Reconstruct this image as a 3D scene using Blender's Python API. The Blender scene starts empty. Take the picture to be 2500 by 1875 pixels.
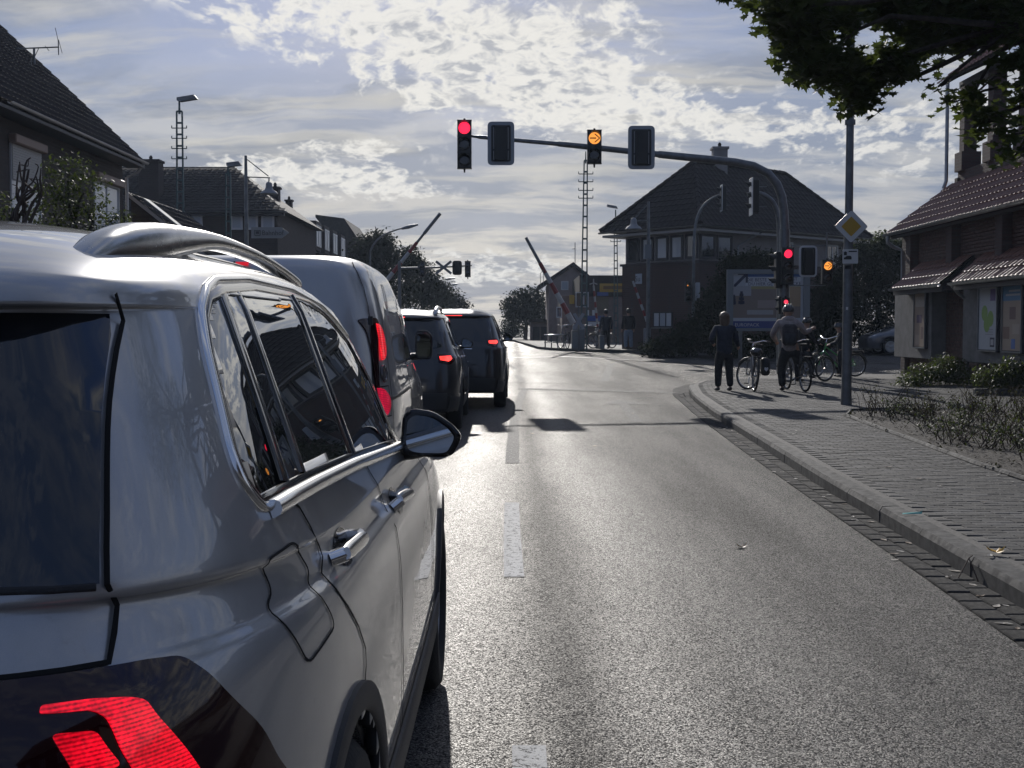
import bpy, bmesh, math, random
from mathutils import Vector, Matrix, noise
from mathutils.geometry import delaunay_2d_cdt
R = math.radians
rnd = random.Random(7)
sc = bpy.context.scene
col = sc.collection

# ------------------------------------------------------------------ camera
CAM_H, FPX, PITCH = 1.43, 3000.0, math.atan(137.5 / 3000.0)
cd = bpy.data.cameras.new("camera")
cd.sensor_width = 36.0
cd.lens = 36.0 * FPX / 2500.0
cd.clip_start, cd.clip_end = 0.05, 4000.0
cam = bpy.data.objects.new("camera", cd)
cam.location = (0, 0, CAM_H)
cam.rotation_euler = (math.pi / 2 - PITCH, 0, 0)
col.objects.link(cam)
sc.camera = cam

# ------------------------------------------------------------------ sun and sky
SUN_EL, SUN_AZ = R(24.5), R(-4.0)          # azimuth from +Y, negative to the left
sd = bpy.data.lights.new("sun", 'SUN')
sd.energy, sd.angle, sd.color = 3.8, R(0.55), (1.0, 0.955, 0.90)
sun = bpy.data.objects.new("sun", sd)
sdir = Vector((math.sin(SUN_AZ) * math.cos(SUN_EL), math.cos(SUN_AZ) * math.cos(SUN_EL), math.sin(SUN_EL)))
sun.rotation_euler = sdir.to_track_quat('Z', 'Y').to_euler()
sun.location = sdir * 60
col.objects.link(sun)

w = bpy.data.worlds.new("World")
sc.world = w
w.use_nodes = True
nt = w.node_tree
nt.nodes.clear()


class NG:
    """small node graph writer"""
    def __init__(s, nt): s.nt = nt
    def n(s, typ, ins=None, **kw):
        nd = s.nt.nodes.new(typ)
        for k, v in kw.items(): setattr(nd, k, v)
        for k, v in (ins or {}).items():
            sock = nd.inputs[k]
            if isinstance(v, bpy.types.NodeSocket): s.nt.links.new(v, sock)
            else:
                if isinstance(v, (tuple, list)) and len(v) == 3 and sock.type == 'RGBA': v = (*v, 1)
                sock.default_value = v
        return nd
    def m(s, op, a, b=0.0, c=0.0, clamp=False):
        nd = s.n('ShaderNodeMath', {0: a, 1: b, 2: c}, operation=op, use_clamp=clamp)
        return nd.outputs[0]
    def vm(s, op, a, b=(0, 0, 0)):
        return s.n('ShaderNodeVectorMath', {0: a, 1: b}, operation=op).outputs[0]
    def mix(s, f, a, b, blend='MIX'):
        nd = s.n('ShaderNodeMix', {'Factor': f}, data_type='RGBA', blend_type=blend)
        for k, v in ((6, a), (7, b)):
            if isinstance(v, bpy.types.NodeSocket): s.nt.links.new(v, nd.inputs[k])
            else: nd.inputs[k].default_value = (*v, 1) if len(v) == 3 else v
        return nd.outputs[2]
    def noise(s, vec, scale, detail=4, rough=.55, dist=0.0, out='Fac'):
        return s.n('ShaderNodeTexNoise', {'Vector': vec, 'Scale': scale, 'Detail': detail, 'Roughness': rough, 'Distortion': dist}).outputs[out]
    def ramp(s, f, a, b, c=0.0, d=1.0, smooth=True):
        nd = s.n('ShaderNodeMapRange', {0: f, 1: a, 2: b, 3: c, 4: d}, clamp=True)
        if smooth: nd.interpolation_type = 'SMOOTHSTEP'
        return nd.outputs[0]


g = NG(nt)
sky = g.n('ShaderNodeTexSky', sky_type='NISHITA', sun_disc=False, sun_elevation=SUN_EL, sun_rotation=SUN_AZ,
          air_density=1.0, dust_density=0.6, ozone_density=1.6, altitude=50)
tc = g.n('ShaderNodeTexCoord').outputs['Generated']
sx = g.n('ShaderNodeSeparateXYZ', {0: tc})
X, Y, Z = sx.outputs
zz = g.m('ADD', g.m('MAXIMUM', Z, -.1), 0.24)
cv = g.n('ShaderNodeCombineXYZ', {0: g.m('DIVIDE', X, zz), 1: g.m('DIVIDE', Y, zz), 2: 0.0}).outputs[0]
sunv = g.n('ShaderNodeVectorMath', {0: tc, 1: tuple(sdir)}, operation='DOT_PRODUCT').outputs['Value']
sunk = g.ramp(sunv, 0.75, 1.0)                      # brightening of cloud towards the sun
AZ = g.m('DIVIDE', X, g.m('MAXIMUM', g.m('ABSOLUTE', Y), 0.05))
front = g.ramp(Y, 0.0, 0.3)


def blob(a0, e0, ra, re):
    dx = g.m('DIVIDE', g.m('SUBTRACT', AZ, a0), ra)
    dz = g.m('DIVIDE', g.m('SUBTRACT', Z, e0), re)
    q = g.m('ADD', g.m('MULTIPLY', dx, dx), g.m('MULTIPLY', dz, dz))
    return g.m('MULTIPLY', g.m('POWER', 2.718, g.m('MULTIPLY', q, -1.0)), front)


def addm(*a):
    r = a[0]
    for b in a[1:]: r = g.m('ADD', r, b)
    return r


# puffy altocumulus: fine noise inside wide areas
wrp = g.vm('SCALE', g.vm('SUBTRACT', g.noise(cv, 3.0, 4, .6, out='Color'), (.5, .5, .5)))
nt.nodes[-1].inputs['Scale'].default_value = .14
cw = g.vm('ADD', cv, wrp)
cp = g.vm('MULTIPLY', cw, (1.0, .62, 1))
puff = g.noise(cp, 32.0, 9, .56, 0)
puff2 = g.noise(cp, 12.0, 8, .56, 0)
big = g.noise(cv, 1.3, 4, .55, .8)
area = addm(blob(-.125, .262, .085, .045), blob(-.03, .215, .085, .032), blob(.045, .190, .07, .022), g.m('MULTIPLY', blob(-.27, .262, .13, .013), .75), g.m('MULTIPLY', blob(-.21, .235, .03, .008), .5),
            g.m('MULTIPLY', blob(.11, .165, .12, .020), .62), g.m('MULTIPLY', blob(.30, .15, .12, .03), .45), g.m('MULTIPLY', blob(.06, .240, .05, .016), .45), g.m('MULTIPLY', blob(-.06, .178, .016, .006), .9),
            g.m('MULTIPLY', blob(-.17, .122, .075, .012), .95), g.m('MULTIPLY', blob(-.105, .110, .045, .008), .85), g.m('MULTIPLY', blob(-.13, .143, .05, .006), .6), g.m('MULTIPLY', blob(-.03, .052, .10, .010), .5), g.m('MULTIPLY', blob(-.03, .040, .035, .006), .5),
            g.m('MULTIPLY', g.ramp(big, .45, .62), g.m('SUBTRACT', .55, g.m('MULTIPLY', front, .47))))
pf = g.m('ADD', g.m('MULTIPLY', puff, .50), g.m('MULTIPLY', puff2, .50))
den = g.m('ADD', pf, g.m('MULTIPLY', area, .20))
cloudB = g.m('MULTIPLY', g.ramp(den, .545, .675), g.ramp(area, .03, .30))
core = g.m('MULTIPLY', g.ramp(den, .66, .80), g.ramp(g.noise(g.vm('ADD', cw, (.012, -.03, 0)), 26.0, 5, .55), .42, .60))                        # thick parts are grey beneath
# streaky veil
st = g.vm('MULTIPLY', cw, (0.55, 1.25, 1))
veiln = g.noise(st, 4.2, 9, .60, .15)
veil2 = g.noise(st, 1.1, 5, .6, .2)
veil = g.ramp(g.m('ADD', g.m('MULTIPLY', veiln, .55), g.m('MULTIPLY', veil2, .45)), .38, .60)
lowb = g.ramp(Z, .27, .13)                          # veil is closed lower down
veil = g.m('MULTIPLY', g.m('MAXIMUM', veil, g.m('MULTIPLY', lowb, .75)), .92)
hole = addm(g.m('MULTIPLY', blob(-.23, .230, .09, .035), 1.4), g.m('MULTIPLY', blob(-.06, .262, .05, .02), .8), g.m('MULTIPLY', blob(-.20, .25, .05, .02), .9), g.m('MULTIPLY', blob(.04, .272, .16, .014), .9), g.m('MULTIPLY', blob(.18, .235, .06, .025), .7),
            g.m('MULTIPLY', blob(-.045, .172, .05, .010), .6), g.m('MULTIPLY', blob(-.02, .085, .05, .010), .5), g.m('MULTIPLY', blob(-.30, .105, .06, .015), .5))
veil = g.m('MULTIPLY', veil, g.m('SUBTRACT', 1.0, g.m('MULTIPLY', g.m('MINIMUM', hole, 1.0), .88)))
streak = g.ramp(g.noise(g.vm('MULTIPLY', cw, (.32, 2.0, 1)), 4.5, 8, .58, .15), .52, .66)

skyc = g.mix(.72, sky.outputs[0], (.85, 1.45, 3.6))
skyc = g.mix(g.ramp(Z, .0, .16, .75, .0), skyc, (2.8, 3.1, 3.8))
vshade = g.ramp(g.m('ADD', g.m('MULTIPLY', g.noise(g.vm('MULTIPLY', cw, (.7, 1.6, 1)), 4.0, 9, .58, .15), .75), g.m('MULTIPLY', g.noise(cw, 1.6, 4, .6), .25)), .435, .61)
veilc = g.mix(vshade, (1.45, 1.9, 2.9), (5.6, 5.5, 5.2))
veilc = g.mix(g.m('MULTIPLY', sunk, .35), veilc, (6.4, 6.2, 5.7))
glow = blob(-.03, .045, .16, .06)
warm = g.m('MULTIPLY', g.ramp(Z, .17, .03), front)
veilc = g.mix(g.m('MULTIPLY', warm, g.m('MULTIPLY', vshade, .75)), veilc, (6.0, 5.5, 4.9))
c1 = g.mix(veil, skyc, veilc)
c1 = g.mix(g.m('MULTIPLY', streak, g.m('SUBTRACT', .55, g.m('MULTIPLY', g.ramp(Z, .22, .28), .3))), c1, (6.3, 6.1, 5.6))
c1 = g.mix(g.m('MULTIPLY', glow, g.ramp(vshade, .1, .9, .10, .55)), c1, (8.2, 7.8, 7.0))
cbl = g.mix(sunk, (5.6, 5.7, 5.9), (8.8, 8.6, 8.1))
cb = g.mix(g.m('MULTIPLY', core, .85), cbl, (4.0, 4.2, 4.7))
c2 = g.mix(g.m('MULTIPLY', cloudB, .93), c1, cb)
below = g.ramp(Z, -.06, -.005)
c3 = g.mix(below, (1.1, 1.1, 1.15), c2)
back = g.ramp(Y, .25, -.35)                          # the side of the sky away from the sun is darker
c3 = g.mix(g.m('MULTIPLY', back, .8), c3, (.85, 1.3, 2.5))
bg = g.n('ShaderNodeBackground', {'Color': c3, 'Strength': 0.1})
ow = g.n('ShaderNodeOutputWorld', {0: bg.outputs[0]})

sc.view_settings.view_transform = 'Standard'
sc.view_settings.look = 'None'
sc.view_settings.exposure = 0.0
sc.view_settings.gamma = 1.0
sc.view_settings.use_curve_mapping = False
sc.render.engine = 'CYCLES'
sc.cycles.max_bounces = 6
sc.cycles.glossy_bounces = 4
sc.cycles.transparent_max_bounces = 8
sc.cycles.sample_clamp_indirect = 4.0
sc.cycles.use_denoising = True


# ------------------------------------------------------------------ helpers
def hsv(c, k): return tuple(max(0, v * k) for v in c)


_mats = {}


def mat(name, color, rough=.6, metal=0.0, coat=0.0, coat_rough=.03, spec=.5, var=None, bump=None, emit=None, estr=1.0, alpha=1.0, trans=None):
    """var=(scale, amount)  bump=(scale, distance)"""
    if name in _mats: return _mats[name]
    m = bpy.data.materials.new(name)
    m.use_nodes = True
    nt = m.node_tree
    b = nt.nodes['Principled BSDF']
    g = NG(nt)
    b.inputs['Roughness'].default_value = rough
    b.inputs['Metallic'].default_value = metal
    b.inputs['Coat Weight'].default_value = coat
    b.inputs['Coat Roughness'].default_value = coat_rough
    b.inputs['Specular IOR Level'].default_value = spec
    b.inputs['Base Color'].default_value = (*color, 1)
    tc = g.n('ShaderNodeTexCoord').outputs['Object']
    if var:
        f = g.ramp(g.noise(tc, var[0], 5, .6), .3, .7)
        c = g.mix(f, hsv(color, 1 - var[1]), hsv(color, 1 + var[1]))
        nt.links.new(c, b.inputs['Base Color'])
        f2 = g.ramp(g.noise(tc, var[0] * 2.3, 4, .6), .3, .7, max(.02, rough * .85), min(1, rough * 1.15))
        nt.links.new(f2, b.inputs['Roughness'])
    if bump:
        bn = g.n('ShaderNodeBump', {'Height': g.noise(tc, bump[0], 4, .6), 'Distance': bump[1], 'Strength': 1.0})
        nt.links.new(bn.outputs[0], b.inputs['Normal'])
    if emit:
        b.inputs['Emission Color'].default_value = (*emit, 1)
        b.inputs['Emission Strength'].default_value = estr
    if trans:
        b.inputs['Transmission Weight'].default_value = trans
    _mats[name] = m
    return m


def glass(name, tint, refl_boost=1.0, rough=0.0):
    """thin pane: fresnel reflection over tinted transparency"""
    if name in _mats: return _mats[name]
    m = bpy.data.materials.new(name)
    m.use_nodes = True
    nt = m.node_tree
    nt.nodes.clear()
    g = NG(nt)
    gl = g.n('ShaderNodeBsdfGlossy', {'Color': (1, 1, 1), 'Roughness': rough})
    tr = g.n('ShaderNodeBsdfTransparent', {'Color': tint})
    fr = g.n('ShaderNodeFresnel', {'IOR': 1.5})
    k = g.m('MULTIPLY', fr.outputs[0], 1.6 * refl_boost, clamp=True)
    mx = g.n('ShaderNodeMixShader', {0: k, 1: tr.outputs[0], 2: gl.outputs[0]})
    g.n('ShaderNodeOutputMaterial', {0: mx.outputs[0]})
    _mats[name] = m
    return m


def smooth01(t):
    t = max(0.0, min(1.0, t))
    return t * t * (3 - 2 * t)


def G(x, y):
    """height of the carriageway: level at the camera, rising a little to the railway crossing"""
    return 0.38 * smooth01((y - 24) / 30.0)


def at(px, py, Yd):
    """world point seen at photograph pixel (px, py) at distance Yd"""
    a = (px - 1250) / FPX
    b = (937.5 - py) / FPX
    dx, dy, dz = a, math.cos(PITCH) + b * math.sin(PITCH), -math.sin(PITCH) + b * math.cos(PITCH)
    k = Yd / dy
    return Vector((dx * k, Yd, CAM_H + dz * k))


def tag(o, label=None, cat=None, group=None, kind=None):
    if label: o['label'] = label
    if cat: o['category'] = cat
    if group: o['group'] = group
    if kind: o['kind'] = kind
    return o


def empty(name, loc, rz=0.0, label=None, cat=None, group=None, parent=None):
    o = bpy.data.objects.new(name, None)
    o.empty_display_size = .2
    o.location = loc
    o.rotation_euler = (0, 0, rz)
    col.objects.link(o)
    if parent: o.parent = parent
    return tag(o, label, cat, group)


def frame(d):
    d = Vector(d).normalized()
    u = Vector((0, 0, 1)) if abs(d.z) < .95 else Vector((1, 0, 0))
    a = d.cross(u).normalized()
    return a, a.cross(d).normalized()


class MB:
    def __init__(s): s.v = []; s.f = []; s.mi = []
    def add(s, vs, fs, mi=0):
        k = len(s.v)
        s.v += [tuple(p) for p in vs]
        s.f += [tuple(i + k for i in f) for f in fs]
        s.mi += [mi] * len(fs)
        return s
    def box(s, c, d, rz=0.0, mi=0, M=None, ch=0.0):
        """ch: chamfer of the upright and top edges"""
        hx, hy, hz = d[0] / 2, d[1] / 2, d[2] / 2
        if ch > 0:
            e = min(ch, hx * .8, hy * .8, hz * .8)
            vs, fs = [], []
            for z, k in ((-hz, e), (-hz + e, 0), (hz - e, 0), (hz, e)):
                x, y = hx - k, hy - k
                vs += [(-x + (0 if k else e), -y, z), (x - (0 if k else e), -y, z), (x, -y + (0 if k else e), z), (x, y - (0 if k else e), z),
                       (x - (0 if k else e), y, z), (-x + (0 if k else e), y, z), (-x, y - (0 if k else e), z), (-x, -y + (0 if k else e), z)]
            for r in range(3):
                for i in range(8):
                    fs.append((r * 8 + i, r * 8 + (i + 1) % 8, r * 8 + 8 + (i + 1) % 8, r * 8 + 8 + i))
            fs.append(tuple(range(7, -1, -1)))
            fs.append(tuple(range(24, 32)))
        else:
            vs = [(-hx, -hy, -hz), (hx, -hy, -hz), (hx, hy, -hz), (-hx, hy, -hz), (-hx, -hy, hz), (hx, -hy, hz), (hx, hy, hz), (-hx, hy, hz)]
            fs = [(0, 3, 2, 1), (4, 5, 6, 7), (0, 1, 5, 4), (1, 2, 6, 5), (2, 3, 7, 6), (3, 0, 4, 7)]
        if M is None: M = Matrix.Rotation(rz, 4, 'Z')
        c = Vector(c)
        return s.add([(M @ Vector(p)) + c for p in vs], fs, mi)
    def tube(s, path, r, n=8, cap=True, mi=0, closed=False):
        path = [Vector(p) for p in path]
        rs = r if isinstance(r, (list, tuple)) else [r] * len(path)
        k0 = len(path)
        vs, fs = [], []
        a = b = None
        for i, p in enumerate(path):
            if closed: d = path[(i + 1) % k0] - path[i - 1]
            else: d = path[min(i + 1, k0 - 1)] - path[max(i - 1, 0)]
            if d.length < 1e-9: d = Vector((0, 0, 1))
            d.normalize()
            if a is None: a, b = frame(d)
            else:
                a = (a - d * a.dot(d))
                if a.length < 1e-6: a, b = frame(d)
                a.normalize()
                b = a.cross(d)
            for j in range(n):
                t = 2 * math.pi * j / n
                vs.append(p + a * (rs[i] * math.cos(t)) + b * (rs[i] * math.sin(t)))
        for i in range(k0 if closed else k0 - 1):
            i2 = (i + 1) % k0
            for j in range(n):
                fs.append((i * n + j, i * n + (j + 1) % n, i2 * n + (j + 1) % n, i2 * n + j))
        if cap and not closed:
            fs.append(tuple(range(n - 1, -1, -1)))
            fs.append(tuple((k0 - 1) * n + j for j in range(n)))
        return s.add(vs, fs, mi)
    def cyl(s, p0, p1, r0, r1=None, n=12, mi=0): return s.tube([p0, p1], [r0, r0 if r1 is None else r1], n, mi=mi)
    def lathe(s, c, prof, n=20, axis=(0, 0, 1), mi=0):
        """prof: (radius, height along axis)"""
        ax = Vector(axis).normalized()
        a, b = frame(ax)
        c = Vector(c)
        vs, fs = [], []
        for r, h in prof:
            for j in range(n):
                t = 2 * math.pi * j / n
                vs.append(c + ax * h + a * (r * math.cos(t)) + b * (r * math.sin(t)))
        for i in range(len(prof) - 1):
            for j in range(n):
                fs.append((i * n + j, i * n + (j + 1) % n, (i + 1) * n + (j + 1) % n, (i + 1) * n + j))
        fs.append(tuple(range(n - 1, -1, -1)))
        fs.append(tuple((len(prof) - 1) * n + j for j in range(n)))
        return s.add(vs, fs, mi)
    def torus(s, c, Rr, r, axis=(1, 0, 0), n=28, m=8, mi=0):
        ax = Vector(axis).normalized()
        a, b = frame(ax)
        c = Vector(c)
        return s.tube([c + a * (Rr * math.cos(2 * math.pi * i / n)) + b * (Rr * math.sin(2 * math.pi * i / n)) for i in range(n)], r, m, closed=True, mi=mi)
    def prism(s, poly, o, u, v, depth, mi=0):
        """poly in the (u, v) plane at o, pushed along u x v by depth"""
        o, u, v = Vector(o), Vector(u), Vector(v)
        nn = u.cross(v).normalized() * depth
        k = len(poly)
        vs = [o + u * a + v * b for a, b in poly] + [o + u * a + v * b + nn for a, b in poly]
        fs = [tuple(range(k - 1, -1, -1)), tuple(range(k, 2 * k))] + [(i, (i + 1) % k, k + (i + 1) % k, k + i) for i in range(k)]
        return s.add(vs, fs, mi)
    def quad(s, a, b, c, d, mi=0): return s.add([a, b, c, d], [(0, 1, 2, 3)], mi)
    def sphere(s, c, r, n=12, m=8, sc_=(1, 1, 1), mi=0):
        vs, fs = [], []
        for i in range(m + 1):
            th = math.pi * i / m
            for j in range(n):
                ph = 2 * math.pi * j / n
                vs.append((c[0] + r * sc_[0] * math.sin(th) * math.cos(ph), c[1] + r * sc_[1] * math.sin(th) * math.sin(ph), c[2] + r * sc_[2] * math.cos(th)))
        for i in range(m):
            for j in range(n):
                fs.append((i * n + j, (i + 1) * n + j, (i + 1) * n + (j + 1) % n, i * n + (j + 1) % n))
        return s.add(vs, fs, mi)
    def mesh(s, name, mats, off=None, smooth=False, fix=False):
        me = bpy.data.meshes.new(name)
        vs = s.v
        if off is not None and (off[0] or off[1] or off[2]): vs = [(a - off[0], b - off[1], c - off[2]) for a, b, c in vs]
        me.from_pydata(vs, [], s.f)
        for m in (mats if isinstance(mats, (list, tuple)) else [mats]): me.materials.append(m)
        if any(s.mi): me.polygons.foreach_set('material_index', s.mi)
        if fix:
            bm = bmesh.new(); bm.from_mesh(me); bmesh.ops.recalc_face_normals(bm, faces=bm.faces); bm.to_mesh(me); bm.free()
        if smooth:
            if smooth is True: me.shade_smooth()
            else:
                me.shade_smooth()
                me.set_sharp_from_angle(angle=R(smooth))
        me.update()
        return me
    def build(s, name, mats, parent=None, local=False, smooth=False, loc=None, fix=True, **tg):
        """vertices are in world coordinates unless local; the object is put at its parent's origin (or at loc)"""
        off = None
        if not local:
            if parent is not None:
                p, q = parent, Vector((0, 0, 0))
                while p is not None: q += p.location; p = p.parent
                off = q
            elif loc is not None: off = Vector(loc)
        me = s.mesh(name, mats, off, smooth, fix)
        o = bpy.data.objects.new(name, me)
        if loc is not None and parent is None: o.location = loc
        col.objects.link(o)
        if parent is not None: o.parent = parent
        return tag(o, **tg)


def copy_tree(o, parent=None):
    c = o.copy()
    col.objects.link(c)
    if parent is not None: c.parent = parent
    for ch in list(o.children): copy_tree(ch, c)
    return c


def inst(name, me, loc, rot, scale, parent, **tg):
    o = bpy.data.objects.new(name, me)
    o.location, o.rotation_euler, o.scale = loc, rot, scale
    col.objects.link(o)
    if parent is not None: o.parent = parent
    return tag(o, **tg)


def text_obj(name, s, size, loc, rot, m, parent, extrude=.002, align='LEFT'):
    cu = bpy.data.curves.new(name, 'FONT')
    cu.body, cu.size, cu.extrude, cu.align_x = s, size, extrude, align
    cu.resolution_u = 2
    o = bpy.data.objects.new(name, cu)
    col.objects.link(o)
    dg = bpy.context.evaluated_depsgraph_get()
    me = bpy.data.meshes.new_from_object(o.evaluated_get(dg))
    bpy.data.objects.remove(o)
    bpy.data.curves.remove(cu)
    me.name = name
    me.materials.clear()
    me.materials.append(m)
    o = bpy.data.objects.new(name, me)
    o.location, o.rotation_euler = loc, rot
    col.objects.link(o)
    o.parent = parent
    return o

# ------------------------------------------------------------------ ground, carriageway, pavements
def asphalt_mat():
    m = bpy.data.materials.new("asphalt")
    m.use_nodes = True
    nt = m.node_tree
    b = nt.nodes['Principled BSDF']
    g = NG(nt)
    tc = g.n('ShaderNodeTexCoord').outputs['Object']
    v1 = g.n('ShaderNodeTexVoronoi', {'Vector': tc, 'Scale': 160.0, 'Randomness': 1.0})
    v2 = g.n('ShaderNodeTexVoronoi', {'Vector': tc, 'Scale': 42.0, 'Randomness': 1.0})
    n1 = g.noise(tc, 1.1, 5, .6)
    n2 = g.noise(g.vm('MULTIPLY', tc, (1.0, .12, 1)), 1.3, 4, .6)
    n3 = g.noise(tc, 160, 3, .7)
    sep = g.n('ShaderNodeSeparateXYZ', {0: tc})
    stone = g.mix(g.n('ShaderNodeSeparateColor', {0: v1.outputs['Color']}).outputs[0], (.012, .012, .013), (.080, .078, .076))
    c = g.mix(g.m('MULTIPLY', g.ramp(n1, .3, .7), .5), stone, (.04, .04, .041))
    c = g.mix(g.m('MULTIPLY', g.ramp(n2, .35, .65), .45), c, (.022, .022, .023))
    nt.links.new(c, b.inputs['Base Color'])
    h = g.m('ADD', g.m('MULTIPLY', v1.outputs['Distance'], -.9), g.m('ADD', g.m('MULTIPLY', v2.outputs['Distance'], -.5), g.m('MULTIPLY', n3, .9)))
    # every stone of the surface lies at its own tilt
    tilt = g.vm('MULTIPLY', g.vm('SUBTRACT', v1.outputs['Color'], (.5, .5, .5)), (.66, .66, 0))
    tilt2 = g.vm('MULTIPLY', g.vm('SUBTRACT', v2.outputs['Color'], (.5, .5, .5)), (.25, .25, 0))
    bn = g.n('ShaderNodeBump', {'Height': h, 'Distance': .006, 'Strength': 1.0})
    nn = g.vm('NORMALIZE', g.vm('ADD', g.vm('ADD', bn.outputs[0], tilt), tilt2))
    nt.links.new(nn, b.inputs['Normal'])
    b.inputs['Specular IOR Level'].default_value = 0.0
    b.inputs['IOR'].default_value = 1.0
    fr = g.n('ShaderNodeFresnel', {'IOR': 1.42, 'Normal': nn})
    k = g.m('MULTIPLY', g.m('MINIMUM', fr.outputs[0], .125), g.ramp(n2, .3, .7, 1.15, .80))   # sealed in its own pores the surface never mirrors fully
    k = g.m('MULTIPLY', k, g.ramp(g.n('ShaderNodeSeparateColor', {0: v1.outputs['Color']}).outputs[2], .15, .95, .30, 2.1))   # random gloss per stone stands in for micro-occlusion and glints
    xw = g.m('ADD', sep.outputs[0], g.m('MULTIPLY', g.m('SUBTRACT', g.noise(g.vm('MULTIPLY', tc, (1, .25, 1)), .9, 4, .6), .5), .35))
    def hump(c_, w_):
        q = g.m('DIVIDE', g.m('SUBTRACT', xw, c_), w_)
        return g.m('POWER', 2.718, g.m('MULTIPLY', g.m('MULTIPLY', q, q), -1.0))
    trk = g.m('ADD', g.m('ADD', .80, g.m('MULTIPLY', hump(-.40, .36), .35)), g.m('ADD', g.m('MULTIPLY', hump(.62, .22), .22), g.m('ADD', g.m('MULTIPLY', hump(.24, .15), -.30), g.m('MULTIPLY', g.ramp(xw, .85, 1.7), -.22))))
    k = g.m('MULTIPLY', k, trk)                      # polished wheel tracks, dull strips between and towards the gutter
    gl = g.n('ShaderNodeBsdfGlossy', {'Color': (1, .99, .97), 'Normal': nn})
    mx = g.n('ShaderNodeMixShader', {0: k, 1: b.outputs[0], 2: gl.outputs[0]})
    nt.links.new(mx.outputs[0], nt.nodes['Material Output'].inputs['Surface'])
    rr = g.ramp(g.m('ADD', g.m('MULTIPLY', n2, .6), g.m('MULTIPLY', n1, .4)), .35, .65, .33, .42)
    nt.links.new(rr, b.inputs['Roughness'])
    nt.links.new(rr, gl.inputs['Roughness'])
    return m


M_ASPH = asphalt_mat()
M_CONC = mat("kerb_concrete", (.085, .083, .080), .8, spec=.15, var=(9, .25), bump=(140, .004))
M_PAVE = mat("paver_concrete", (.085, .083, .080), .75, spec=.15, var=(11, .28), bump=(170, .004))
M_PAVE2 = mat("paver_concrete_dark", (.066, .064, .062), .75, spec=.15, var=(11, .28), bump=(170, .004))
M_PAVE3 = mat("paver_concrete_light", (.110, .107, .104), .75, spec=.15, var=(11, .25), bump=(170, .004))
M_JOINT = mat("joint_sand", (.085, .080, .073), .9, var=(30, .3))
M_GUT = mat("gutter_brick", (.038, .037, .036), .9, spec=.15, var=(13, .3), bump=(150, .005))
M_SOIL = mat("soil", (.035, .028, .022), .9, var=(12, .4), bump=(40, .03))
M_PAINT = mat("road_paint", (.62, .62, .60), .55, var=(35, .28), bump=(140, .004))
M_GRASS = mat("grass", (.05, .065, .025), .8, var=(8, .4), bump=(60, .03))
M_GROUND = mat("ground_earth", (.07, .066, .055), .85, var=(2, .35), bump=(12, .05))


def lerp_tab(tab, y):
    if y <= tab[0][0]: return tab[0][1]
    for (a, b), (c, d) in zip(tab, tab[1:]):
        if y <= c: return b + (d - b) * (y - a) / (c - a)
    return tab[-1][1]


KERB = [(-6, 2.30), (0, 2.42), (6.28, 2.61), (7.53, 2.65), (11.17, 2.79), (14.7, 2.99), (19.95, 3.26), (24.5, 3.60), (27.2, 3.92)]   # face of the kerb
EDGE = [(-6, 1.95), (0, 2.08), (5.49, 2.28), (6.78, 2.35), (9.49, 2.46), (14.7, 2.70), (19.95, 2.99), (26.2, 3.42), (28.2, 3.70)]  # edge of the asphalt


def grid_sheet(name, xs_of, ys, nx, zoff, m, zfun=G, **tg):
    mb = MB()
    vs, fs = [], []
    for y in ys:
        a, b = xs_of(y)
        for i in range(nx + 1):
            x = a + (b - a) * i / nx
            vs.append((x, y, zfun(x, y) + zoff))
    for j in range(len(ys) - 1):
        for i in range(nx):
            k = j * (nx + 1) + i
            fs.append((k, k + 1, k + nx + 2, k + nx + 1))
    mb.add(vs, fs)
    return mb.build(name, m, smooth=True, fix=False, **tg)


ys_all = [-30, -20, -12, -6] + [i * 2 for i in range(0, 45)] + [95, 110, 140, 200, 300, 500, 900, 1600, 2600]
grid_sheet("ground", lambda y: (-1500 if y > 90 or y < -10 else -120, 1500 if y > 90 or y < -10 else 120), ys_all, 24, -.16, M_GROUND, kind='structure')

# the asphalt: our street, widening into the side road on the right, narrowing again past the crossing
def road_x(y):
    l = -3.35
    r = lerp_tab(EDGE + [(28.5, 3.78)], y)
    return l, r


ysr = [-28, -20, -12, -6] + [i for i in range(0, 29)]
grid_sheet("road", road_x, ysr, 10, 0.0, M_ASPH, kind='structure')


def junc_x(y):
    l = -3.35 if y < 30 or y > 50 else -3.35
    return l, 90.0 if y >= 33.2 else lerp_tab([(28, 3.72), (29.5, 4.15), (31, 5.0), (32.2, 6.3), (33.0, 8.6), (33.2, 11)], y)


ysj = [28, 28.7, 29.5, 30.2, 31, 31.6, 32.2, 32.7, 33.0, 33.2, 33.21] + [34 + i for i in range(0, 17)] + [50.5]
grid_sheet("junction", junc_x, ysj, 24, 0.0, M_ASPH, kind='structure')


def far_x(y):
    r = lerp_tab([(50.5, 8.5), (52, 3.9), (56, 1.9), (60, 1.25), (92, .15), (130, -2.5), (200, -10), (300, -26)], y)
    return r - lerp_tab([(50.5, 12), (56, 7.2), (60, 7.0), (300, 7.0)], y), r


grid_sheet("far_road", far_x, [50.5, 51, 52, 54, 56, 58, 60, 65, 70, 80, 92, 110, 130, 160, 200, 250, 300], 8, 0.0, M_ASPH, kind='structure')

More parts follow.
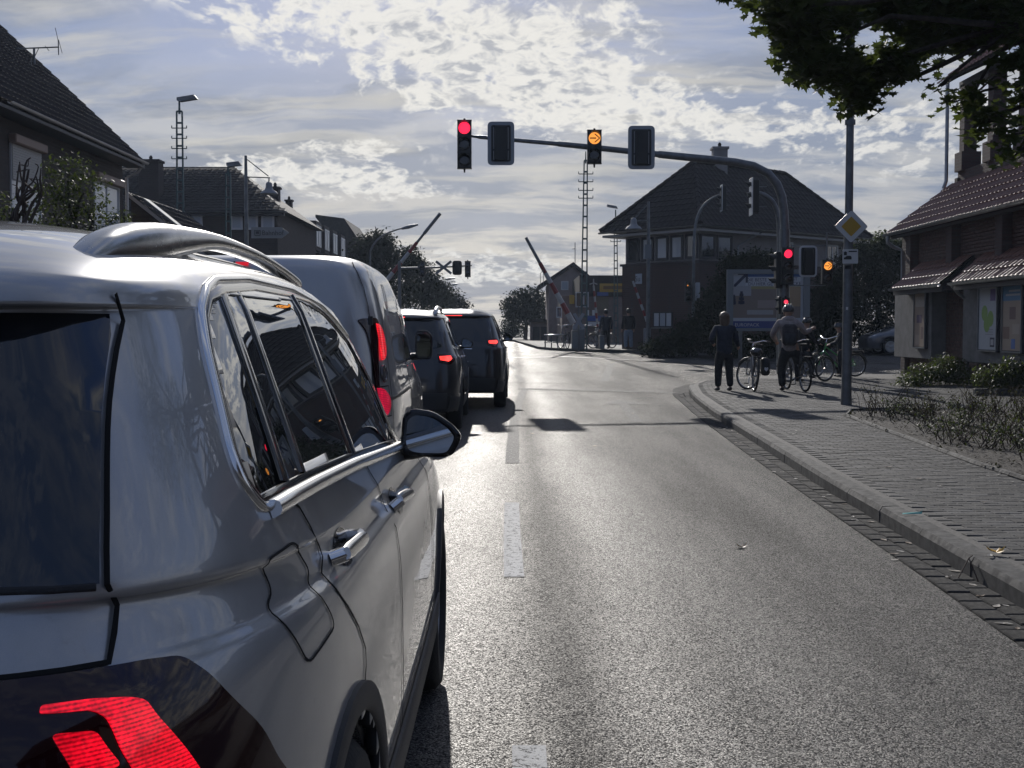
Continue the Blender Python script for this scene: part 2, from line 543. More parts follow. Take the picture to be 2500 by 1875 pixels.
# gutter swinging round the corner
ge = [(3.42, 26.2), (3.70, 28.2), (4.15, 29.6), (4.9, 31.0), (5.9, 32.0), (7.2, 32.75), (9.5, 33.18), (13, 33.25), (30, 33.4)]
gk = [(3.95, 26.9), (4.12, 28.2), (4.5, 29.4), (5.1, 30.5), (6.05, 31.55), (7.4, 32.3), (9.5, 32.7), (13, 32.9), (30, 33.0)]
mb = MB()
mb.add([(x, y, G(x, y) + .005) for p in zip(ge, gk) for x, y in p], [(2 * i, 2 * i + 1, 2 * i + 3, 2 * i + 2) for i in range(len(ge) - 1)])
mb.build("corner_gutter", M_GUT, fix=False, kind='structure')

# painted markings, each 4 mm above the asphalt
def ribbon(name, pts, width, m, zoff=.004, **tg):
    mb = MB()
    vs, fs = [], []
    for i, p in enumerate(pts):
        a, b = pts[max(i - 1, 0)], pts[min(i + 1, len(pts) - 1)]
        d = Vector((b[0] - a[0], b[1] - a[1])).normalized()
        nrm = Vector((-d.y, d.x)) * (width / 2)
        for s in (-1, 1):
            x, y = p[0] + nrm.x * s, p[1] + nrm.y * s
            vs.append((x, y, G(x, y) + zoff))
    for i in range(len(pts) - 1): fs.append((2 * i + 1, 2 * i, 2 * i + 2, 2 * i + 3))
    mb.add(vs, fs)
    return mb.build(name, m, fix=False, **tg)


def worn_paint(name, thr, scale=26, c=1.0):
    m = bpy.data.materials.new(name)
    m.use_nodes = True
    nt = m.node_tree
    b = nt.nodes['Principled BSDF']
    g = NG(nt)
    tc = g.n('ShaderNodeTexCoord').outputs['Object']
    n = g.m('ADD', g.m('MULTIPLY', g.noise(tc, scale, 6, .7), .6), g.m('MULTIPLY', g.noise(tc, 130, 3, .6), .4))
    f = g.ramp(n, thr, thr + .07)
    cc = g.mix(f, (.045, .045, .046), g.mix(g.noise(tc, 8, 4), hsv((.50, .50, .49), c), hsv((.66, .66, .64), c)))
    nt.links.new(cc, b.inputs['Base Color'])
    b.inputs['Roughness'].default_value = .7
    b.inputs['Specular IOR Level'].default_value = .10
    bn = g.n('ShaderNodeBump', {'Height': g.m('ADD', g.noise(tc, 150, 3), f), 'Distance': .004, 'Strength': 1.0})
    nt.links.new(bn.outputs[0], b.inputs['Normal'])
    return m


M_WORN = worn_paint("road_paint_worn", .40)
M_WORN2 = worn_paint("road_paint_very_worn", .545, c=.55)
ln = [(.06, .9), (.055, 4.13)]
ribbon("lane_dash", [(.055, .9), (.058, 4.14)], .115, M_WORN, kind='structure')
ribbon("lane_dash", [(.012, 6.99), (.0, 8.4), (-.002, 9.98)], .118, M_WORN, kind='structure')
ribbon("lane_line", [(.004, 12.9), (.01, 15), (.03, 18), (.08, 21), (.15, 24.2), (.23, 26.5), (.30, 28.2)], .15, M_WORN2, kind='structure')
for a, b in ((31.2, 34.2), (37.5, 40.5)):
    ribbon("lane_dash", [(.30 - (a - 30) * .02, a), (.30 - (b - 30) * .04, b)], .15, M_WORN2, kind='structure')
ribbon("stop_line", [(.20, 28.3), (1.9, 27.5), (3.55, 26.7)], .42, M_WORN2, zoff=.008, kind='structure')
# turning arrow before the stop line and worn stripes in the junction
mb = MB()
def gpt(x, y, z=.006): return (x, y, G(x, y) + z)
for poly in ([(2.0, 22.9), (1.80, 18.4), (1.98, 18.4), (2.16, 22.9)], [(1.70, 22.9), (2.10, 24.3), (2.50, 22.75)]):
    mb.add([gpt(x, y) for x, y in poly], [tuple(range(len(poly)))[::-1]])
mb.build("direction_arrow", M_WORN2, fix=False, kind='structure')
for a, b, w_ in (((2.35, 31.2), (3.3, 41.0), .22), ((6.5, 34.2), (5.2, 42.6), .22), ((-2.9, 31.3), (3.9, 30.0), .14), ((1.0, 34.5), (9.5, 37.0), .15), ((-2.9, 47.5), (6.5, 45.6), .3)):
    ribbon("junction_marking", [a, ((a[0] + b[0]) / 2, (a[1] + b[1]) / 2), b], w_, M_WORN2, kind='structure')

# dark bitumen repair lines
M_BIT = mat("bitumen", (.012, .012, .013), .35, var=(30, .2))
for pts in ([(1.9, 47), (4.6, 43.2), (6.4, 40.0)], [(5.9, 36.5), (9.6, 35.2), (16, 34.6)], [(-1.0, 45.6), (2.0, 46.6)], [(8.5, 42), (17, 40.5)]):
    ribbon("repair_strip", pts, .22, M_BIT, zoff=.010, kind='structure')

# ---- right pavement
PZ = .12
def PG(x, y): return G(x, y) + PZ


def kerb_x(y): return lerp_tab(KERB, y)


# corner of the kerb, then the dropped edge along the side road
CORNER = [(3.92, 27.2), (4.10, 28.4), (4.45, 29.6), (5.05, 30.7), (6.0, 31.7), (7.4, 32.4), (9.5, 32.8), (13, 33.0), (30, 33.1)]
base = MB()
prev = None
rows = []
for y in [-28, -12, -6] + [i for i in range(-4, 28)]: rows.append((kerb_x(y) + .10, y))
for x, y in [(3.92, 27.2)] + CORNER[1:]: rows.append((x + .12, y))
rows = sorted(set(rows), key=lambda q: q[1])
vs, fs = [], []
for x, y in rows:
    for k in range(13):
        xx = x + (30 - x) * (k / 12) ** 1.6
        vs.append((xx, y, PG(xx, y) - .006))
for j in range(len(rows) - 1):
    for i in range(12):
        k = j * 13 + i
        fs.append((k, k + 1, k + 14, k + 13))
base.add(vs, fs)
pavement = base.build("pavement", M_JOINT, fix=False, kind='structure')

# kerb stones one by one
kerb = empty("kerb", (2.6, 6, 0))
kerb['kind'] = 'structure'


def kerb_stone(p, q, h=.115, wd=.15, drop=.0, name="kerb_stone", m=M_CONC, parent=kerb):
    p, q = Vector((*p, 0)), Vector((*q, 0))
    d = q - p
    L = d.length
    d.normalize()
    p = p + d * .004
    q = q - d * .004
    nrm = Vector((d.y, -d.x, 0))
    vs = []
    for e in (p, q):
        gz = G(e.x, e.y)
        jx = rnd.uniform(-.004, .004)
        for a, z in ((0, -.1), (jx, h - .035 - drop), (.022, h - drop + rnd.uniform(-.003, .003)), (wd - .01, h + .005 - drop), (wd, h - .004 - drop), (wd, -.1)):
            vs.append(e + nrm * a + Vector((0, 0, gz + z)))
    fs = [(5, 4, 3, 2, 1, 0), (6, 7, 8, 9, 10, 11)] + [(i, i + 1, i + 7, i + 6) for i in range(5)]
    mb = MB()
    mb.add(vs, fs)
    return mb.build(name, m, parent)


y = -4.0
path = []
while y < 27.0:
    path.append((kerb_x(y), y))
    y += 1.0
path += CORNER[:-1]
for i, (a, b) in enumerate(zip(path, path[1:])):
    dr = 0 if a[1] < 26.5 else min(.07, (a[1] - 26.5) * .03)
    kerb_stone(a, b, drop=dr)

# gutter of bricks laid across, one course of edge bricks along the asphalt
gut = empty("gutter", (2.4, 6, 0))
gut['kind'] = 'structure'
gbrick = MB().box((0, 0, 0), (.205, .098, .06), ch=.006).mesh("gutter_brick", M_GUT)
gb_rest = MB()
gbase = MB()
vs, fs = [], []
ysg = [-6 + i for i in range(0, 34)]
for yy in ysg:
    for xx in (lerp_tab(EDGE, yy) - .0, lerp_tab(KERB, yy) + .05):
        vs.append((xx, yy, G(xx, yy) + .001 - .012))
for i in range(len(ysg) - 1): fs.append((2 * i, 2 * i + 1, 2 * i + 3, 2 * i + 2))
gbase.add(vs, fs)
gbase.build("gutter_bed", M_JOINT, gut, fix=False, kind='structure')
cells = []
yy = 3.6
while yy < 27:
    xa, xb = lerp_tab(EDGE, yy), kerb_x(yy)
    ncol = max(1, int((xb - xa - .01) / .105))
    wcol = (xb - xa - .008) / ncol
    off = 0
    for c_ in range(ncol):
        cells.append((xa + .004 + wcol * (c_ + .5), yy + (c_ % 2) * .1, wcol - .010, .195))
    yy += .205
for i, (cx, cy, wx, wy) in enumerate(cells):
    tx, ty, tz = rnd.uniform(-.012, .012), rnd.uniform(-.01, .01), rnd.uniform(-.004, .003)
    if i < 290:
        o = inst("brick", gbrick, Vector((cx, cy, G(cx, cy) - .024 + tz)) - gut.location, (tx, ty, rnd.uniform(-.02, .02)), (wx / .205, wy / .098, 1), gut)
    else:
        M = Matrix.Rotation(tx, 4, 'X') @ Matrix.Rotation(ty, 4, 'Y')
        gb_rest.box((cx, cy, G(cx, cy) - .024 + tz), (wx, wy, .06), M=M)
gb_rest.build("brick_course", M_GUT, gut, fix=False, kind='stuff')

# concrete pavers in running bond
BED = [(4.35, 9.9), (4.40, 11.7), (4.62, 14.5), (4.9, 18.1), (5.3, 19.3), (6.3, 19.8), (9.0, 19.2), (10.3, 18.0), (10.3, 6.0), (6.5, 6.2), (5.0, 8.6)]


def inside(poly, x, y):
    c = False
    j = len(poly) - 1
    for i in range(len(poly)):
        xi, yi = poly[i]; xj, yj = poly[j]
        if (yi > y) != (yj > y) and x < (xj - xi) * (y - yi) / (yj - yi) + xi: c = not c
        j = i
    return c


paver_me = [MB().box((0, 0, 0), (.196, .096, .06), ch=.005).mesh("paver", m_) for m_ in (M_PAVE, M_PAVE2, M_PAVE3)]
pcells = []
yy = 3.9
row = 0
while yy < 30.5:
    x0 = (kerb_x(yy) if yy < 27 else lerp_tab([(b, a) for a, b in CORNER], yy)) + .16
    x = x0 + (row % 2) * .1 + .05
    xmax = min(12.4, yy * .44 + .4)
    while x < xmax:
        if not inside(BED, x, yy): pcells.append((x + .1, yy))
        x += .202
    yy += .1015
    row += 1
pcells.sort(key=lambda c: c[1] * c[1])
pp = [MB(), MB(), MB()]
for i, (cx, cy) in enumerate(pcells):
    vis = cx / cy < .43
    k = rnd.choice((0, 0, 0, 1, 1, 2))
    tx, ty, tz = rnd.gauss(0, .005), rnd.gauss(0, .006), rnd.uniform(-.002, .002)
    z = PG(cx, cy) - .030 + tz
    if i < 300:
        inst("paver", paver_me[k], Vector((cx, cy, z)) - pavement.location, (tx, ty, rnd.uniform(-.012, .012)), (1, 1, 1), pavement)
    else:
        hx, hy = .098, .0475
        e = .004
        zt = z + .03
        s1, s2 = tx * .05, ty * .1
        b_ = [(-hx, -hy), (hx, -hy), (hx, hy), (-hx, hy)]
        vs = [(cx + a, cy + b, zt - .012) for a, b in b_] + [(cx + a * (1 - e / hx), cy + b * (1 - e / hy), zt + (s2 if a > 0 else -s2) + (s1 if b > 0 else -s1)) for a, b in b_]
        pp[k].add(vs, [(4, 5, 6, 7)] + [(j, (j + 1) % 4, 4 + (j + 1) % 4, 4 + j) for j in range(4)])
for k, m_ in enumerate((M_PAVE, M_PAVE2, M_PAVE3)):
    pp[k].build(("paver_field", "dark_paver_field", "pale_paver_field")[k], m_, pavement, fix=False, kind='stuff')
# outer plain paving to the building and the side road
grid_sheet("plaza_paving", lambda y: (min(12.3, max(4.6, y * .44 + .3)) if y < 30.4 else lerp_tab([(30.4, 5.2), (31.7, 6.1), (32.4, 7.5), (32.8, 9.7), (33.0, 13)], y), 30), [20.5, 22, 24, 26, 28, 30, 30.4, 31, 31.7, 32.1, 32.4, 32.6, 32.8], 6, PZ - .008, M_PAVE, kind='structure')

# planting bed soil with an edging of thin concrete strips
mb = MB()
mb.add([(x, y, PG(x, y) - .006 + .02) for x, y in BED], [tuple(range(len(BED)))])
mb.build("planting_bed_soil", M_SOIL, kind='structure', fix=False)
bedge = empty("bed_edging", (4.6, 14, PZ), label="thin concrete edging strips along the kerb side of the planting bed", cat="edging")
bp = [(5.0, 8.6), (4.35, 9.9), (4.40, 11.7), (4.62, 14.5), (4.9, 18.1), (5.3, 19.3), (6.3, 19.8)]
pts = []
for a, b in zip(bp, bp[1:]):
    L = math.dist(a, b)
    n = max(1, round(L / .95))
    pts += [(a[0] + (b[0] - a[0]) * i / n, a[1] + (b[1] - a[1]) * i / n) for i in range(n)]
pts.append(bp[-1])
for a, b in zip(pts, pts[1:]):
    kerb_stone(a, b, h=PZ + .035, wd=.055, name="edging_strip", m=M_CONC, parent=bedge)

# ---- far pavement corner beyond the side road, left pavement
def far_pave_x(y):
    return lerp_tab([(50.6, 8.6), (52, 4.0), (56, 2.0), (60, 1.35), (92, .25), (130, -2.4)], y), 90


grid_sheet("far_pavement", far_pave_x, [50.6, 51, 52, 53, 54, 56, 58, 60, 70, 80, 92, 110, 130], 12, .11, M_PAVE, kind='structure')
fk = empty("far_kerb", (4, 51, .4)); fk['kind'] = 'structure'
fp = [(90, 50.5), (60, 50.5), (40, 50.5), (24, 50.5), (14, 50.5), (8.6, 50.55), (6.2, 51.1), (4.0, 52), (2.9, 54), (2.0, 56), (1.6, 58), (1.3, 60), (1.0, 70), (.6, 80), (.2, 92)]
mb = MB()
for a, b in zip(fp, fp[1:]):
    kerb_stone(b, a, h=.125, wd=-.18, name="kerb_stone", parent=fk)
grid_sheet("left_pavement", lambda y: (-30, -3.5), [-28, -12, 0, 10, 20, 24, 28, 32, 36, 40, 44, 50, 54, 60, 80, 110], 6, .11, M_PAVE, kind='structure')
lk = empty("left_kerb", (-3.4, 20, 0)); lk['kind'] = 'structure'
yy = -4
while yy < 58:
    kerb_stone((-3.34, yy + 2.0), (-3.34, yy), h=.125, name="kerb_stone", parent=lk)
    yy += 2.0
# grass islands beside the side road
for pl in ([at(1667, 873, 50), at(1740, 873, 50)], [at(1940, 878, 49), at(2215, 880, 49)]):
    pass

# ------------------------------------------------------------------ cars: a smooth shell described by level curves
def crv(L, t):
    n = len(L)
    t = max(0, min(n - 1 - 1e-9, t))
    i = int(t)
    f = t - i
    p = [L[max(0, min(n - 1, i + k))] for k in (-1, 0, 1, 2)]
    out = []
    for a, b, c, d in zip(*p):
        m1, m2, s = (c - a) / 2, (d - b) / 2, c - b
        if s == 0: m1 = m2 = 0
        else:
            m1 = min(max(m1 / s, 0), 3) * s
            m2 = min(max(m2 / s, 0), 3) * s
        f2 = f * f
        f3 = f2 * f
        out.append((2 * f3 - 3 * f2 + 1) * b + (f3 - 2 * f2 + f) * m1 + (-2 * f3 + 3 * f2) * c + (f3 - f2) * m2)
    return out


class Shell:
    """levels from sill to roof: (z at tail, z amidships, z at nose, half width, y of tail, y of nose, squareness in plan)"""
    def __init__(s, L): s.L = L; s.N = len(L) - 1; s.c = {}
    def par(s, v):
        k = round(v, 5)
        if k not in s.c: s.c[k] = crv(s.L, v)
        return s.c[k]
    def zat(s, p, y):
        zr, zm, zf, W, Rr, F, n = p
        q = 2 * min(1, max(0, (y - Rr) / max(1e-6, F - Rr))) - 1
        return zm + (zr - zm) * q * q if q < 0 else zm + (zf - zm) * q ** 3
    def pt(s, v, ph):
        p = s.par(v)
        c, sn = math.cos(ph), math.sin(ph)
        n = p[6]
        r = (abs(c) ** n + abs(sn) ** n) ** (-1 / n)
        x, y = p[3] * r * c, (p[4] + p[5]) / 2 + (p[5] - p[4]) / 2 * r * sn
        return Vector((x, y, s.zat(p, y)))
    def vfor(s, z, y):
        a, b = 1.0, float(s.N)
        for _ in range(26):
            m = (a + b) / 2
            if s.zat(s.par(m), y) < z: a = m
            else: b = m
        return (a + b) / 2
    def side_phi(s, y, z):
        p = s.par(s.vfor(z, y))
        yc, h = (p[4] + p[5]) / 2, (p[5] - p[4]) / 2
        t = max(-.999, min(.999, (y - yc) / h))
        xn = (1 - abs(t) ** p[6]) ** (1 / p[6])
        return math.atan2(t, xn)
    def rear_phi(s, x, z):
        a, b = -2.0, 1.5
        for _ in range(30):
            m = (a + b) / 2
            p = s.par(s.vfor(z, m))
            yc, h = (p[4] + p[5]) / 2, (p[5] - p[4]) / 2
            if abs(x / p[3]) ** p[6] + abs((m - yc) / h) ** p[6] < 1: b = m
            else: a = m
        p = s.par(s.vfor(z, b))
        yc, h = (p[4] + p[5]) / 2, (p[5] - p[4]) / 2
        return math.atan2((b - yc) / h, x / p[3])
    def P(s, ph, z):
        """surface point at plan angle ph and height z"""
        a, b = 0.5, float(s.N)
        for _ in range(24):
            m = (a + b) / 2
            if s.pt(m, ph).z < z: a = m
            else: b = m
        return s.pt((a + b) / 2, ph)
    def PN(s, ph, z):
        p = s.P(ph, z)
        a = s.P(ph + .012, z) - s.P(ph - .012, z)
        b = s.P(ph, z + .006) - s.P(ph, z - .006)
        n = a.cross(b)
        if n.length < 1e-9: n = Vector((p.x, 0, 0))
        n.normalize()
        if n.x * p.x + n.y * (p.y - 1.2) * .3 < 0: n = -n
        return p, n


def densify(pts, step, closed=True):
    out = []
    n = len(pts)
    for i in range(n if closed else n - 1):
        a, b = pts[i], pts[(i + 1) % n]
        k = max(1, int(math.dist(a, b) / step))
        out += [(a[0] + (b[0] - a[0]) * j / k, a[1] + (b[1] - a[1]) * j / k) for j in range(k)]
    if not closed: out.append(pts[-1])
    return out


def rounded(pts, r, closed=True, k=4):
    """round the corners of a 2D outline"""
    out = []
    n = len(pts)
    for i in range(n):
        if not closed and i in (0, n - 1): out.append(pts[i]); continue
        a, b, c = Vector(pts[i - 1]), Vector(pts[i]), Vector(pts[(i + 1) % n])
        d1, d2 = (a - b), (c - b)
        q = min(r, d1.length * .45, d2.length * .45)
        p0, p2 = b + d1.normalized() * q, b + d2.normalized() * q
        for j in range(k + 1):
            t = j / k
            out.append(tuple((p0 * (1 - t) + b * t) * (1 - t) + (b * (1 - t) + p2 * t) * t))
    return out


def to_phi(S, pts, where):
    if where == 'side': return [(S.side_phi(y, z), z) for y, z in pts]
    if where == 'rear': return [(S.rear_phi(x, z), z) for x, z in pts]
    return list(pts)


def patch(mb, S, pts, where, off=.003, side=1, grid=.05, thick=.0, mi=0):
    """fill a 2D outline laid on the shell; thick gives it an edge down to the shell"""
    pts = densify(pts, grid * .7)
    pl = to_phi(S, pts, where)
    zs = [p[1] for p in pl]
    phs = [p[0] for p in pl]
    k = 2.0
    vs2 = [Vector((p[0] * k, p[1])) for p in pl]
    nb = len(vs2)
    gz = grid * .9
    gp = grid * .6
    z = min(zs) + gz * .5
    j = 0
    while z < max(zs):
        ph = min(phs) + gp * (.5 if j % 2 else 1)
        while ph < max(phs):
            if inside(pl, ph, z): vs2.append(Vector((ph * k, z)))
            ph += gp
        z += gz
        j += 1
    r = delaunay_2d_cdt(vs2, [(i, (i + 1) % nb) for i in range(nb)], [list(range(nb))], 1, 1e-5)
    vs, fs = r[0], r[2]
    out = []
    for v in vs:
        p, n = S.PN(v.x / k, v.y)
        p = p + n * off
        out.append((p.x * side, p.y, p.z))
    mb.add(out, [tuple(f) if side > 0 else tuple(reversed(f)) for f in fs], mi)
    if thick:
        ring, ring2 = [], []
        for ph, z in pl:
            p, n = S.PN(ph, z)
            q = p + n * off
            ring.append((q.x * side, q.y, q.z))
            q = p + n * (off - thick)
            ring2.append((q.x * side, q.y, q.z))
        m = len(ring)
        mb.add(ring + ring2, [(i, (i + 1) % m, m + (i + 1) % m, m + i) for i in range(m)], mi)
    return mb


def strip(mb, S, pts, where, width, h, off=0.0, side=1, closed=False, step=.04, mi=0, prof=None, shift=0.0):
    """a raised (or flush) moulding that follows a line on the shell"""
    pts = densify(pts, step, closed)
    pl = to_phi(S, pts, where)
    P3 = [S.PN(a, b) for a, b in pl]
    n = len(P3)
    prof = prof or [(-.5, 0), (-.42, .7), (-.2, 1), (.2, 1), (.42, .7), (.5, 0)]
    wd = width if callable(width) else (lambda t: width)
    vs, fs = [], []
    m = len(prof)
    for i, (p, nn) in enumerate(P3):
        a = P3[(i - 1) % n][0] if (closed or i > 0) else p
        b = P3[(i + 1) % n][0] if (closed or i < n - 1) else p
        t = (b - a).normalized()
        c = nn.cross(t).normalized()
        w_ = wd(i / max(1, n - 1))
        for u, q in prof:
            r = p + c * ((u + shift) * w_) + nn * (off + q * h)
            vs.append((r.x * side, r.y, r.z))
    for i in range(n if closed else n - 1):
        i2 = (i + 1) % n
        for j in range(m - 1):
            f = (i * m + j, i * m + j + 1, i2 * m + j + 1, i2 * m + j)
            fs.append(f if side > 0 else f[::-1])
    mb.add(vs, fs, mi)
    if not closed:
        mb.f += [tuple(len(mb.v) - n * m + j for j in range(m)), tuple(len(mb.v) - m + j for j in range(m))]
        mb.mi += [mi, mi]
    return mb


M_GLASSD = glass("dark_glass", (.035, .04, .045), 1.0)
M_GLASSF = glass("window_glass", (.55, .60, .58), 1.0)
M_BLACK = mat("black_plastic", (.012, .012, .013), .45, bump=(300, .001))
M_GLOSSB = mat("gloss_black", (.008, .008, .009), .12, coat=.6)
M_TRIM = mat("cladding_plastic", (.035, .035, .037), .55, bump=(420, .0015))
M_CHROME = mat("chrome", (.90, .90, .89), .16, metal=1.0)
M_SATIN = mat("satin_aluminium", (.50, .50, .49), .24, metal=1.0, var=(14, .05))
M_TYRE = mat("tyre_rubber", (.018, .018, .018), .75, bump=(90, .003))
M_RIM = mat("alloy_rim", (.38, .38, .38), .3, metal=1.0)
M_INNER = mat("cabin_lining", (.018, .018, .02), .85)
M_SEAT = mat("seat_fabric", (.03, .03, .032), .8, bump=(200, .002))
M_REDOFF = mat("tail_lens", (.018, .001, .003), .06, coat=.3)
M_GAP = mat("panel_gap", (.003, .003, .003), .9)
M_MIRROR = mat("mirror_glass", (.75, .78, .80), .02, metal=1.0)
M_PLATE = mat("number_plate", (.75, .75, .73), .4)


def paint(name, c, metal=.5, rough=.32, dirt=.0):
    m = bpy.data.materials.new(name)
    m.use_nodes = True
    nt = m.node_tree
    b = nt.nodes['Principled BSDF']
    g = NG(nt)
    tc = g.n('ShaderNodeTexCoord').outputs['Object']
    f = g.noise(tc, 900, 2, .5)
    cc = g.mix(f, hsv(c, .86), hsv(c, 1.14))
    spots = g.ramp(g.noise(tc, 55, 5, .7), .60, .72)
    film = g.ramp(g.noise(g.vm('MULTIPLY', tc, (3, 3, 1)), 2.1, 6, .65), .35, .75)
    dm = g.m('MULTIPLY', g.m('ADD', g.m('MULTIPLY', spots, .25), g.m('MULTIPLY', film, .35)), dirt)
    cc = g.mix(dm, cc, (.16, .145, .12))
    nt.links.new(cc, b.inputs['Base Color'])
    b.inputs['Metallic'].default_value = metal
    b.inputs['Roughness'].default_value = rough
    b.inputs['Coat Weight'].default_value = 1.0
    b.inputs['Coat IOR'].default_value = 1.55
    nt.links.new(g.m('ADD', .012, g.m('MULTIPLY', dm, .14)), b.inputs['Coat Roughness'])
    bn = g.n('ShaderNodeBump', {'Height': g.noise(tc, 2.2, 2, .4), 'Distance': .0012, 'Strength': 1.0})
    nt.links.new(bn.outputs[0], b.inputs['Coat Normal'])
    return m


def lens_mat(name, c, strength, scale=130, lo=.25, ridge=(0, 0, 1)):
    """a lit lamp lens moulded with fine prisms"""
    m = bpy.data.materials.new(name)
    m.use_nodes = True
    nt = m.node_tree
    b = nt.nodes['Principled BSDF']
    g = NG(nt)
    tc = g.n('ShaderNodeTexCoord').outputs['Object']
    wv = g.n('ShaderNodeTexWave', {'Vector': g.vm('MULTIPLY', tc, ridge), 'Scale': scale, 'Distortion': 1.0, 'Detail': 2.0, 'Detail Scale': 3.0}, bands_direction='DIAGONAL').outputs['Fac']
    vo = g.n('ShaderNodeTexVoronoi', {'Vector': tc, 'Scale': scale * 1.6}).outputs['Distance']
    k = g.m('ADD', lo, g.m('MULTIPLY', g.m('ADD', g.m('MULTIPLY', wv, .6), g.m('MULTIPLY', vo, .6)), 1 - lo))
    k = g.m('MULTIPLY', k, g.ramp(g.noise(tc, scale * .16, 4, .6), .3, .7, .55, 1.3))
    nt.links.new(g.m('MULTIPLY', k, strength), b.inputs['Emission Strength'])
    b.inputs['Emission Color'].default_value = (*c, 1)
    b.inputs['Base Color'].default_value = (*hsv(c, .25), 1)
    b.inputs['Roughness'].default_value = .15
    b.inputs['Coat Weight'].default_value = 1.0
    return m


M_LITRED = lens_mat("lit_brake_lens", (1.0, .004, .022), 1.15, 130, .04)
M_LITRED2 = lens_mat("lit_far_lens", (1.0, .05, .04), 2.6, 40, .6)


def wheel(parent, x, y, r=.345, wd=.225, side=1, spokes=5, rim=M_RIM):
    o = empty("wheel", (x * side, y, r), parent=parent)
    rr = r * .66
    tb = MB()
    h = wd / 2
    prof = [(rr, -h * .8), (rr + .02, -h), (r - .03, -h), (r - .008, -h * .82), (r, -h * .5), (r, h * .5), (r - .008, h * .82), (r - .03, h), (rr + .02, h), (rr, h * .8)]
    k = 36
    vs, fs = [], []
    for i in range(k):
        t = 2 * math.pi * i / k
        for a, b_ in prof: vs.append((b_, a * math.cos(t), a * math.sin(t)))
    n = len(prof)
    for i in range(k):
        for j in range(n): fs.append((i * n + j, i * n + (j + 1) % n, ((i + 1) % k) * n + (j + 1) % n, ((i + 1) % k) * n + j))
    tb.add(vs, fs)
    tb.build("tyre", M_TYRE, o, local=True, smooth=50)
    rb = MB()
    sx_ = side
    rb.lathe((h * .3 * sx_, 0, 0), [(rr - .035, -.02), (rr, -.02), (rr + .012, .055), (rr - .012, .06), (rr - .03, .02)], 32, (sx_, 0, 0))
    rb.lathe((h * .3 * sx_, 0, 0), [(.07, -.02), (.07, .03), (.03, .045), (.001, .045)], 16, (sx_, 0, 0))
    for i in range(spokes):
        t = 2 * math.pi * i / spokes + .3
        for dt in (-.13, .13):
            p0 = Vector((h * .3 * sx_ + .02 * sx_, .05 * math.cos(t), .05 * math.sin(t)))
            p1 = Vector((h * .3 * sx_ + .035 * sx_, (rr - .01) * math.cos(t + dt), (rr - .01) * math.sin(t + dt)))
            rb.cyl(p0, p1, .022, .016, 6)
    rb.lathe((0, 0, 0), [(rr - .04, -.01), (rr - .04, .005), (.001, .005)], 24, (sx_, 0, 0), mi=1)
    rb.build("rim", [rim, M_BLACK], o, local=True, smooth=40)
    return o


def body_mesh(S, nv, nph, cut_side=(), cut_front=None, cut_rear=None, arches=(), v0=0.0):
    """returns body MB, windscreen MB, rear pane MB"""
    rows = []
    for i in range(nv + 1):
        v = v0 + (S.N - v0) * i / nv
        rows.append([S.pt(v, -math.pi / 2 + math.pi * j / nph) for j in range(nph + 1)])
    body, wind, rearp = MB(), MB(), MB()
    vs = []
    m = nph + 1
    for r in rows:
        vs += [tuple(p) for p in r]
    L = len(vs)
    vs2 = [(-x, y, z) for x, y, z in vs]
    fb, fw, fr = [], [], []
    for i in range(nv):
        for j in range(nph):
            c = (rows[i][j] + rows[i + 1][j + 1]) / 2
            n = (rows[i][j + 1] - rows[i][j]).cross(rows[i + 1][j] - rows[i][j])
            if n.length < 1e-12: n = Vector((1, 0, 0))
            n.normalize()
            f = (i * m + j, i * m + j + 1, (i + 1) * m + j + 1, (i + 1) * m + j)
            g_ = (L + f[3], L + f[2], L + f[1], L + f[0])
            if any((c.y - a) ** 2 + (c.z - b) ** 2 < q * q and c.x > .5 for a, b, q in arches): continue
            if abs(n.x) > .5 and any(inside(pl, c.y, c.z) for pl in cut_side): continue
            tgt = fb
            if cut_front and cut_front(c, n): tgt = fw
            if cut_rear and cut_rear(c, n): tgt = fr
            tgt += [f, g_]
    for mb, fs in ((body, fb), (wind, fw), (rearp, fr)):
        used = sorted({i for f in fs for i in f})
        mp = {k: q for q, k in enumerate(used)}
        allv = vs + vs2
        mb.add([allv[k] for k in used], [tuple(mp[i] for i in f) for f in fs])
    return body, wind, rearp


def make_body(S, root, pm, nv, nph, **kw):
    body, wind, rearp = body_mesh(S, nv, nph, **kw)
    o = body.build("body", [pm, M_INNER], root, local=True, smooth=True, fix=False)
    bm = bmesh.new()
    bm.from_mesh(o.data)
    bmesh.ops.remove_doubles(bm, verts=bm.verts, dist=.0004)
    bmesh.ops.recalc_face_normals(bm, faces=bm.faces)
    # outward: the roof centre must face up
    top = max(bm.faces, key=lambda f: f.calc_center_median().z)
    if top.normal.z < 0: bmesh.ops.reverse_faces(bm, faces=bm.faces)
    bm.to_mesh(o.data)
    bm.free()
    so = o.modifiers.new("lining", 'SOLIDIFY')
    so.thickness, so.offset, so.material_offset, so.material_offset_rim = .022, -1, 1, 1
    return o, wind, rearp


def erode(pl, k):
    cx = sum(p[0] for p in pl) / len(pl)
    cy = sum(p[1] for p in pl) / len(pl)
    out = []
    for x, y in pl:
        d = math.hypot(x - cx, y - cy)
        q = max(0, (d - k) / d)
        out.append((cx + (x - cx) * q, cy + (y - cy) * q))
    return out


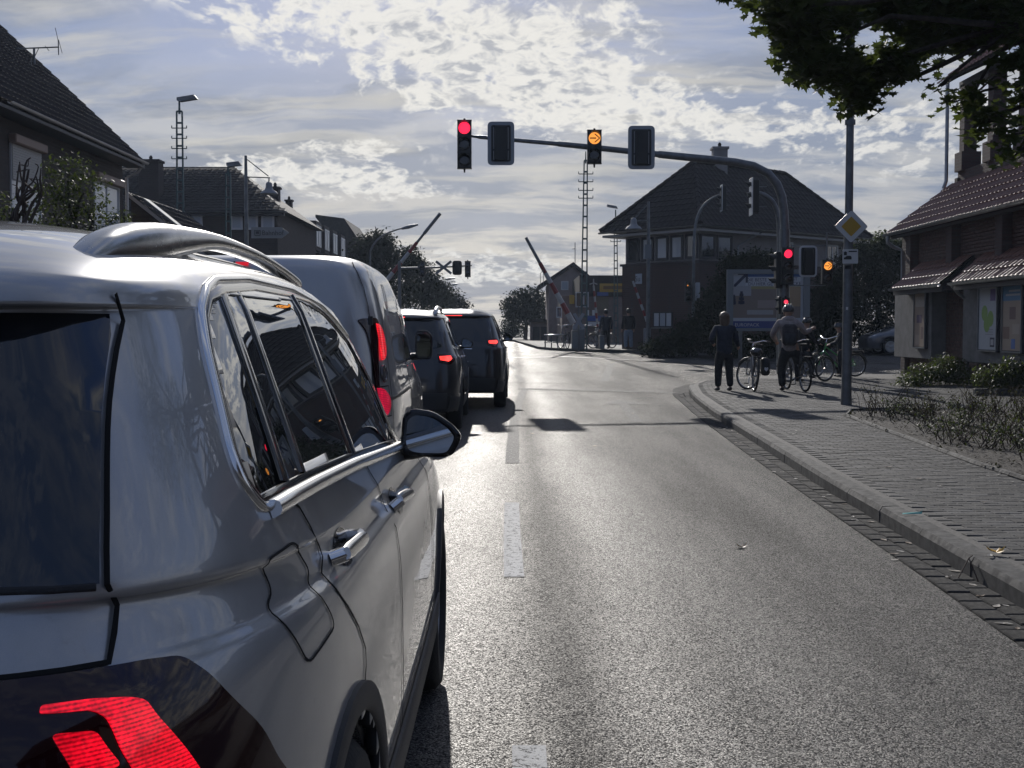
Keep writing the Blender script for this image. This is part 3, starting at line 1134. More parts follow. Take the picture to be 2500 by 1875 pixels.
def cabin(root, y0, y1, zb, hw, seats):
    """floor at belt height, seats and dashboard seen through the glass"""
    mb = MB()
    mb.box((0, (y0 + y1) / 2, zb - .03), (hw * 2, y1 - y0, .05))
    mb.build("parcel_floor", M_INNER, root, local=True)
    for x, y, z in seats:
        s_ = MB()
        s_.box((x, y, z - .32), (.46, .16, .50), ch=.05)
        s_.box((x, y - .01, z), (.26, .11, .17), ch=.04)
        s_.cyl((x - .07, y, z - .14), (x - .07, y, z - .04), .008, n=6)
        s_.cyl((x + .07, y, z - .14), (x + .07, y, z - .04), .008, n=6)
        s_.build("seat", M_SEAT, root, local=True, smooth=40)


def wing_mirror(root, S, side, y, zc, reach, w_, h_, pm, outline=None):
    """housing seen from behind, pane, arm"""
    xb = S.P(S.side_phi(y, zc - .02), zc - .02).x
    o = empty("wing_mirror", (0, 0, 0), parent=root)
    x1 = xb + reach
    x0 = x1 - w_
    ol = outline or [(0, .25), (.04, .85), (.2, 1), (.55, .93), (.85, .68), (1, .45), (.97, .3), (.86, .05), (.75, 0), (.25, 0), (.06, .06)]
    ol = rounded(ol, .12)
    pts = [(x0 + a * w_, zc - h_ / 2 + b * h_) for a, b in ol]
    n = len(pts)
    cx, cz = x0 + w_ * .45, zc
    hb = MB()
    vs = []
    for k, d in ((.90, -.004), (1.0, .0), (1.0, .02), (.93, .055), (.75, .085), (.4, .105)):
        vs += [((cx + (x - cx) * k) * side, y + d, cz + (z - cz) * k) for x, z in pts]
    fs = []
    for r in range(5):
        for i in range(n): fs.append((r * n + i, r * n + (i + 1) % n, (r + 1) * n + (i + 1) % n, (r + 1) * n + i))
    fs.append(tuple(5 * n + i for i in range(n)))
    hb.add(vs, fs)
    hb.build("housing", pm, o, local=True, smooth=50)
    gb = MB()
    gb.add([((cx + (x - cx) * .90) * side, y - .0035, cz + (z - cz) * .90) for x, z in pts], [tuple(range(n))])
    gb.build("pane_rim", M_GLOSSB, o, local=True)
    gb = MB()
    ys_ = .012
    gb.add([((cx + (x - cx) * .80) * side, y - .019 - (x - cx) * .17, cz - .002 + (z - cz) * .78) for x, z in pts], [tuple(range(n))])
    gb.build("mirror_pane", M_MIRROR, o, local=True)
    ab = MB()
    ab.tube([((xb - .03) * side, y + .06, zc - h_ * .42), ((x0 + .03) * side, y + .05, zc - h_ * .40), ((x0 + w_ * .4) * side, y + .045, zc - h_ * .36)], [.032, .028, .024], 8)
    ab.build("arm", M_BLACK, o, local=True, smooth=True)
    return o


# ---- the near grey estate-like SUV
TIG = [(.30, .30, .30, .78, -.74, 3.35, 6), (.25, .22, .22, .86, -.82, 3.46, 6), (.36, .34, .34, .905, -.885, 3.54, 6), (.60, .58, .55, .92, -.90, 3.58, 6),
       (.80, .76, .66, .916, -.885, 3.57, 6), (.955, .90, .72, .903, -.86, 3.52, 6), (1.015, .955, .79, .890, -.835, 3.42, 6), (1.045, .985, .84, .870, -.815, 3.3, 6),
       (1.10, 1.035, .95, .860, -.795, 3.0, 5.5),
       (1.135, 1.07, 1.06, .845, -.775, 2.25, 6), (1.33, 1.28, 1.28, .768, -.68, 1.98, 6.5), (1.452, 1.455, 1.43, .704, -.605, 1.76, 6.5),
       (1.460, 1.470, 1.445, .697, -.66, 1.74, 6.5), (1.50, 1.50, 1.47, .680, -.635, 1.66, 6.5),
       (1.54, 1.555, 1.53, .615, -.53, 1.45, 5.5), (1.575, 1.60, 1.58, .47, -.40, 1.15, 4), (1.60, 1.63, 1.62, .26, -.15, .7, 4), (1.61, 1.64, 1.63, .001, .1, .5, 4)]
S = Shell(TIG)
P_TIG = paint("silver_grey_paint", (.43, .435, .44), .5, .32, dirt=.55)
suv = empty("suv", (-1.19, 2.155, 0), label="silver grey SUV with roof rails, its rear right quarter filling the left of the photo", cat="car")
DLO = [(-.30, 1.160), (-.335, 1.20), (-.337, 1.25), (-.302, 1.314), (-.255, 1.391), (-.196, 1.452), (-.13, 1.483), (0, 1.504), (.32, 1.519), (.79, 1.512), (1.075, 1.475), (1.36, 1.395), (1.483, 1.294), (1.55, 1.15), (1.545, 1.08), (1.2, 1.10), (.638, 1.131), (.079, 1.155), (-.133, 1.162)]
gq = [(-.285, 1.172), (-.315, 1.21), (-.315, 1.25), (-.28, 1.315), (-.235, 1.388), (-.178, 1.445), (-.12, 1.472), (-.052, 1.488), (-.17, 1.172)]
gs = [(-.005, 1.492), (.095, 1.500), (.035, 1.168), (-.125, 1.170)]
gr = [(.15, 1.503), (.35, 1.507), (.645, 1.503), (.63, 1.143), (.36, 1.158), (.085, 1.166)]
gf = [(.76, 1.500), (.90, 1.493), (1.07, 1.463), (1.33, 1.386), (1.45, 1.285), (1.50, 1.17), (1.50, 1.100), (1.2, 1.112), (.745, 1.137)]
def wcut(c, n): return c.y > 1.0 and 1.08 < c.z < 1.56 and (n.y > .25 or n.z > .5) and abs(n.x) < .62 and c.x < S.P(S.side_phi(min(c.y, 1.9), min(1.45, c.z)), min(1.45, c.z)).x - .06
def rcut(c, n): return c.y < -.3 and 1.155 < c.z < 1.445 and abs(n.x) < .8 and c.x < .93 * crv([(.715,), (.70,), (.66,)], (c.z - 1.13) / .16)[0]
body, wind, rearp = make_body(S, suv, P_TIG, 150, 170, cut_side=[erode(DLO, .035)], cut_front=wcut, arches=[(0, .345, .385), (2.68, .345, .385)])
wind.build("windscreen", M_GLASSF, suv, local=True, smooth=True, fix=False)
for sd_ in (1, -1):
    for nm, pl, m_ in (("quarter_window", gq, M_GLASSD), ("quarter_window", gs, M_GLASSD), ("rear_door_window", gr, M_GLASSD), ("front_door_window", gf, M_GLASSF)):
        mb = MB()
        patch(mb, S, rounded(pl, .018), 'side', off=-.001, side=sd_, grid=.05)
        mb.build(nm, m_, suv, local=True, smooth=True)
    mb = MB()                                   # black surround between the panes
    for a, b, w_ in (((-.108, 1.172), (-.026, 1.490), .060), ((.058, 1.168), (.125, 1.502), .048), ((.690, 1.138), (.705, 1.503), .105)):
        strip(mb, S, [a, b], 'side', w_, .004, off=-.001, side=sd_)
    strip(mb, S, [(.705, 1.503), (.69, 1.138)], 'side', .02, .004, off=.003, side=sd_)
    strip(mb, S, [(1.53, 1.13), (1.475, 1.285), (1.345, 1.392), (1.072, 1.470), (.9, 1.498), (.7, 1.508), (.32, 1.512), (0, 1.498), (-.125, 1.478), (-.188, 1.448), (-.245, 1.389), (-.292, 1.315), (-.326, 1.25), (-.325, 1.20), (-.292, 1.166), (-.133, 1.164), (.079, 1.158), (.638, 1.134), (1.2, 1.104), (1.53, 1.085)], 'side', .022, .005, off=-.001, side=sd_, closed=True)
    strip(mb, S, [(1.6, 1.085), (1.56, 1.2), (1.50, 1.30), (1.36, 1.405)], 'side', .055, .004, off=-.002, side=sd_)
    mb.build("window_seal", M_GLOSSB, suv, local=True, smooth=45)
    mb = MB()                                   # chrome line round the glass, broad along the belt
    strip(mb, S, rounded([(1.56, 1.072), (1.2, 1.092), (.638, 1.122), (.079, 1.146), (-.133, 1.153), (-.30, 1.154), (-.346, 1.20), (-.345, 1.25), (-.310, 1.318), (-.262, 1.396), (-.200, 1.461), (-.13, 1.493), (0, 1.513), (.32, 1.527), (.79, 1.520), (1.08, 1.484), (1.37, 1.404)], .03, closed=False), 'side', .017, .008, off=.0, side=sd_)
    strip(mb, S, [(1.57, 1.066), (1.2, 1.086), (.638, 1.117), (.079, 1.141), (-.133, 1.148), (-.27, 1.149)], 'side', .030, .020, off=.001, side=sd_)
    mb.build("chrome_window_trim", M_CHROME, suv, local=True, smooth=60)
    mb = MB()                                   # panel gaps
    flap = rounded([(-.36, 1.088), (-.197, 1.088), (-.132, 1.028), (-.168, 1.012), (-.102, .928), (-.30, .916), (-.385, 1.022), (-.335, 1.038)], .028)
    strip(mb, S, flap, 'side', .0042, .001, off=.0018, side=sd_, closed=True, step=.015)
    mb.build("fuel_flap_gap" if sd_ > 0 else "service_flap_gap", M_GAP, suv, local=True) if sd_ > 0 else None
    for pl_ in ([(-.122, 1.143), (-.083, 1.125), (-.030, 1.05), (-.019, 1.029), (-.06, 1.008), (-.034, .974), (.028, .929), (.106, .875), (.16, .82), (.15, .79), (.12, .76)],
                [(.80, 1.11), (.86, 1.04), (.885, .99), (.90, .93), (.90, .85), (.86, .75), (.84, .66), (.85, .55), (.86, .385), (1.4, .38), (1.95, .40), (2.02, .7), (2.05, .9), (2.02, 1.02)]):
        mb = MB()
        strip(mb, S, pl_, 'side', .0065, .001, off=.0018, side=sd_)
        mb.build("door_gap", M_GAP, suv, local=True)
    for hy, hz in ((.17, 1.008), (1.10, .965)):   # handles with their recess
        hb = MB()
        strip(hb, S, [(hy - .12, hz + .008), (hy - .085, hz + .006), (hy + .08, hz - .002), (hy + .115, hz - .004)], 'side', lambda t: .030 if .1 < t < .9 else .024, .010, off=.028, side=sd_)
        pa = []
        for yy_, e in ((-.12, .0), (-.105, .03), (.1, .03), (.115, .0)):
            p, n = S.PN(S.side_phi(hy + yy_, hz), hz + .002)
            q = p + n * (e - .004)
            pa.append((q.x * sd_, q.y, q.z + .002))
        hb.tube(pa[:2], [.016, .015], 8)
        hb.tube(pa[2:], [.015, .016], 8)
        ho = hb.build("door_handle", M_CHROME, suv, local=True, smooth=50)
        hb = MB()
        hc = [(hy + .085 * math.cos(t), hz + .006 + .034 * math.sin(t)) for t in [2 * math.pi * i / 20 for i in range(20)]]
        patch(hb, S, hc, 'side', off=.0012, side=sd_, grid=.03)
        hb.build("handle_recess", M_GLOSSB, suv, local=True, smooth=True)
    mb = MB()                                   # wheel arch mouldings and sill cladding
    for ay in (0, 2.68):
        arc = [(ay + .425 * math.cos(t), .345 + .415 * math.sin(t)) for t in [math.radians(-8 + 196 * i / 30) for i in range(31)]]
        strip(mb, S, arc, 'side', .055, .012, off=.0, side=sd_, prof=[(-.5, -.6), (-.48, .8), (-.2, 1), (.3, .9), (.47, .5), (.5, 0)])
        arc = [(ay + .393 * math.cos(t), .345 + .385 * math.sin(t)) for t in [math.radians(-8 + 196 * i / 30) for i in range(31)]]
        strip(mb, S, arc, 'side', .03, .004, off=-.03, side=sd_)
    strip(mb, S, [(.40, .37), (.9, .355), (1.6, .35), (2.27, .36)], 'side', .16, .014, off=.0, side=sd_)
    strip(mb, S, [(-.88, .42), (-.8, .40), (-.6, .37), (-.42, .36)], 'side', .20, .012, off=.0, side=sd_)
    strip(mb, S, [(.42, .46), (.9, .452), (1.6, .45), (2.25, .47)], 'side', .012, .008, off=.006, side=sd_)
    mb.build("arch_cladding", M_TRIM, suv, local=True, smooth=50)
    wheel(suv, .795, 0, .345, .235, sd_)
    wheel(suv, .795, 2.68, .345, .235, sd_)
    # roof rail
    mb = MB()
    rp = [(-.395, 1.536), (-.36, 1.555), (-.295, 1.578), (-.165, 1.600), (.035, 1.612), (.325, 1.619), (.705, 1.610), (.995, 1.592), (1.255, 1.570), (1.36, 1.555)]
    rr = [(.018, .012), (.026, .022), (.031, .032), (.033, .040), (.031, .030), (.027, .017), (.024, .013), (.022, .012), (.018, .012), (.006, .006)]
    vs, fs = [], []
    fine = [crv([(a[0], a[1], b[0], b[1]) for a, b in zip(rp, rr)], i / 5) for i in range(5 * (len(rp) - 1) + 1)]
    for yy_, zz_, rx_, rz_ in fine:
        xx_ = .570 + .015 * min(1, max(0, (yy_ + .4) / .3))
        for k in range(14):
            t = 2 * math.pi * k / 14
            c_, s_ = math.cos(t), math.sin(t)
            vs.append(((xx_ + rx_ * math.copysign(abs(c_) ** .8, c_)) * sd_, yy_, zz_ - rz_ + rz_ * math.copysign(abs(s_) ** .8, s_)))
    for i in range(len(fine) - 1):
        for k in range(14): fs.append((i * 14 + k, i * 14 + (k + 1) % 14, (i + 1) * 14 + (k + 1) % 14, (i + 1) * 14 + k))
    fs.append(tuple(range(14)))
    mb.add(vs, fs)
    rail = mb.build("roof_rail", M_SATIN, suv, local=True, smooth=60)
    mb = MB()
    vs = []
    for yy_, zt, zb in ((-.26, 1.535, 1.50), (-.15, 1.556, 1.50), (-.05, 1.568, 1.51), (.06, 1.572, 1.51)):
        for x_, z_ in ((.562, zb), (.562, zt), (.606, zt), (.606, zb)): vs.append((x_ * sd_, yy_, z_))
    mb.add(vs, [(i * 4 + j, i * 4 + (j + 1) % 4, i * 4 + 4 + (j + 1) % 4, i * 4 + 4 + j) for i in range(3) for j in range(4)] + [(0, 1, 2, 3), (12, 13, 14, 15)])
    mb.build("rail_foot", mat("rail_foot_grey", (.20, .20, .20), .4, metal=.6), suv, local=True, smooth=30)
    wing_mirror(suv, S, sd_, 1.56, 1.112, .205, .185, .148, M_GLOSSB)
    # lamp cluster wrapping the corner
    lamp = empty("tail_lamp", (0, 0, 0), parent=suv)
    LR = [(S.rear_phi(x, z), z) for x, z in [(.585, .86), (.585, 1.029), (.651, 1.028), (.708, 1.026), (.742, 1.023)]] + [(S.side_phi(y, z), z) for y, z in [(-.66, 1.021), (-.63, 1.017), (-.605, .99), (-.57, .945), (-.51, .889), (-.476, .836), (-.44, .80), (-.50, .79), (-.60, .80)]] + [(S.rear_phi(x, z), z) for x, z in [(.76, .81), (.70, .83)]]
    mb = MB()
    patch(mb, S, rounded(LR, .05), 'phi', off=.006, side=sd_, grid=.03, thick=.01)
    mb.build("lens", M_REDOFF, lamp, local=True, smooth=35)
    lit = [(.655, 1.001), (.70, .999), (.733, .992), (.748, .985), (.758, .967), (.772, .943), (.786, .915), (.798, .886), (.806, .862), (.765, .862), (.755, .886), (.74, .920), (.731, .940), (.724, .960), (.716, .978), (.702, .988), (.655, .993)]
    mb = MB()
    patch(mb, S, [(S.rear_phi(x, z), z) for x, z in rounded(lit, .012)], 'phi', off=.0085, side=sd_, grid=.02, thick=.004)
    mb.build("lit_arc", M_LITRED, lamp, local=True, smooth=35)
    mb = MB()
    patch(mb, S, [(S.rear_phi(x, z), z) for x, z in rounded([(.668, .972), (.708, .967), (.718, .948), (.733, .922), (.695, .920), (.683, .945)], .008)], 'phi', off=.0085, side=sd_, grid=.02, thick=.004)
    mb.build("lit_block", M_LITRED, lamp, local=True, smooth=35)

# tailgate: edge gaps, glass, spoiler line
mb = MB()
gap_r = [(.648, 1.475), (.657, 1.40), (.672, 1.30), (.688, 1.20), (.699, 1.12), (.703, 1.09), (.706, 1.06), (.708, 1.03), (.590, 1.032), (.588, .80)]
for sd_ in (1, -1): strip(mb, S, gap_r, 'rear', .008, .001, off=.005, side=sd_, step=.03)
for sd_ in (1, -1): strip(mb, S, [(.0, 1.034), (.3, 1.034), (.585, 1.033)], 'rear', .008, .001, off=.005, side=sd_)
mb.build("tailgate_gap", M_GAP, suv, local=True)
mb = MB()
for sd_ in (1, -1): patch(mb, S, [(.0, 1.135), (.3, 1.134), (.60, 1.128), (.693, 1.122), (.680, 1.22), (.664, 1.32), (.648, 1.42), (.640, 1.448), (.3, 1.452), (.0, 1.452)], 'rear', off=.002, side=sd_, grid=.05)
mb.build("tailgate_glass", mat("privacy_glass", (.006, .009, .014), .03, coat=1.0, coat_rough=.01), suv, local=True, smooth=True)
mb = MB()
for sd_ in (1, -1): strip(mb, S, [(.0, 1.131), (.3, 1.130), (.60, 1.125), (.69, 1.119)], 'rear', .010, .002, off=.001, side=sd_)
mb.build("glass_seal", M_BLACK, suv, local=True)
mb = MB()
for sd_ in (1, -1): strip(mb, S, [(-.001, 1.02), (.35, 1.015), (.585, 1.005)], 'rear', .03, .004, off=.002, side=sd_)
mb.build("tailgate_trim", M_REDOFF, suv, local=True)
cabin(suv, -.55, 2.2, 1.03, .70, [(.38, .92, 1.30), (-.38, .92, 1.30), (.42, .0, 1.24), (-.42, .0, 1.24)])
mb = MB()
mb.torus((-.38, 1.42, 1.10), .18, .016, axis=(0, 1, -.4), n=24, m=6)
mb.build("steering_wheel", M_BLACK, suv, local=True, smooth=True)
mb = MB().box((0, 1.35, .6), (1.5, 4.0, .5)).box((0, -.6, .45), (1.2, .35, .35))
mb.build("underbody", M_BLACK, suv, local=True)

# ------------------------------------------------------------------ the other cars
def simple_car(name, T, loc, yaw, pm, label, windows=(), rear_pane=None, arches=(0, 2.65), wr=.34, nv=46, nph=72, wcuts=True, wx=.78, rim=M_RIM):
    S = Shell(T)
    root = empty(name, loc, yaw, label=label, cat="car")
    cuts = [erode(w_[0], .03) for w_ in windows if w_[0]]
    body, wind, rearp = make_body(S, root, pm, nv, nph, cut_side=cuts, arches=[(a, wr, wr + .04) for a in arches],
                                  cut_front=(lambda c, n: c.y > .9 and 1.12 < c.z < T[-5][1] - .03 and (n.y > .25) and c.x < .93 * S.P(S.side_phi(min(c.y, 1.5), c.z), c.z).x * .9) if wcuts else None)
    if wind.v: wind.build("windscreen", M_GLASSF, root, local=True, smooth=True, fix=False)
    for sd_ in (1, -1):
        for pl, m_, nm in windows:
            mb = MB()
            patch(mb, S, rounded(pl, .03), 'side', off=.002, side=sd_, grid=.08)
            mb.build(nm, m_, root, local=True, smooth=True)
        for ay in arches:
            mb = MB()
            arc = [(ay + (wr + .075) * math.cos(t), wr + (wr + .065) * math.sin(t)) for t in [math.radians(-6 + 192 * i / 20) for i in range(21)]]
            strip(mb, S, arc, 'side', .06, .010, side=sd_)
            mb.build("arch_moulding", M_TRIM, root, local=True, smooth=50)
            wheel(root, wx, ay, wr, .22, sd_, rim=rim)
    mb = MB().box((0, 1.3, .5), (1.45, 3.9, .45))
    mb.build("underbody", M_BLACK, root, local=True)
    return S, root


def lines(S, root, name, m, specs, where='side', sides=(1,), h=.001, off=.003):
    for pts, w_ in specs:
        for sd_ in sides:
            mb = MB()
            strip(mb, S, pts, where, w_, h, off=off, side=sd_)
            mb.build(name, m, root, local=True, smooth=50)


def panel(S, root, name, m, pts, where='rear', sides=(1,), off=.003, thick=0, grid=.06):
    for sd_ in sides:
        mb = MB()
        patch(mb, S, pts, where, off=off, side=sd_, grid=grid, thick=thick)
        mb.build(name, m, root, local=True, smooth=40)


# panel van
VAN = [(.38, .36, .36, .80, -.66, 3.2, 8), (.30, .26, .26, .87, -.78, 3.38, 8), (.50, .48, .48, .905, -.83, 3.44, 8), (.78, .78, .74, .918, -.81, 3.43, 8),
       (.98, .98, .90, .908, -.795, 3.3, 8), (1.06, 1.06, 1.02, .893, -.79, 2.95, 8), (1.20, 1.18, 1.2, .872, -.785, 2.45, 8), (1.50, 1.50, 1.5, .825, -.77, 2.1, 7.5),
       (1.72, 1.73, 1.69, .765, -.745, 1.75, 7), (1.80, 1.82, 1.76, .715, -.71, 1.55, 6.5), (1.85, 1.87, 1.81, .60, -.60, 1.3, 6), (1.872, 1.895, 1.84, .33, -.3, .8, 5), (1.878, 1.90, 1.85, .001, .1, .5, 4)]
P_VAN = paint("grey_van_paint", (.47, .475, .48), .4, .36, dirt=.35)
S2, van = simple_car("van", VAN, (-1.625, 7.85, 0), R(1.2), P_VAN, "grey high-roofed panel van with lit red tail lamps, right in front of the silver SUV",
                     windows=[([(1.15, 1.20), (1.15, 1.60), (1.6, 1.56), (2.2, 1.22), (2.2, 1.17)], M_GLASSF, "front_door_window")], arches=(0, 2.60), wr=.32, nv=60, nph=90)
cabin(van, .8, 2.2, 1.12, .74, [(.38, .95, 1.36), (-.38, .95, 1.36)])
lines(S2, van, "door_edge_gap", M_GAP, [([(.66, 1.82), (.70, 1.75), (.735, 1.66), (.76, 1.56), (.772, 1.48), (.785, 1.3), (.795, 1.1), (.80, .85), (.80, .55)], .007)], 'rear', sides=(1, -1))
lines(S2, van, "door_split_gap", M_GAP, [([(0, 1.84), (0, 1.4), (0, .9), (0, .45)], .012)], 'rear')
LV = [(S2.rear_phi(x, z), z) for x, z in [(.805, 1.49), (.810, 1.35), (.82, 1.15), (.83, .95), (.83, .88)]] + [(S2.side_phi(y, z), z) for y, z in [(-.705, .88), (-.685, .95), (-.66, 1.10), (-.655, 1.30), (-.67, 1.42), (-.71, 1.48)]]
lampv = [None, None]
for i, sd_ in enumerate((1, -1)):
    lo_ = empty("tail_lamp", (0, 0, 0), parent=van)
    mb = MB(); patch(mb, S2, rounded(LV, .05), 'phi', off=.010, side=sd_, grid=.035, thick=.012); mb.build("lens", M_REDOFF, lo_, local=True, smooth=40)
    def halfdisc(z0, z1):
        o_ = []
        for k in range(13):
            t = math.pi * k / 12
            zc, hz = (z0 + z1) / 2, (z1 - z0) / 2
            ph0 = S2.rear_phi(.812 + (1.4 - zc) * .03, zc)
            o_.append((ph0 + .075 * math.sin(t) ** .8, zc + hz * math.cos(t)))
        return o_
    mb = MB(); patch(mb, S2, halfdisc(1.235, 1.455), 'phi', off=.0125, side=sd_, grid=.02, thick=.004); mb.build("lit_upper", M_LITRED2 if False else lens_mat("lit_brake_lens_dots", (1, .015, .03), 1.25, 60, .15), lo_, local=True, smooth=40)
    mb = MB(); patch(mb, S2, halfdisc(.90, 1.075), 'phi', off=.0125, side=sd_, grid=.02, thick=.004); mb.build("lit_lower", lens_mat("lit_fog_lens", (1, .015, .08), .75, 60, .1), lo_, local=True, smooth=40)
    p, n = S2.PN(S2.rear_phi(.825, 1.155) + .035, 1.155)
    mb = MB(); mb.lathe((p.x * sd_, p.y, p.z), [(.055, .005), (.052, .014), (.035, .016), (.03, .010), (.001, .012)], 20, (n.x * sd_, n.y, n.z)); mb.build("reversing_lens", mat("smoked_lens", (.08, .07, .075), .1, coat=1), lo_, local=True, smooth=40)
mb = MB(); mb.box((.05, -.72, 1.80), (.07, .03, .02)); mb.build("third_brake_lamp", mat("dim_brake", (.3, .01, .02), .3, emit=(1, .02, .04), estr=.55), van, local=True)
lines(S2, van, "sliding_rail", M_BLACK, [([(-.60, 1.0), (.2, 1.0), (1.0, 1.0)], .022)], 'side', sides=(1,), h=.002)
lines(S2, van, "door_gap", M_GAP, [([(1.08, 1.66), (1.06, 1.2), (1.05, .8), (1.1, .45)], .009), ([(-.35, 1.72), (-.36, 1.3), (-.40, .95), (-.40, .75)], .009)], 'side', sides=(1, -1))
lines(S2, van, "fuel_flap_gap", M_GAP, [([(-.62, 1.08), (-.45, 1.08), (-.45, .90), (-.62, .90), (-.62, 1.08)], .007)], 'side')
panel(S2, van, "hinge", M_GLOSSB, [(-.60, 1.025), (-.52, 1.025), (-.52, .995), (-.60, .995)], 'side', off=.006, thick=.006)
mb = MB(); mb.box((.795, -.79, 1.47), (.025, .03, .05)); mb.build("door_hinge", M_BLACK, van, local=True)
panel(S2, van, "bumper", M_TRIM, [(-.80, .62), (.0, .63), (.80, .62), (.80, .36), (-.80, .36)], 'rear', off=.03, thick=.03)
wing_mirror(van, S2, 1, 2.12, 1.29, .20, .14, .235, M_BLACK, [(0, .1), (0, .85), (.15, 1), (.7, 1), (1, .82), (1, .15), (.85, 0), (.15, 0)])
wing_mirror(van, S2, -1, 2.12, 1.29, .20, .14, .235, M_BLACK, [(0, .1), (0, .85), (.15, 1), (.7, 1), (1, .82), (1, .15), (.85, 0), (.15, 0)])

# two dark SUVs
def suv_table(H, W, ov, L, wb):
    k = H / 1.65
    F = wb + .85
    return [(.34 * k, .32, .32, .80, -ov + .1, F - .2, 6), (.30, .24, .24, W - .05, -ov + .03, F - .1, 6.5), (.52, .5, .5, W, -ov - .02, F, 6.5), (.78, .76, .70, W - .003, -ov - .01, F, 6.5),
            (.98 * k, .93 * k, .82, W - .018, -ov + .03, F - .1, 6.5), (1.06 * k, 1.0 * k, .95, W - .05, -ov + .06, F - .5, 6), (1.13 * k, 1.07 * k, 1.08 * k, W - .085, -ov + .09, wb - .15, 6),
            (1.32 * k, 1.30 * k, 1.28 * k, W - .16, -ov + .17, wb - .5, 6), (1.50 * k, 1.50 * k, 1.46 * k, W - .245, -ov + .25, wb - .85, 6), (1.515 * k, 1.525 * k, 1.48 * k, W - .26, -ov + .19, wb - .95, 6),
            (1.57 * k, 1.58 * k, 1.54 * k, W - .33, -ov + .30, wb - 1.15, 5), (1.61 * k, 1.625 * k, 1.59 * k, W - .48, -ov + .5, wb - 1.6, 4), (1.63 * k, 1.65 * k, 1.62 * k, .001, .1, .5, 4)]


P_DK = paint("dark_blue_black_paint", (.006, .008, .013), .0, .4, dirt=.05)
P_DK2 = paint("black_brown_paint", (.006, .006, .008), .0, .4, dirt=.05)
def suv_windows(k, ov):
    return [([(-ov + .50, 1.16 * k), (-ov + .52, 1.25 * k), (-ov + .66, 1.44 * k), (.02, 1.455 * k), (.0, 1.14 * k)], M_GLASSD, "quarter_window"),
            ([(.08, 1.455 * k), (.72, 1.465 * k), (.70, 1.11 * k), (.06, 1.135 * k)], M_GLASSD, "rear_door_window"),
            ([(.80, 1.465 * k), (1.15, 1.44 * k), (1.62, 1.24 * k), (1.75, 1.09 * k), (.78, 1.105 * k)], M_GLASSF, "front_door_window")]


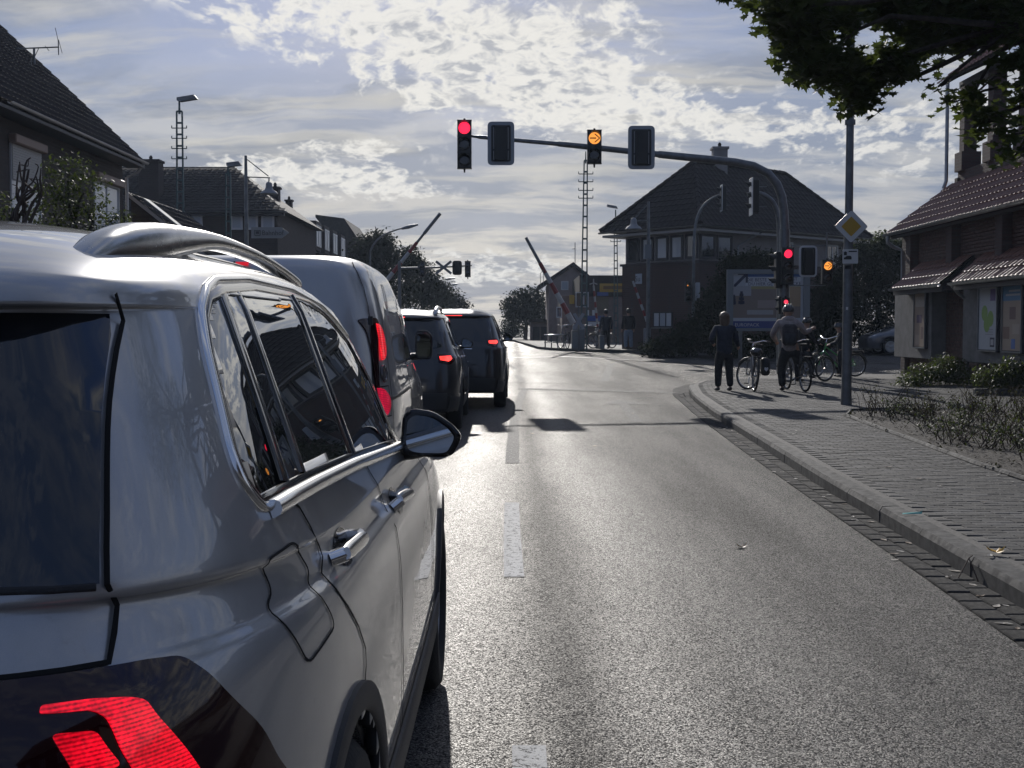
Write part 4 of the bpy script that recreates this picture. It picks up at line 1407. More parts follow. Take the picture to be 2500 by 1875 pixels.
def dark_suv(name, H, W, ov, loc, yaw, pm, label, rails, lampz, lampx, rim=M_RIM):
    k = H / 1.65
    T = suv_table(H, W, ov, 0, 2.68)
    S, root = simple_car(name, T, loc, yaw, pm, label, windows=suv_windows(k, ov), arches=(0, 2.68), wr=.35, wx=W - .13)
    cabin(root, -.4, 2.1, 1.06 * k, .66, [(.38, .9, 1.32 * k), (-.38, .9, 1.32 * k), (.4, .0, 1.24 * k), (-.4, .0, 1.24 * k)])
    pts = [(0, 1.10 * k), (.45, 1.10 * k), (.66, 1.13 * k), (.655, 1.25 * k), (.62, 1.40 * k), (.585, 1.475 * k), (.3, 1.49 * k), (0, 1.495 * k)]
    full = pts + [(-x, z) for x, z in reversed(pts[1:-1])]
    mb = MB()
    for sd_ in (1, -1): patch(mb, S, pts, 'rear', off=.003, side=sd_, grid=.08)
    mb.build("tailgate_glass", mat("tinted_rear_glass", (.005, .007, .010), .03, coat=1.0), root, local=True, smooth=True)
    for sd_ in (1, -1):
        lo_ = empty("tail_lamp", (0, 0, 0), parent=root)
        L_ = [(S.rear_phi(x, z), z) for x, z in [(lampx - .13, lampz - .06), (lampx - .15, lampz + .05), (lampx, lampz + .06)]] + [(S.side_phi(y, z), z) for y, z in [(-ov + .30, lampz + .05), (-ov + .34, lampz + .01), (-ov + .18, lampz - .08)]] + [(S.rear_phi(lampx, lampz - .09), lampz - .09)]
        mb = MB(); patch(mb, S, L_, 'phi', off=.008, side=sd_, grid=.05, thick=.01); mb.build("lens", M_REDOFF, lo_, local=True, smooth=40)
        mb = MB(); patch(mb, S, [(S.rear_phi(x, z), z) for x, z in [(lampx - .11, lampz - .025), (lampx - .12, lampz + .022), (lampx + .02, lampz + .030), (lampx + .04, lampz - .01), (lampx - .0, lampz - .045)]], 'phi', off=.011, side=sd_, grid=.04, thick=.004)
        mb.build("lit_part", M_LITRED2, lo_, local=True, smooth=40)
        strip_pts = [(-ov + .22, .60), (-ov + .42, .55)]
        if rails:
            rb = MB()
            xr = W - .37
            ys_ = [-ov + .42, -ov + .52, -ov + .68, .2, .8, 1.2, 1.3]
            zs_ = [1.555 * k, 1.60 * k, 1.635 * k, 1.665 * k, 1.66 * k, 1.62 * k, 1.58 * k]
            rb.tube([(xr * sd_, a, b) for a, b in zip(ys_, zs_)], [.03, .036, .034, .026, .026, .024, .02], 8)
            rb.build("roof_rail", M_SATIN, root, local=True, smooth=True)
        wing_mirror(root, S, sd_, 1.60, 1.16 * k, .21, .19, .16, M_GLOSSB)
        lines(S, root, "door_gap", M_GAP, [([(-.10, 1.10 * k), (-.0, .95 * k), (.12, .80)], .01), ([(.78, 1.08 * k), (.82, .8), (.80, .4)], .01)], 'side', sides=(sd_,))
        lines(S, root, "door_handle", M_CHROME if rails else pm, [([(.10, .99 * k), (.30, .985 * k)], .03), ([(1.0, .975 * k), (1.2, .97 * k)], .03)], 'side', sides=(sd_,), h=.02, off=.005)
        lines(S, root, "sill_cladding", M_TRIM, [([(.42, .37), (1.3, .36), (2.25, .37)], .16), ([(-ov + .1, .42), (-.42, .38)], .2)], 'side', sides=(sd_,), h=.01)
    panel(S, root, "bumper", M_TRIM, [(-.72, .55), (0, .56), (.72, .55), (.70, .34), (-.70, .34)], 'rear', off=.02, thick=.03)
    lines(S, root, "tailgate_trim", M_CHROME, [([(-.33, .98 * k), (0, .985 * k), (.33, .98 * k)], .022)], 'rear', h=.008)
    mb = MB(); mb.box((0, -ov - .012, .80), (.52, .012, .11), ch=.004); mb.build("number_plate", M_PLATE, root, local=True)
    mb = MB(); mb.box((0, -ov + .205, 1.522 * k), (.30, .02, .016)); mb.build("third_brake_lamp", M_LITRED2, root, local=True)
    return S, root


S3, s3 = dark_suv("suv", 1.70, .915, .88, (-1.60, 17.3, 0), R(.3), P_DK, "near-black SUV with silver roof rails, directly ahead of the grey panel van", True, 1.02, .74)
S4, s4 = dark_suv("suv", 1.78, .93, .86, (-1.02, 22.3, .0), R(-.5), P_DK2, "dark SUV without roof rails at the head of the queue, tail lamps lit", False, 1.18, .73)

# minivan on the side road at the right
MPV = [(.36, .33, .33, .8, -.7, 3.4, 6), (.28, .24, .24, .87, -.80, 3.55, 6.5), (.5, .5, .48, .91, -.85, 3.62, 6.5), (.78, .76, .66, .912, -.84, 3.60, 6.5), (.95, .92, .78, .895, -.80, 3.45, 6),
       (1.03, 1.0, .93, .865, -.77, 3.0, 6), (1.10, 1.06, 1.06, .83, -.73, 2.65, 6), (1.32, 1.30, 1.28, .765, -.62, 2.15, 6), (1.52, 1.52, 1.48, .69, -.52, 1.60, 6), (1.60, 1.62, 1.57, .60, -.44, 1.25, 5), (1.645, 1.67, 1.63, .42, -.25, .8, 4), (1.66, 1.69, 1.65, .001, .1, .5, 4)]
P_MPV = paint("silver_blue_paint", (.13, .14, .16), .5, .34, dirt=.3)
gz_ = .12
S5, mpv = simple_car("minivan", MPV, (17.55, 49.0, G(17, 49)), R(90), P_MPV, "silver blue minivan on the side road, half hidden by the corner of the brick shop",
                     windows=[([(-.45, 1.13), (-.42, 1.3), (-.3, 1.47), (-.02, 1.48), (-.04, 1.12)], M_GLASSD, "quarter_window"), ([(.05, 1.49), (.80, 1.49), (.78, 1.10), (.03, 1.12)], M_GLASSD, "rear_door_window"),
                              ([(.88, 1.49), (1.35, 1.46), (1.95, 1.22), (2.15, 1.08), (.86, 1.10)], M_GLASSF, "front_door_window")], arches=(0, 2.72), wr=.33, nv=40, nph=60)
cabin(mpv, -.4, 2.2, 1.03, .66, [(.38, .95, 1.30), (-.38, .95, 1.30)])
for sd_ in (1, -1):
    panel(S5, mpv, "headlamp", mat("headlamp_glass", (.5, .5, .5), .06, metal=.6, coat=1), [(S5.side_phi(y, z), z) for y, z in [(3.05, .90), (3.2, .90), (3.4, .84), (3.45, .76), (3.3, .74)]], 'phi', sides=(sd_,), off=.008, thick=.008)
    wing_mirror(mpv, S5, sd_, 1.95, 1.12, .2, .18, .15, M_GLOSSB)
    lines(S5, mpv, "roof_rail", M_SATIN, [([(-.3, 1.575), (.4, 1.60), (1.1, 1.57)], .04)], 'side', sides=(sd_,), h=.04, off=.01)
lines(S5, mpv, "side_moulding", M_TRIM, [([(.35, .60), (1.3, .59), (2.3, .58)], .05)], 'side', sides=(1, -1), h=.012)
lines(S5, mpv, "door_gap", M_GAP, [([(.84, 1.07), (.86, .8), (.85, .35)], .012), ([(-.1, 1.1), (.0, .9), (.12, .76)], .012), ([(2.0, 1.0), (2.05, .7), (1.98, .4)], .012)], 'side', sides=(1, -1))

# ------------------------------------------------------------------ poles, signals, masts, barriers
M_GALV = mat("galvanised_steel", (.16, .17, .175), .42, metal=.6, var=(6, .18))
M_GREENP = mat("green_mast_paint", (.055, .10, .095), .5, var=(7, .2))
M_SIGBODY = mat("signal_housing", (.012, .014, .013), .5)
M_SIGEDGE = mat("backplate_border", (.55, .57, .58), .5)
M_SIGBACK = mat("backplate_grey", (.16, .18, .19), .45)
M_PLATEB = mat("backplate_pale_grey", (.30, .33, .35), .4)
M_LR = mat("lit_red_lens", (.3, .01, .02), .2, emit=(1, .02, .07), estr=1.6)
M_LRD = mat("lit_red_small", (.3, .02, .03), .2, emit=(1, .05, .10), estr=1.3)
M_LA = mat("lit_amber_lens", (.4, .2, .05), .2, emit=(1, .36, .06), estr=1.15)
M_LOFF = mat("unlit_lens", (.02, .022, .02), .15, coat=1)
M_RED = mat("barrier_red", (.22, .025, .025), .45, var=(8, .15))
M_WHITE = mat("barrier_white", (.42, .42, .41), .45, var=(8, .1))
M_SIGNW = mat("sign_white", (.62, .62, .60), .4)
M_SIGNY = mat("sign_yellow", (.50, .30, .03), .5)
M_LAMPG = mat("lamp_grey", (.22, .23, .24), .45)
M_BASE = mat("stone_footing", (.18, .175, .165), .8, var=(8, .25))


def glens(mb, c, r, dy=-.003, n=24, axis=(0, -1, 0)):
    mb.lathe(c, [(r, 0), (r * .96, .004), (r * .6, .009), (.0005, .011)], n, axis)


def signal_head(parent, c, lamps, d, wd, pitch, shapes=None, depth=.18, visor=True):
    """c: world centre; lamps: list of materials top to bottom; faces the camera's road"""
    n = len(lamps)
    h = pitch * n
    hb = MB()
    hb.box(c, (wd, depth, h), ch=.018)
    for i in range(n + 1):
        hb.box((c[0], c[1], c[2] - h / 2 + pitch * i), (wd + .012, depth * .96, .014))
    hb.cyl((c[0], c[1], c[2] + h / 2), (c[0], c[1], c[2] + h / 2 + .05), .035, .025, 10)
    hb.cyl((c[0], c[1], c[2] - h / 2 - .10), (c[0], c[1], c[2] - h / 2), .018, .03, 8)
    ho = hb.build("signal_head", M_SIGBODY, parent, smooth=40)
    for i, m_ in enumerate(lamps):
        z = c[2] + h / 2 - pitch * (i + .5)
        lb = MB()
        glens(lb, (c[0], c[1] - depth / 2 - .002, z), d / 2)
        lo_ = lb.build("lens", m_, ho, smooth=True)
        if visor:
            vb = MB()
            vs = []
            k = 16
            for j in range(k + 1):
                t = math.radians(-20 + 220 * j / k)
                for y_, r_ in ((0, d / 2 + .012), (-d * .75, d / 2 + .006)):
                    fall = y_ if j not in (0, k) else y_ * .3
                    vs.append((c[0] + r_ * math.cos(t), c[1] - depth / 2 + fall * (.35 + .65 * max(0, math.sin(t))), z + r_ * math.sin(t)))
            vb.add(vs, [(2 * j, 2 * j + 1, 2 * j + 3, 2 * j + 2) for j in range(k)])
            vb.build("visor", M_SIGBODY, ho, smooth=40)
        if shapes and shapes[i] == 'arrow':
            ab = MB()
            y_ = c[1] - depth / 2 - .017
            s_ = d / 2
            ab.prism([(-.80 * s_, -.10 * s_), (.28 * s_, -.10 * s_), (.28 * s_, .10 * s_), (-.80 * s_, .10 * s_)], (c[0], y_, z), (1, 0, 0), (0, 0, 1), .002)
            ab.prism([(-.12 * s_, .72 * s_), (.72 * s_, 0), (-.12 * s_, -.72 * s_), (.14 * s_, -.72 * s_), (.96 * s_, 0), (.14 * s_, .72 * s_)][::-1], (c[0], y_, z), (1, 0, 0), (0, 0, 1), .002)
            ab.build("arrow_mask", M_SIGBODY, ho)
    return ho


def backplate(parent, c, wd, h, inner=True, slots=True):
    def rr(w_, h_, r_): return rounded([(-w_ / 2, -h_ / 2), (w_ / 2, -h_ / 2), (w_ / 2, h_ / 2), (-w_ / 2, h_ / 2)], r_, k=5)
    b = MB()
    b.prism(rr(wd, h, .12), (c[0], c[1], c[2]), (1, 0, 0), (0, 0, 1), -.02)
    o = b.build("backplate", M_SIGEDGE if not slots else M_PLATEB, parent)
    b = MB()
    b.prism(rr(wd - .10 if not slots else wd - .18, h - .10 if not slots else h - .18, .05), (c[0], c[1] - .008, c[2]), (1, 0, 0), (0, 0, 1), -.004)
    b.build("dark_field", M_SIGBODY, o)
    if inner:
        b = MB()
        b.box((c[0], c[1] - .06, c[2]), (wd * .50, .09, h * .80), ch=.02)
        b.build("signal_body", M_SIGBODY, o)
    if slots:
        for sx_ in (-1, 1):
            b = MB()
            x_ = c[0] + sx_ * wd * .27
            b.box((x_, c[1] - .02, c[2] + h * .12), (.014, .012, h * .50))
            b.build("edge_slot", M_SIGEDGE, o)
            b = MB()
            b.box((x_, c[1] - .02, c[2] - h * .27), (.014, .012, h * .20)).box((x_ - sx_ * .02, c[1] - .02, c[2] - h * .37), (.05, .012, .014))
            b.build("edge_slot", M_SIGEDGE, o)
    return o


# big cantilever signal gantry
YP = 31.6
gp_ = at(1915, 700, YP)
gantry = empty("signal_gantry", (gp_.x, YP, PG(gp_.x, YP)), label="big curved signal gantry on the right pavement whose arm reaches out over the road", cat="traffic light")
path = [(gp_.x, YP, PG(gp_.x, YP) - .05)] + [tuple(at(a, b, YP)) for a, b in [(1916, 560), (1914, 515), (1909, 480), (1897, 449), (1875, 423), (1840, 405), (1795, 396), (1740, 390), (1700, 386)]]
mb = MB()
mb.tube([path[0], path[1]], [.135, .13], 14)
mb.build("pole", M_GALV, gantry, smooth=40)
mb = MB()
mb.tube(path[1:], [.115, .112, .110, .108, .106, .104, .102, .1, .098], 14)
arm = [tuple(at(a, b, YP)) for a, b in [(1700, 386), (1610, 377), (1605, 376.5), (1430, 358), (1365, 351.5), (1360, 351), (1210, 338), (1170, 334.5), (1165, 334), (1148, 332)]]
mb.tube(arm, [.098, .094, .080, .074, .070, .058, .052, .050, .036, .034], 12)
mb.build("arm", M_GALV, gantry, smooth=40)
mb = MB()
mb.box((gp_.x, YP - .12, PG(0, YP) + .85), (.12, .05, .42), ch=.01)
mb.build("access_cover", M_GALV, gantry)
c = at(1134, 353, YP - .12); signal_head(gantry, c, [M_LR, M_LOFF, M_LOFF], .30, .36, .405)
c = at(1451, 359, YP - .16); signal_head(gantry, c, [M_LA, M_LOFF], .30, .36, .42, shapes=['arrow', None])
for px in (1223, 1566):
    backplate(gantry, at(px, 350 if px < 1300 else 360, YP - .10), .68, 1.10)
c = at(1922, 650, YP - .22); signal_head(gantry, c, [M_LR, M_LOFF, M_LOFF], .21, .30, .31)
backplate(gantry, at(1973, 638, YP - .1), .46, .80, slots=False)
c = at(2019, 664, YP - .12); signal_head(gantry, c, [M_LA, M_LOFF], .21, .27, .30, shapes=['arrow', None])
c = at(1917, 747, YP - .22); signal_head(gantry, c, [M_LRD, M_LOFF], .11, .19, .20, visor=False)
mb = MB()
for y_ in (600, 697): mb.cyl(at(1915, y_, YP), at(2020, y_, YP), .014, n=6)
mb.cyl(at(2019, 567, YP - .05), at(2019, 632, YP - .05), .022, n=8)
mb.build("bracket", M_GALV, gantry, smooth=40)
# heads turned to the crossing street, seen from the side
def side_head(parent, c, h, n=3, face=-1, dep=.17, wd=.28, lampd=.2):
    b = MB()
    b.box(c, (dep, wd, h), ch=.015)
    o = b.build("signal_head", M_SIGBODY, parent, smooth=40)
    for i in range(n):
        z = c[2] + h / 2 - h / n * (i + .5)
        vb = MB()
        vs, k = [], 12
        for j in range(k + 1):
            t = math.radians(-10 + 200 * j / k)
            for x_ in (0, -lampd * .9):
                vs.append((c[0] + face * (dep / 2 + (-x_) * (.3 + .7 * max(0, math.sin(t)))), c[1] + (lampd / 2 + .01) * math.cos(t), z + (lampd / 2 + .01) * math.sin(t)))
        vb.add(vs, [(2 * j, 2 * j + 1, 2 * j + 3, 2 * j + 2) for j in range(k)])
        vb.build("visor", M_SIGBODY, o, smooth=40)
    return o


side_head(gantry, at(1900, 660, YP), .92)
side_head(gantry, at(1905, 745, YP), .45, 2, dep=.12, wd=.18, lampd=.1)

# other curved signal poles
def curved_pole(label, pts, Yd, r, name="signal_pole", zb=None):
    b0 = at(pts[0][0], pts[0][1], Yd)
    z0 = (PG(b0.x, Yd) if zb is None else zb)
    root = empty(name, (b0.x, Yd, z0), label=label, cat="traffic light")
    P_ = [tuple(at(a, b, Yd)) for a, b in pts]
    P_[0] = (P_[0][0], Yd, z0)
    cs = [crv([(p[0], p[1], p[2]) for p in P_], i / 4) for i in range(4 * (len(P_) - 1) + 1)]
    mb = MB()
    n = len(cs)
    mb.tube(cs, [r * (1 - .35 * i / n) for i in range(n)], 10)
    mb.build("pole", M_GALV, root, smooth=50)
    return root


pa = curved_pole("thin curved signal pole by the shrubs left of the billboard, one head on its tip", [(1693, 858), (1693, 700), (1694, 600), (1699, 545), (1712, 510), (1733, 488), (1757, 476)], 49.0, .07)
c = at(1766, 484, 49); o = side_head(pa, c, .95, dep=.2, wd=.3)
for dz in (.28, -.28):
    mb = MB(); mb.cyl((c.x + .1, 49, c.z + dz), (c.x + .33, 49, c.z + dz), .012, n=6); mb.build("bracket", M_GALV, pa)
mb = MB(); mb.box((c.x - .08, 49, c.z), (.02, .5, 1.05), ch=.004); mb.build("backplate", M_SIGEDGE, pa)
signal_head(pa, at(1680, 712, 48.9), [M_LRD if False else M_LOFF, M_LOFF, M_LOFF], .17, .24, .26)
mb = MB(); glens(mb, at(1679, 697, 48.7), .024); mb.build("lit_dot", M_LA, pa, smooth=True)
mb = MB(); mb.box(at(1703, 712, 49.1), (.16, .2, .72), ch=.02); mb.build("control_box", M_SIGEDGE, pa)
pb = curved_pole("curved signal pole behind the gantry column with a white edged signal head at its tip", [(1903, 905), (1903, 700), (1903, 560), (1898, 520), (1886, 492), (1866, 476), (1845, 471), (1824, 475)], 35.0, .085, zb=G(7, 35) + .0)
c = at(1843, 480, 35); side_head(pb, c, .92, dep=.2, wd=.3)
mb = MB(); mb.box((c.x - .11, 35, c.z - .01), (.02, .5, 1.05), ch=.004); mb.build("backplate", M_SIGEDGE, pb)
for dz in (.28, -.28):
    mb = MB(); mb.cyl((c.x + .1, 35, c.z + dz), (c.x + .33, 35, c.z + dz), .012, n=6); mb.build("bracket", M_GALV, pb)

# near post with the priority-road sign
YS = 20.9
b0 = at(2066, 980, YS)
post = empty("sign_post", (b0.x, YS, PZ), label="tall grey post in front of the planting bed with the yellow diamond priority sign", cat="road sign")
top = at(2078, 555, YS); top2 = at(2080, 60, YS)
mb = MB(); mb.tube([(b0.x, YS, PZ - .05), (b0.x, YS, PZ + .35), (b0.x + .005, YS, top.z)], [.095, .083, .078], 14); mb.build("pole", M_GALV, post, smooth=40)
mb = MB(); mb.tube([(b0.x + .005, YS, top.z), (b0.x + .01, YS, top2.z)], [.070, .060], 12)
mb.lathe((b0.x + .008, YS, at(0, 300, YS).z), [(.065, -.03), (.09, -.03), (.09, .05), (.065, .05)], 12); mb.build("upper_pole", M_GALV, post, smooth=40)
mb = MB(); mb.box((b0.x + .5, YS, top2.z + .03), (1.0, .07, .07), ch=.01).box((b0.x + 1.1, YS, top2.z), (.6, .25, .10), ch=.03); mb.build("lantern", M_LAMPG, post, smooth=40)
sc_ = at(2078, 553, YS - .12)
def diamond(s_, y_, th, r_):
    return rounded([(0, -s_), (s_, 0), (0, s_), (-s_, 0)], r_)
mb = MB(); mb.prism(diamond(.285, 0, 0, .035), (sc_.x, sc_.y, sc_.z), (1, 0, 0), (0, 0, 1), -.012); sgn = mb.build("priority_sign", mat("sign_rim_black", (.03, .03, .03), .4), post)
mb = MB(); mb.prism(diamond(.277, 0, 0, .035), (sc_.x, sc_.y - .004, sc_.z), (1, 0, 0), (0, 0, 1), -.004); mb.build("white_field", M_SIGNW, sgn)
mb = MB(); mb.prism(diamond(.168, 0, 0, .015), (sc_.x, sc_.y - .0075, sc_.z), (1, 0, 0), (0, 0, 1), -.004); mb.build("yellow_field", M_SIGNY, sgn)
c = at(2076, 626, YS - .10); mb = MB(); mb.prism(rounded([(-.13, -.12), (.13, -.12), (.13, .12), (-.13, .12)], .015), c, (1, 0, 0), (0, 0, 1), -.008); pl = mb.build("small_sign", M_SIGNW, post)
mb = MB()
mb.prism([(-.11, .02), (-.06, .02), (-.06, .07), (-.085, .085), (-.11, .07)], (c.x, c.y - .005, c.z), (1, 0, 0), (0, 0, 1), -.003)
mb.prism([(-.03, .075), (.11, .075), (.11, .095), (-.03, .095)], (c.x, c.y - .005, c.z), (1, 0, 0), (0, 0, 1), -.003)
mb.prism([(-.11, -.05), (.02, -.05), (.02, -.01), (-.0, .01), (-.06, .01), (-.08, -.01), (-.11, -.02)], (c.x, c.y - .005, c.z), (1, 0, 0), (0, 0, 1), -.003)
mb.build("pictogram", M_SIGBODY, pl)
c = at(2070, 652, YS - .095); mb = MB(); mb.box(c, (.10, .01, .065)); mb.build("number_tag", M_SIGBODY, post)
c = at(2068, 753, YS - .084); mb = MB(); mb.box(c, (.035, .004, .05)); mb.build("sticker", M_SIGNW, post)


def lattice_mast(label, px, ytop, Yd, wt, wb_, hooks=(), lamp=None, rung=.45, group=None, zb=None, lean=0, pxb=None):
    bx = at(pxb or px, 800, Yd).x
    z0 = PG(bx, Yd) if zb is None else zb
    t = at(px, ytop, Yd)
    root = empty("lattice_mast", (bx, Yd, z0), label=label, cat="lighting mast", group=group)
    H = t.z - z0
    mb = MB()
    for s_ in (-1, 1):
        mb.add([(bx + s_ * wb_ / 2 + a, Yd + b, z0) for a, b in ((-.03, -.05), (.03, -.05), (.03, .05), (-.03, .05))] + [(t.x + s_ * wt / 2 + a, Yd + b, t.z) for a, b in ((-.025, -.05), (.025, -.05), (.025, .05), (-.025, .05))],
               [(0, 1, 5, 4), (1, 2, 6, 5), (2, 3, 7, 6), (3, 0, 4, 7), (4, 5, 6, 7), (0, 3, 2, 1)])
    n = int(H / rung)
    for i in range(n + 1):
        f = i / n
        x_ = bx + (t.x - bx) * f
        w_ = wb_ + (wt - wb_) * f
        mb.box((x_, Yd, z0 + H * f), (w_, .07, .07 if i % 1 == 0 else .05))
    mb.build("lattice", M_GREENP, root)
    for hy in hooks:
        p = at(px, hy, Yd)
        hb = MB()
        hw_ = .30 if hooks else .3
        hb.box((p.x, Yd - .03, p.z), (hw_ * 2, .04, .035))
        for s_ in (-1, 1): hb.box((p.x + s_ * hw_, Yd - .03, p.z + .05), (.03, .04, .10))
        hb.build("cross_arm", M_GREENP, root)
    if lamp:
        (ax, ay), (b_x, b_y), rt = lamp
        A_, B_ = at(ax, ay, Yd), at(b_x, b_y, Yd)
        mb = MB()
        mb.cyl((t.x, Yd, t.z - .1), (t.x, Yd, at(0, rt, Yd).z), .05, .035, 8)
        mb.build("lamp_rod", M_GREENP, root)
        mb = MB()
        L = B_.x - A_.x
        zc = (A_.z + B_.z) / 2
        sl = (B_.z - A_.z) / L
        mb.add([(A_.x, Yd - .12, A_.z + .07), (A_.x, Yd + .12, A_.z + .07), (A_.x, Yd + .12, A_.z - .05), (A_.x, Yd - .12, A_.z - .05),
                (A_.x + L * .85, Yd - .17, B_.z + .09), (A_.x + L * .85, Yd + .17, B_.z + .09), (A_.x + L, Yd + .15, B_.z - .06), (A_.x + L, Yd - .15, B_.z - .06),
                (A_.x + L * .15, Yd - .16, A_.z - .09), (A_.x + L * .15, Yd + .16, A_.z - .09)],
               [(0, 1, 5, 4), (4, 5, 6, 7), (7, 6, 9, 8), (8, 9, 2, 3), (0, 3, 2, 1), (0, 4, 7, 8, 3), (1, 2, 9, 6, 5)])
        mb.build("lamp_head", M_LAMPG, root)
    return root


lattice_mast("tallest lattice lamp mast, left of the chimney house and above the gable house", 438, 272, 50, .22, .30, hooks=(313, 338, 363, 388), lamp=((433, 243), (483, 238), 244), pxb=443)
lattice_mast("short lamp mast in front of the brick house, a flat lantern on its top", 557, 424, 50, .17, .24, lamp=((554, 402), (590, 400), 403), pxb=558)
lattice_mast("lattice mast rising into the sky just below the amber arrow signal", 1430, 392, 52, .13, .26, hooks=(425, 444, 465, 484), lamp=None, pxb=1425)
m3 = bpy.data.objects["lattice_mast.002"]
t_ = at(1430, 370, 52)
mb = MB(); mb.cyl((t_.x, 52, t_.z - .5), (t_.x, 52, t_.z), .03, .02, 8); mb.build("top_rod", M_GREENP, m3)
lattice_mast("far lattice lamp mast left of the signal box, lantern pointing left", 1503, 545, 75, .16, .24, hooks=(590,), lamp=((1482, 502), (1508, 507), 512), pxb=1504)


def bell_lamp_post(label, px, ytop, Yd, side, lx, ly, arm_y, sign=False):
    bx = at(px, 800, Yd).x
    z0 = PG(bx, Yd)
    root = empty("street_lamp", (bx, Yd, z0), label=label, cat="street lamp")
    t = at(px, ytop, Yd)
    ja = at(px, arm_y, Yd)
    le = at(lx, ly, Yd)
    mb = MB(); mb.tube([(bx, Yd, z0), (bx, Yd, ja.z - .6), (bx, Yd, t.z)], [.085, .07, .05], 10); mb.build("pole", M_GALV, root, smooth=40)
    mb = MB()
    mb.cyl((bx, Yd, ja.z), (le.x + side * .04, Yd, ja.z - .03), .022, n=6)
    mb.cyl((bx + side * .07, Yd, t.z - .15), (le.x - side * .02, Yd, ja.z + .03), .022, n=6)
    mb.cyl((bx, Yd, t.z - .15), (bx + side * .07, Yd, t.z - .15), .02, n=6)
    mb.build("arm", M_GALV, root, smooth=40)
    mb = MB()
    zt = ja.z - .05
    s_ = (zt - le.z)
    mb.lathe((le.x, Yd, le.z), [(.32, 0), (.33, .01), (.27, .09), (.16, .16), (.125, .24), (.115, .38), (.08, .43), (.03, .45), (.02, max(.46, s_))], 20)
    mb.build("lamp_shade", M_LAMPG, root, smooth=40)
    return root


bl = bell_lamp_post("bell-shaded street lamp on a bracket post carrying the grey arrow sign", 604, 380, 45, 1, 657, 474, 432)
bell_lamp_post("bell-shaded street lamp on a bracket post in front of the signal box", 1582, 492, 48, -1, 1547, 560, 538)
mb = MB(); mb.box(at(1582, 614, 47.9), (.26, .02, .55), ch=.004); mb.build("plate", M_SIGBACK, bpy.data.objects["street_lamp.001"])
c = at(659, 568, 44.85)
mb = MB()
mb.prism(rounded([(-.68, -.20), (.42, -.20), (.70, 0), (.42, .20), (-.68, .20)], .03), c, (1, 0, 0), (0, 0, 1), -.02); sg = mb.build("direction_sign", mat("direction_sign_grey", (.30, .31, .30), .5), bl)
M_LET = mat("sign_lettering", (.10, .10, .10), .5)
mb = MB()
for a, b, c_, d in ((-.55, -.10, .20, .025), (-.55, .10 - .025, .20, .025)): mb.box((c.x + a + c_ / 2, c.y - .022, c.z + b), (c_, .006, d))
mb.box((c.x - .55, c.y - .022, c.z), (.025, .006, .2)).box((c.x - .35, c.y - .022, c.z), (.025, .006, .2)).box((c.x - .45, c.y - .022, c.z), (.12, .006, .09))
mb.build("station_symbol", M_LET, sg)
so_ = text_obj("lettering", "Bahnhof", .24, Vector((c.x - .29, c.y - .026, c.z - .085)) - bl.location, (math.pi / 2, 0, 0), M_LET, sg)

# slim bowed street lights along the far road
def bowed_lamp(label, pts, Yd, r=.06):
    P_ = [tuple(at(a, b, Yd)) for a, b in pts]
    z0 = G(0, Yd) + .1
    root = empty("bowed_street_light", (P_[0][0], Yd, z0), label=label, cat="street lamp", group="bowed street lights along the road beyond the crossing")
    P_ = [(P_[0][0], Yd, z0)] + P_
    cs = [crv(P_, i / 4) for i in range(4 * (len(P_) - 1) + 1)]
    mb = MB(); mb.tube(cs, [r * (1 - .45 * i / len(cs)) for i in range(len(cs))], 8); mb.build("pole", M_GALV, root, smooth=50)
    a, b = Vector(P_[-2]), Vector(P_[-1])
    d = (b - a).normalized()
    mb = MB(); mb.tube([b - d * .1, b + d * .25, b + d * .75], [.06, .10, .05], 8); mb.build("lamp_head", M_LAMPG, root, smooth=50)


bowed_lamp("nearest bowed street light, its head over the dark trees above the van", [(903, 640), (908, 605), (930, 578), (965, 562), (985, 557)], 62, .06)
bowed_lamp("second bowed street light, just right of the trees under the crossing signals", [(1062, 705), (1065, 690), (1076, 684), (1090, 682)], 105, .08)
bowed_lamp("third and smallest bowed street light down the far road", [(1078, 715), (1081, 703), (1092, 698), (1102, 696)], 125, .09)

# level crossing: gantry from the left with St Andrew's cross, board and signals
YC = 52
c0 = at(975, 655, YC)
cg = empty("crossing_signal_gantry", (c0.x, YC, G(0, YC) + .1), label="level crossing signal gantry with a St Andrew's cross, reaching right from the dark trees", cat="traffic light")
mb = MB(); mb.cyl((c0.x, YC, G(0, YC)), (c0.x, YC, c0.z + .3), .09, .07, 10); mb.build("pole", M_GALV, cg, smooth=40)
mb = MB(); mb.tube([(c0.x, YC, c0.z), at(1060, 653, YC), at(1152, 648, YC)], [.05, .045, .035], 8); mb.build("arm", M_GALV, cg, smooth=40)
x0 = at(1083, 653, YC - .1)
for s_ in (-1, 1):
    mb = MB(); mb.prism([(-.36, -.22), (-.29, -.30), (.36, .22), (.29, .30)], (x0.x, x0.y - (.02 if s_ > 0 else 0), x0.z), (s_, 0, 0), (0, 0, 1), .012 * -s_); mb.build("cross_board", M_SIGBACK, cg)
backplate(cg, at(1116, 654, YC - .1), .40, .60, inner=True, slots=False).data.materials[0] = M_SIGBODY
signal_head(cg, at(1142, 657, YC - .1), [M_LOFF, M_LOFF], .18, .24, .33, visor=False)
signal_head(cg, at(1031, 657, YC - .1), [M_LOFF, M_LOFF], .18, .22, .30, visor=False)


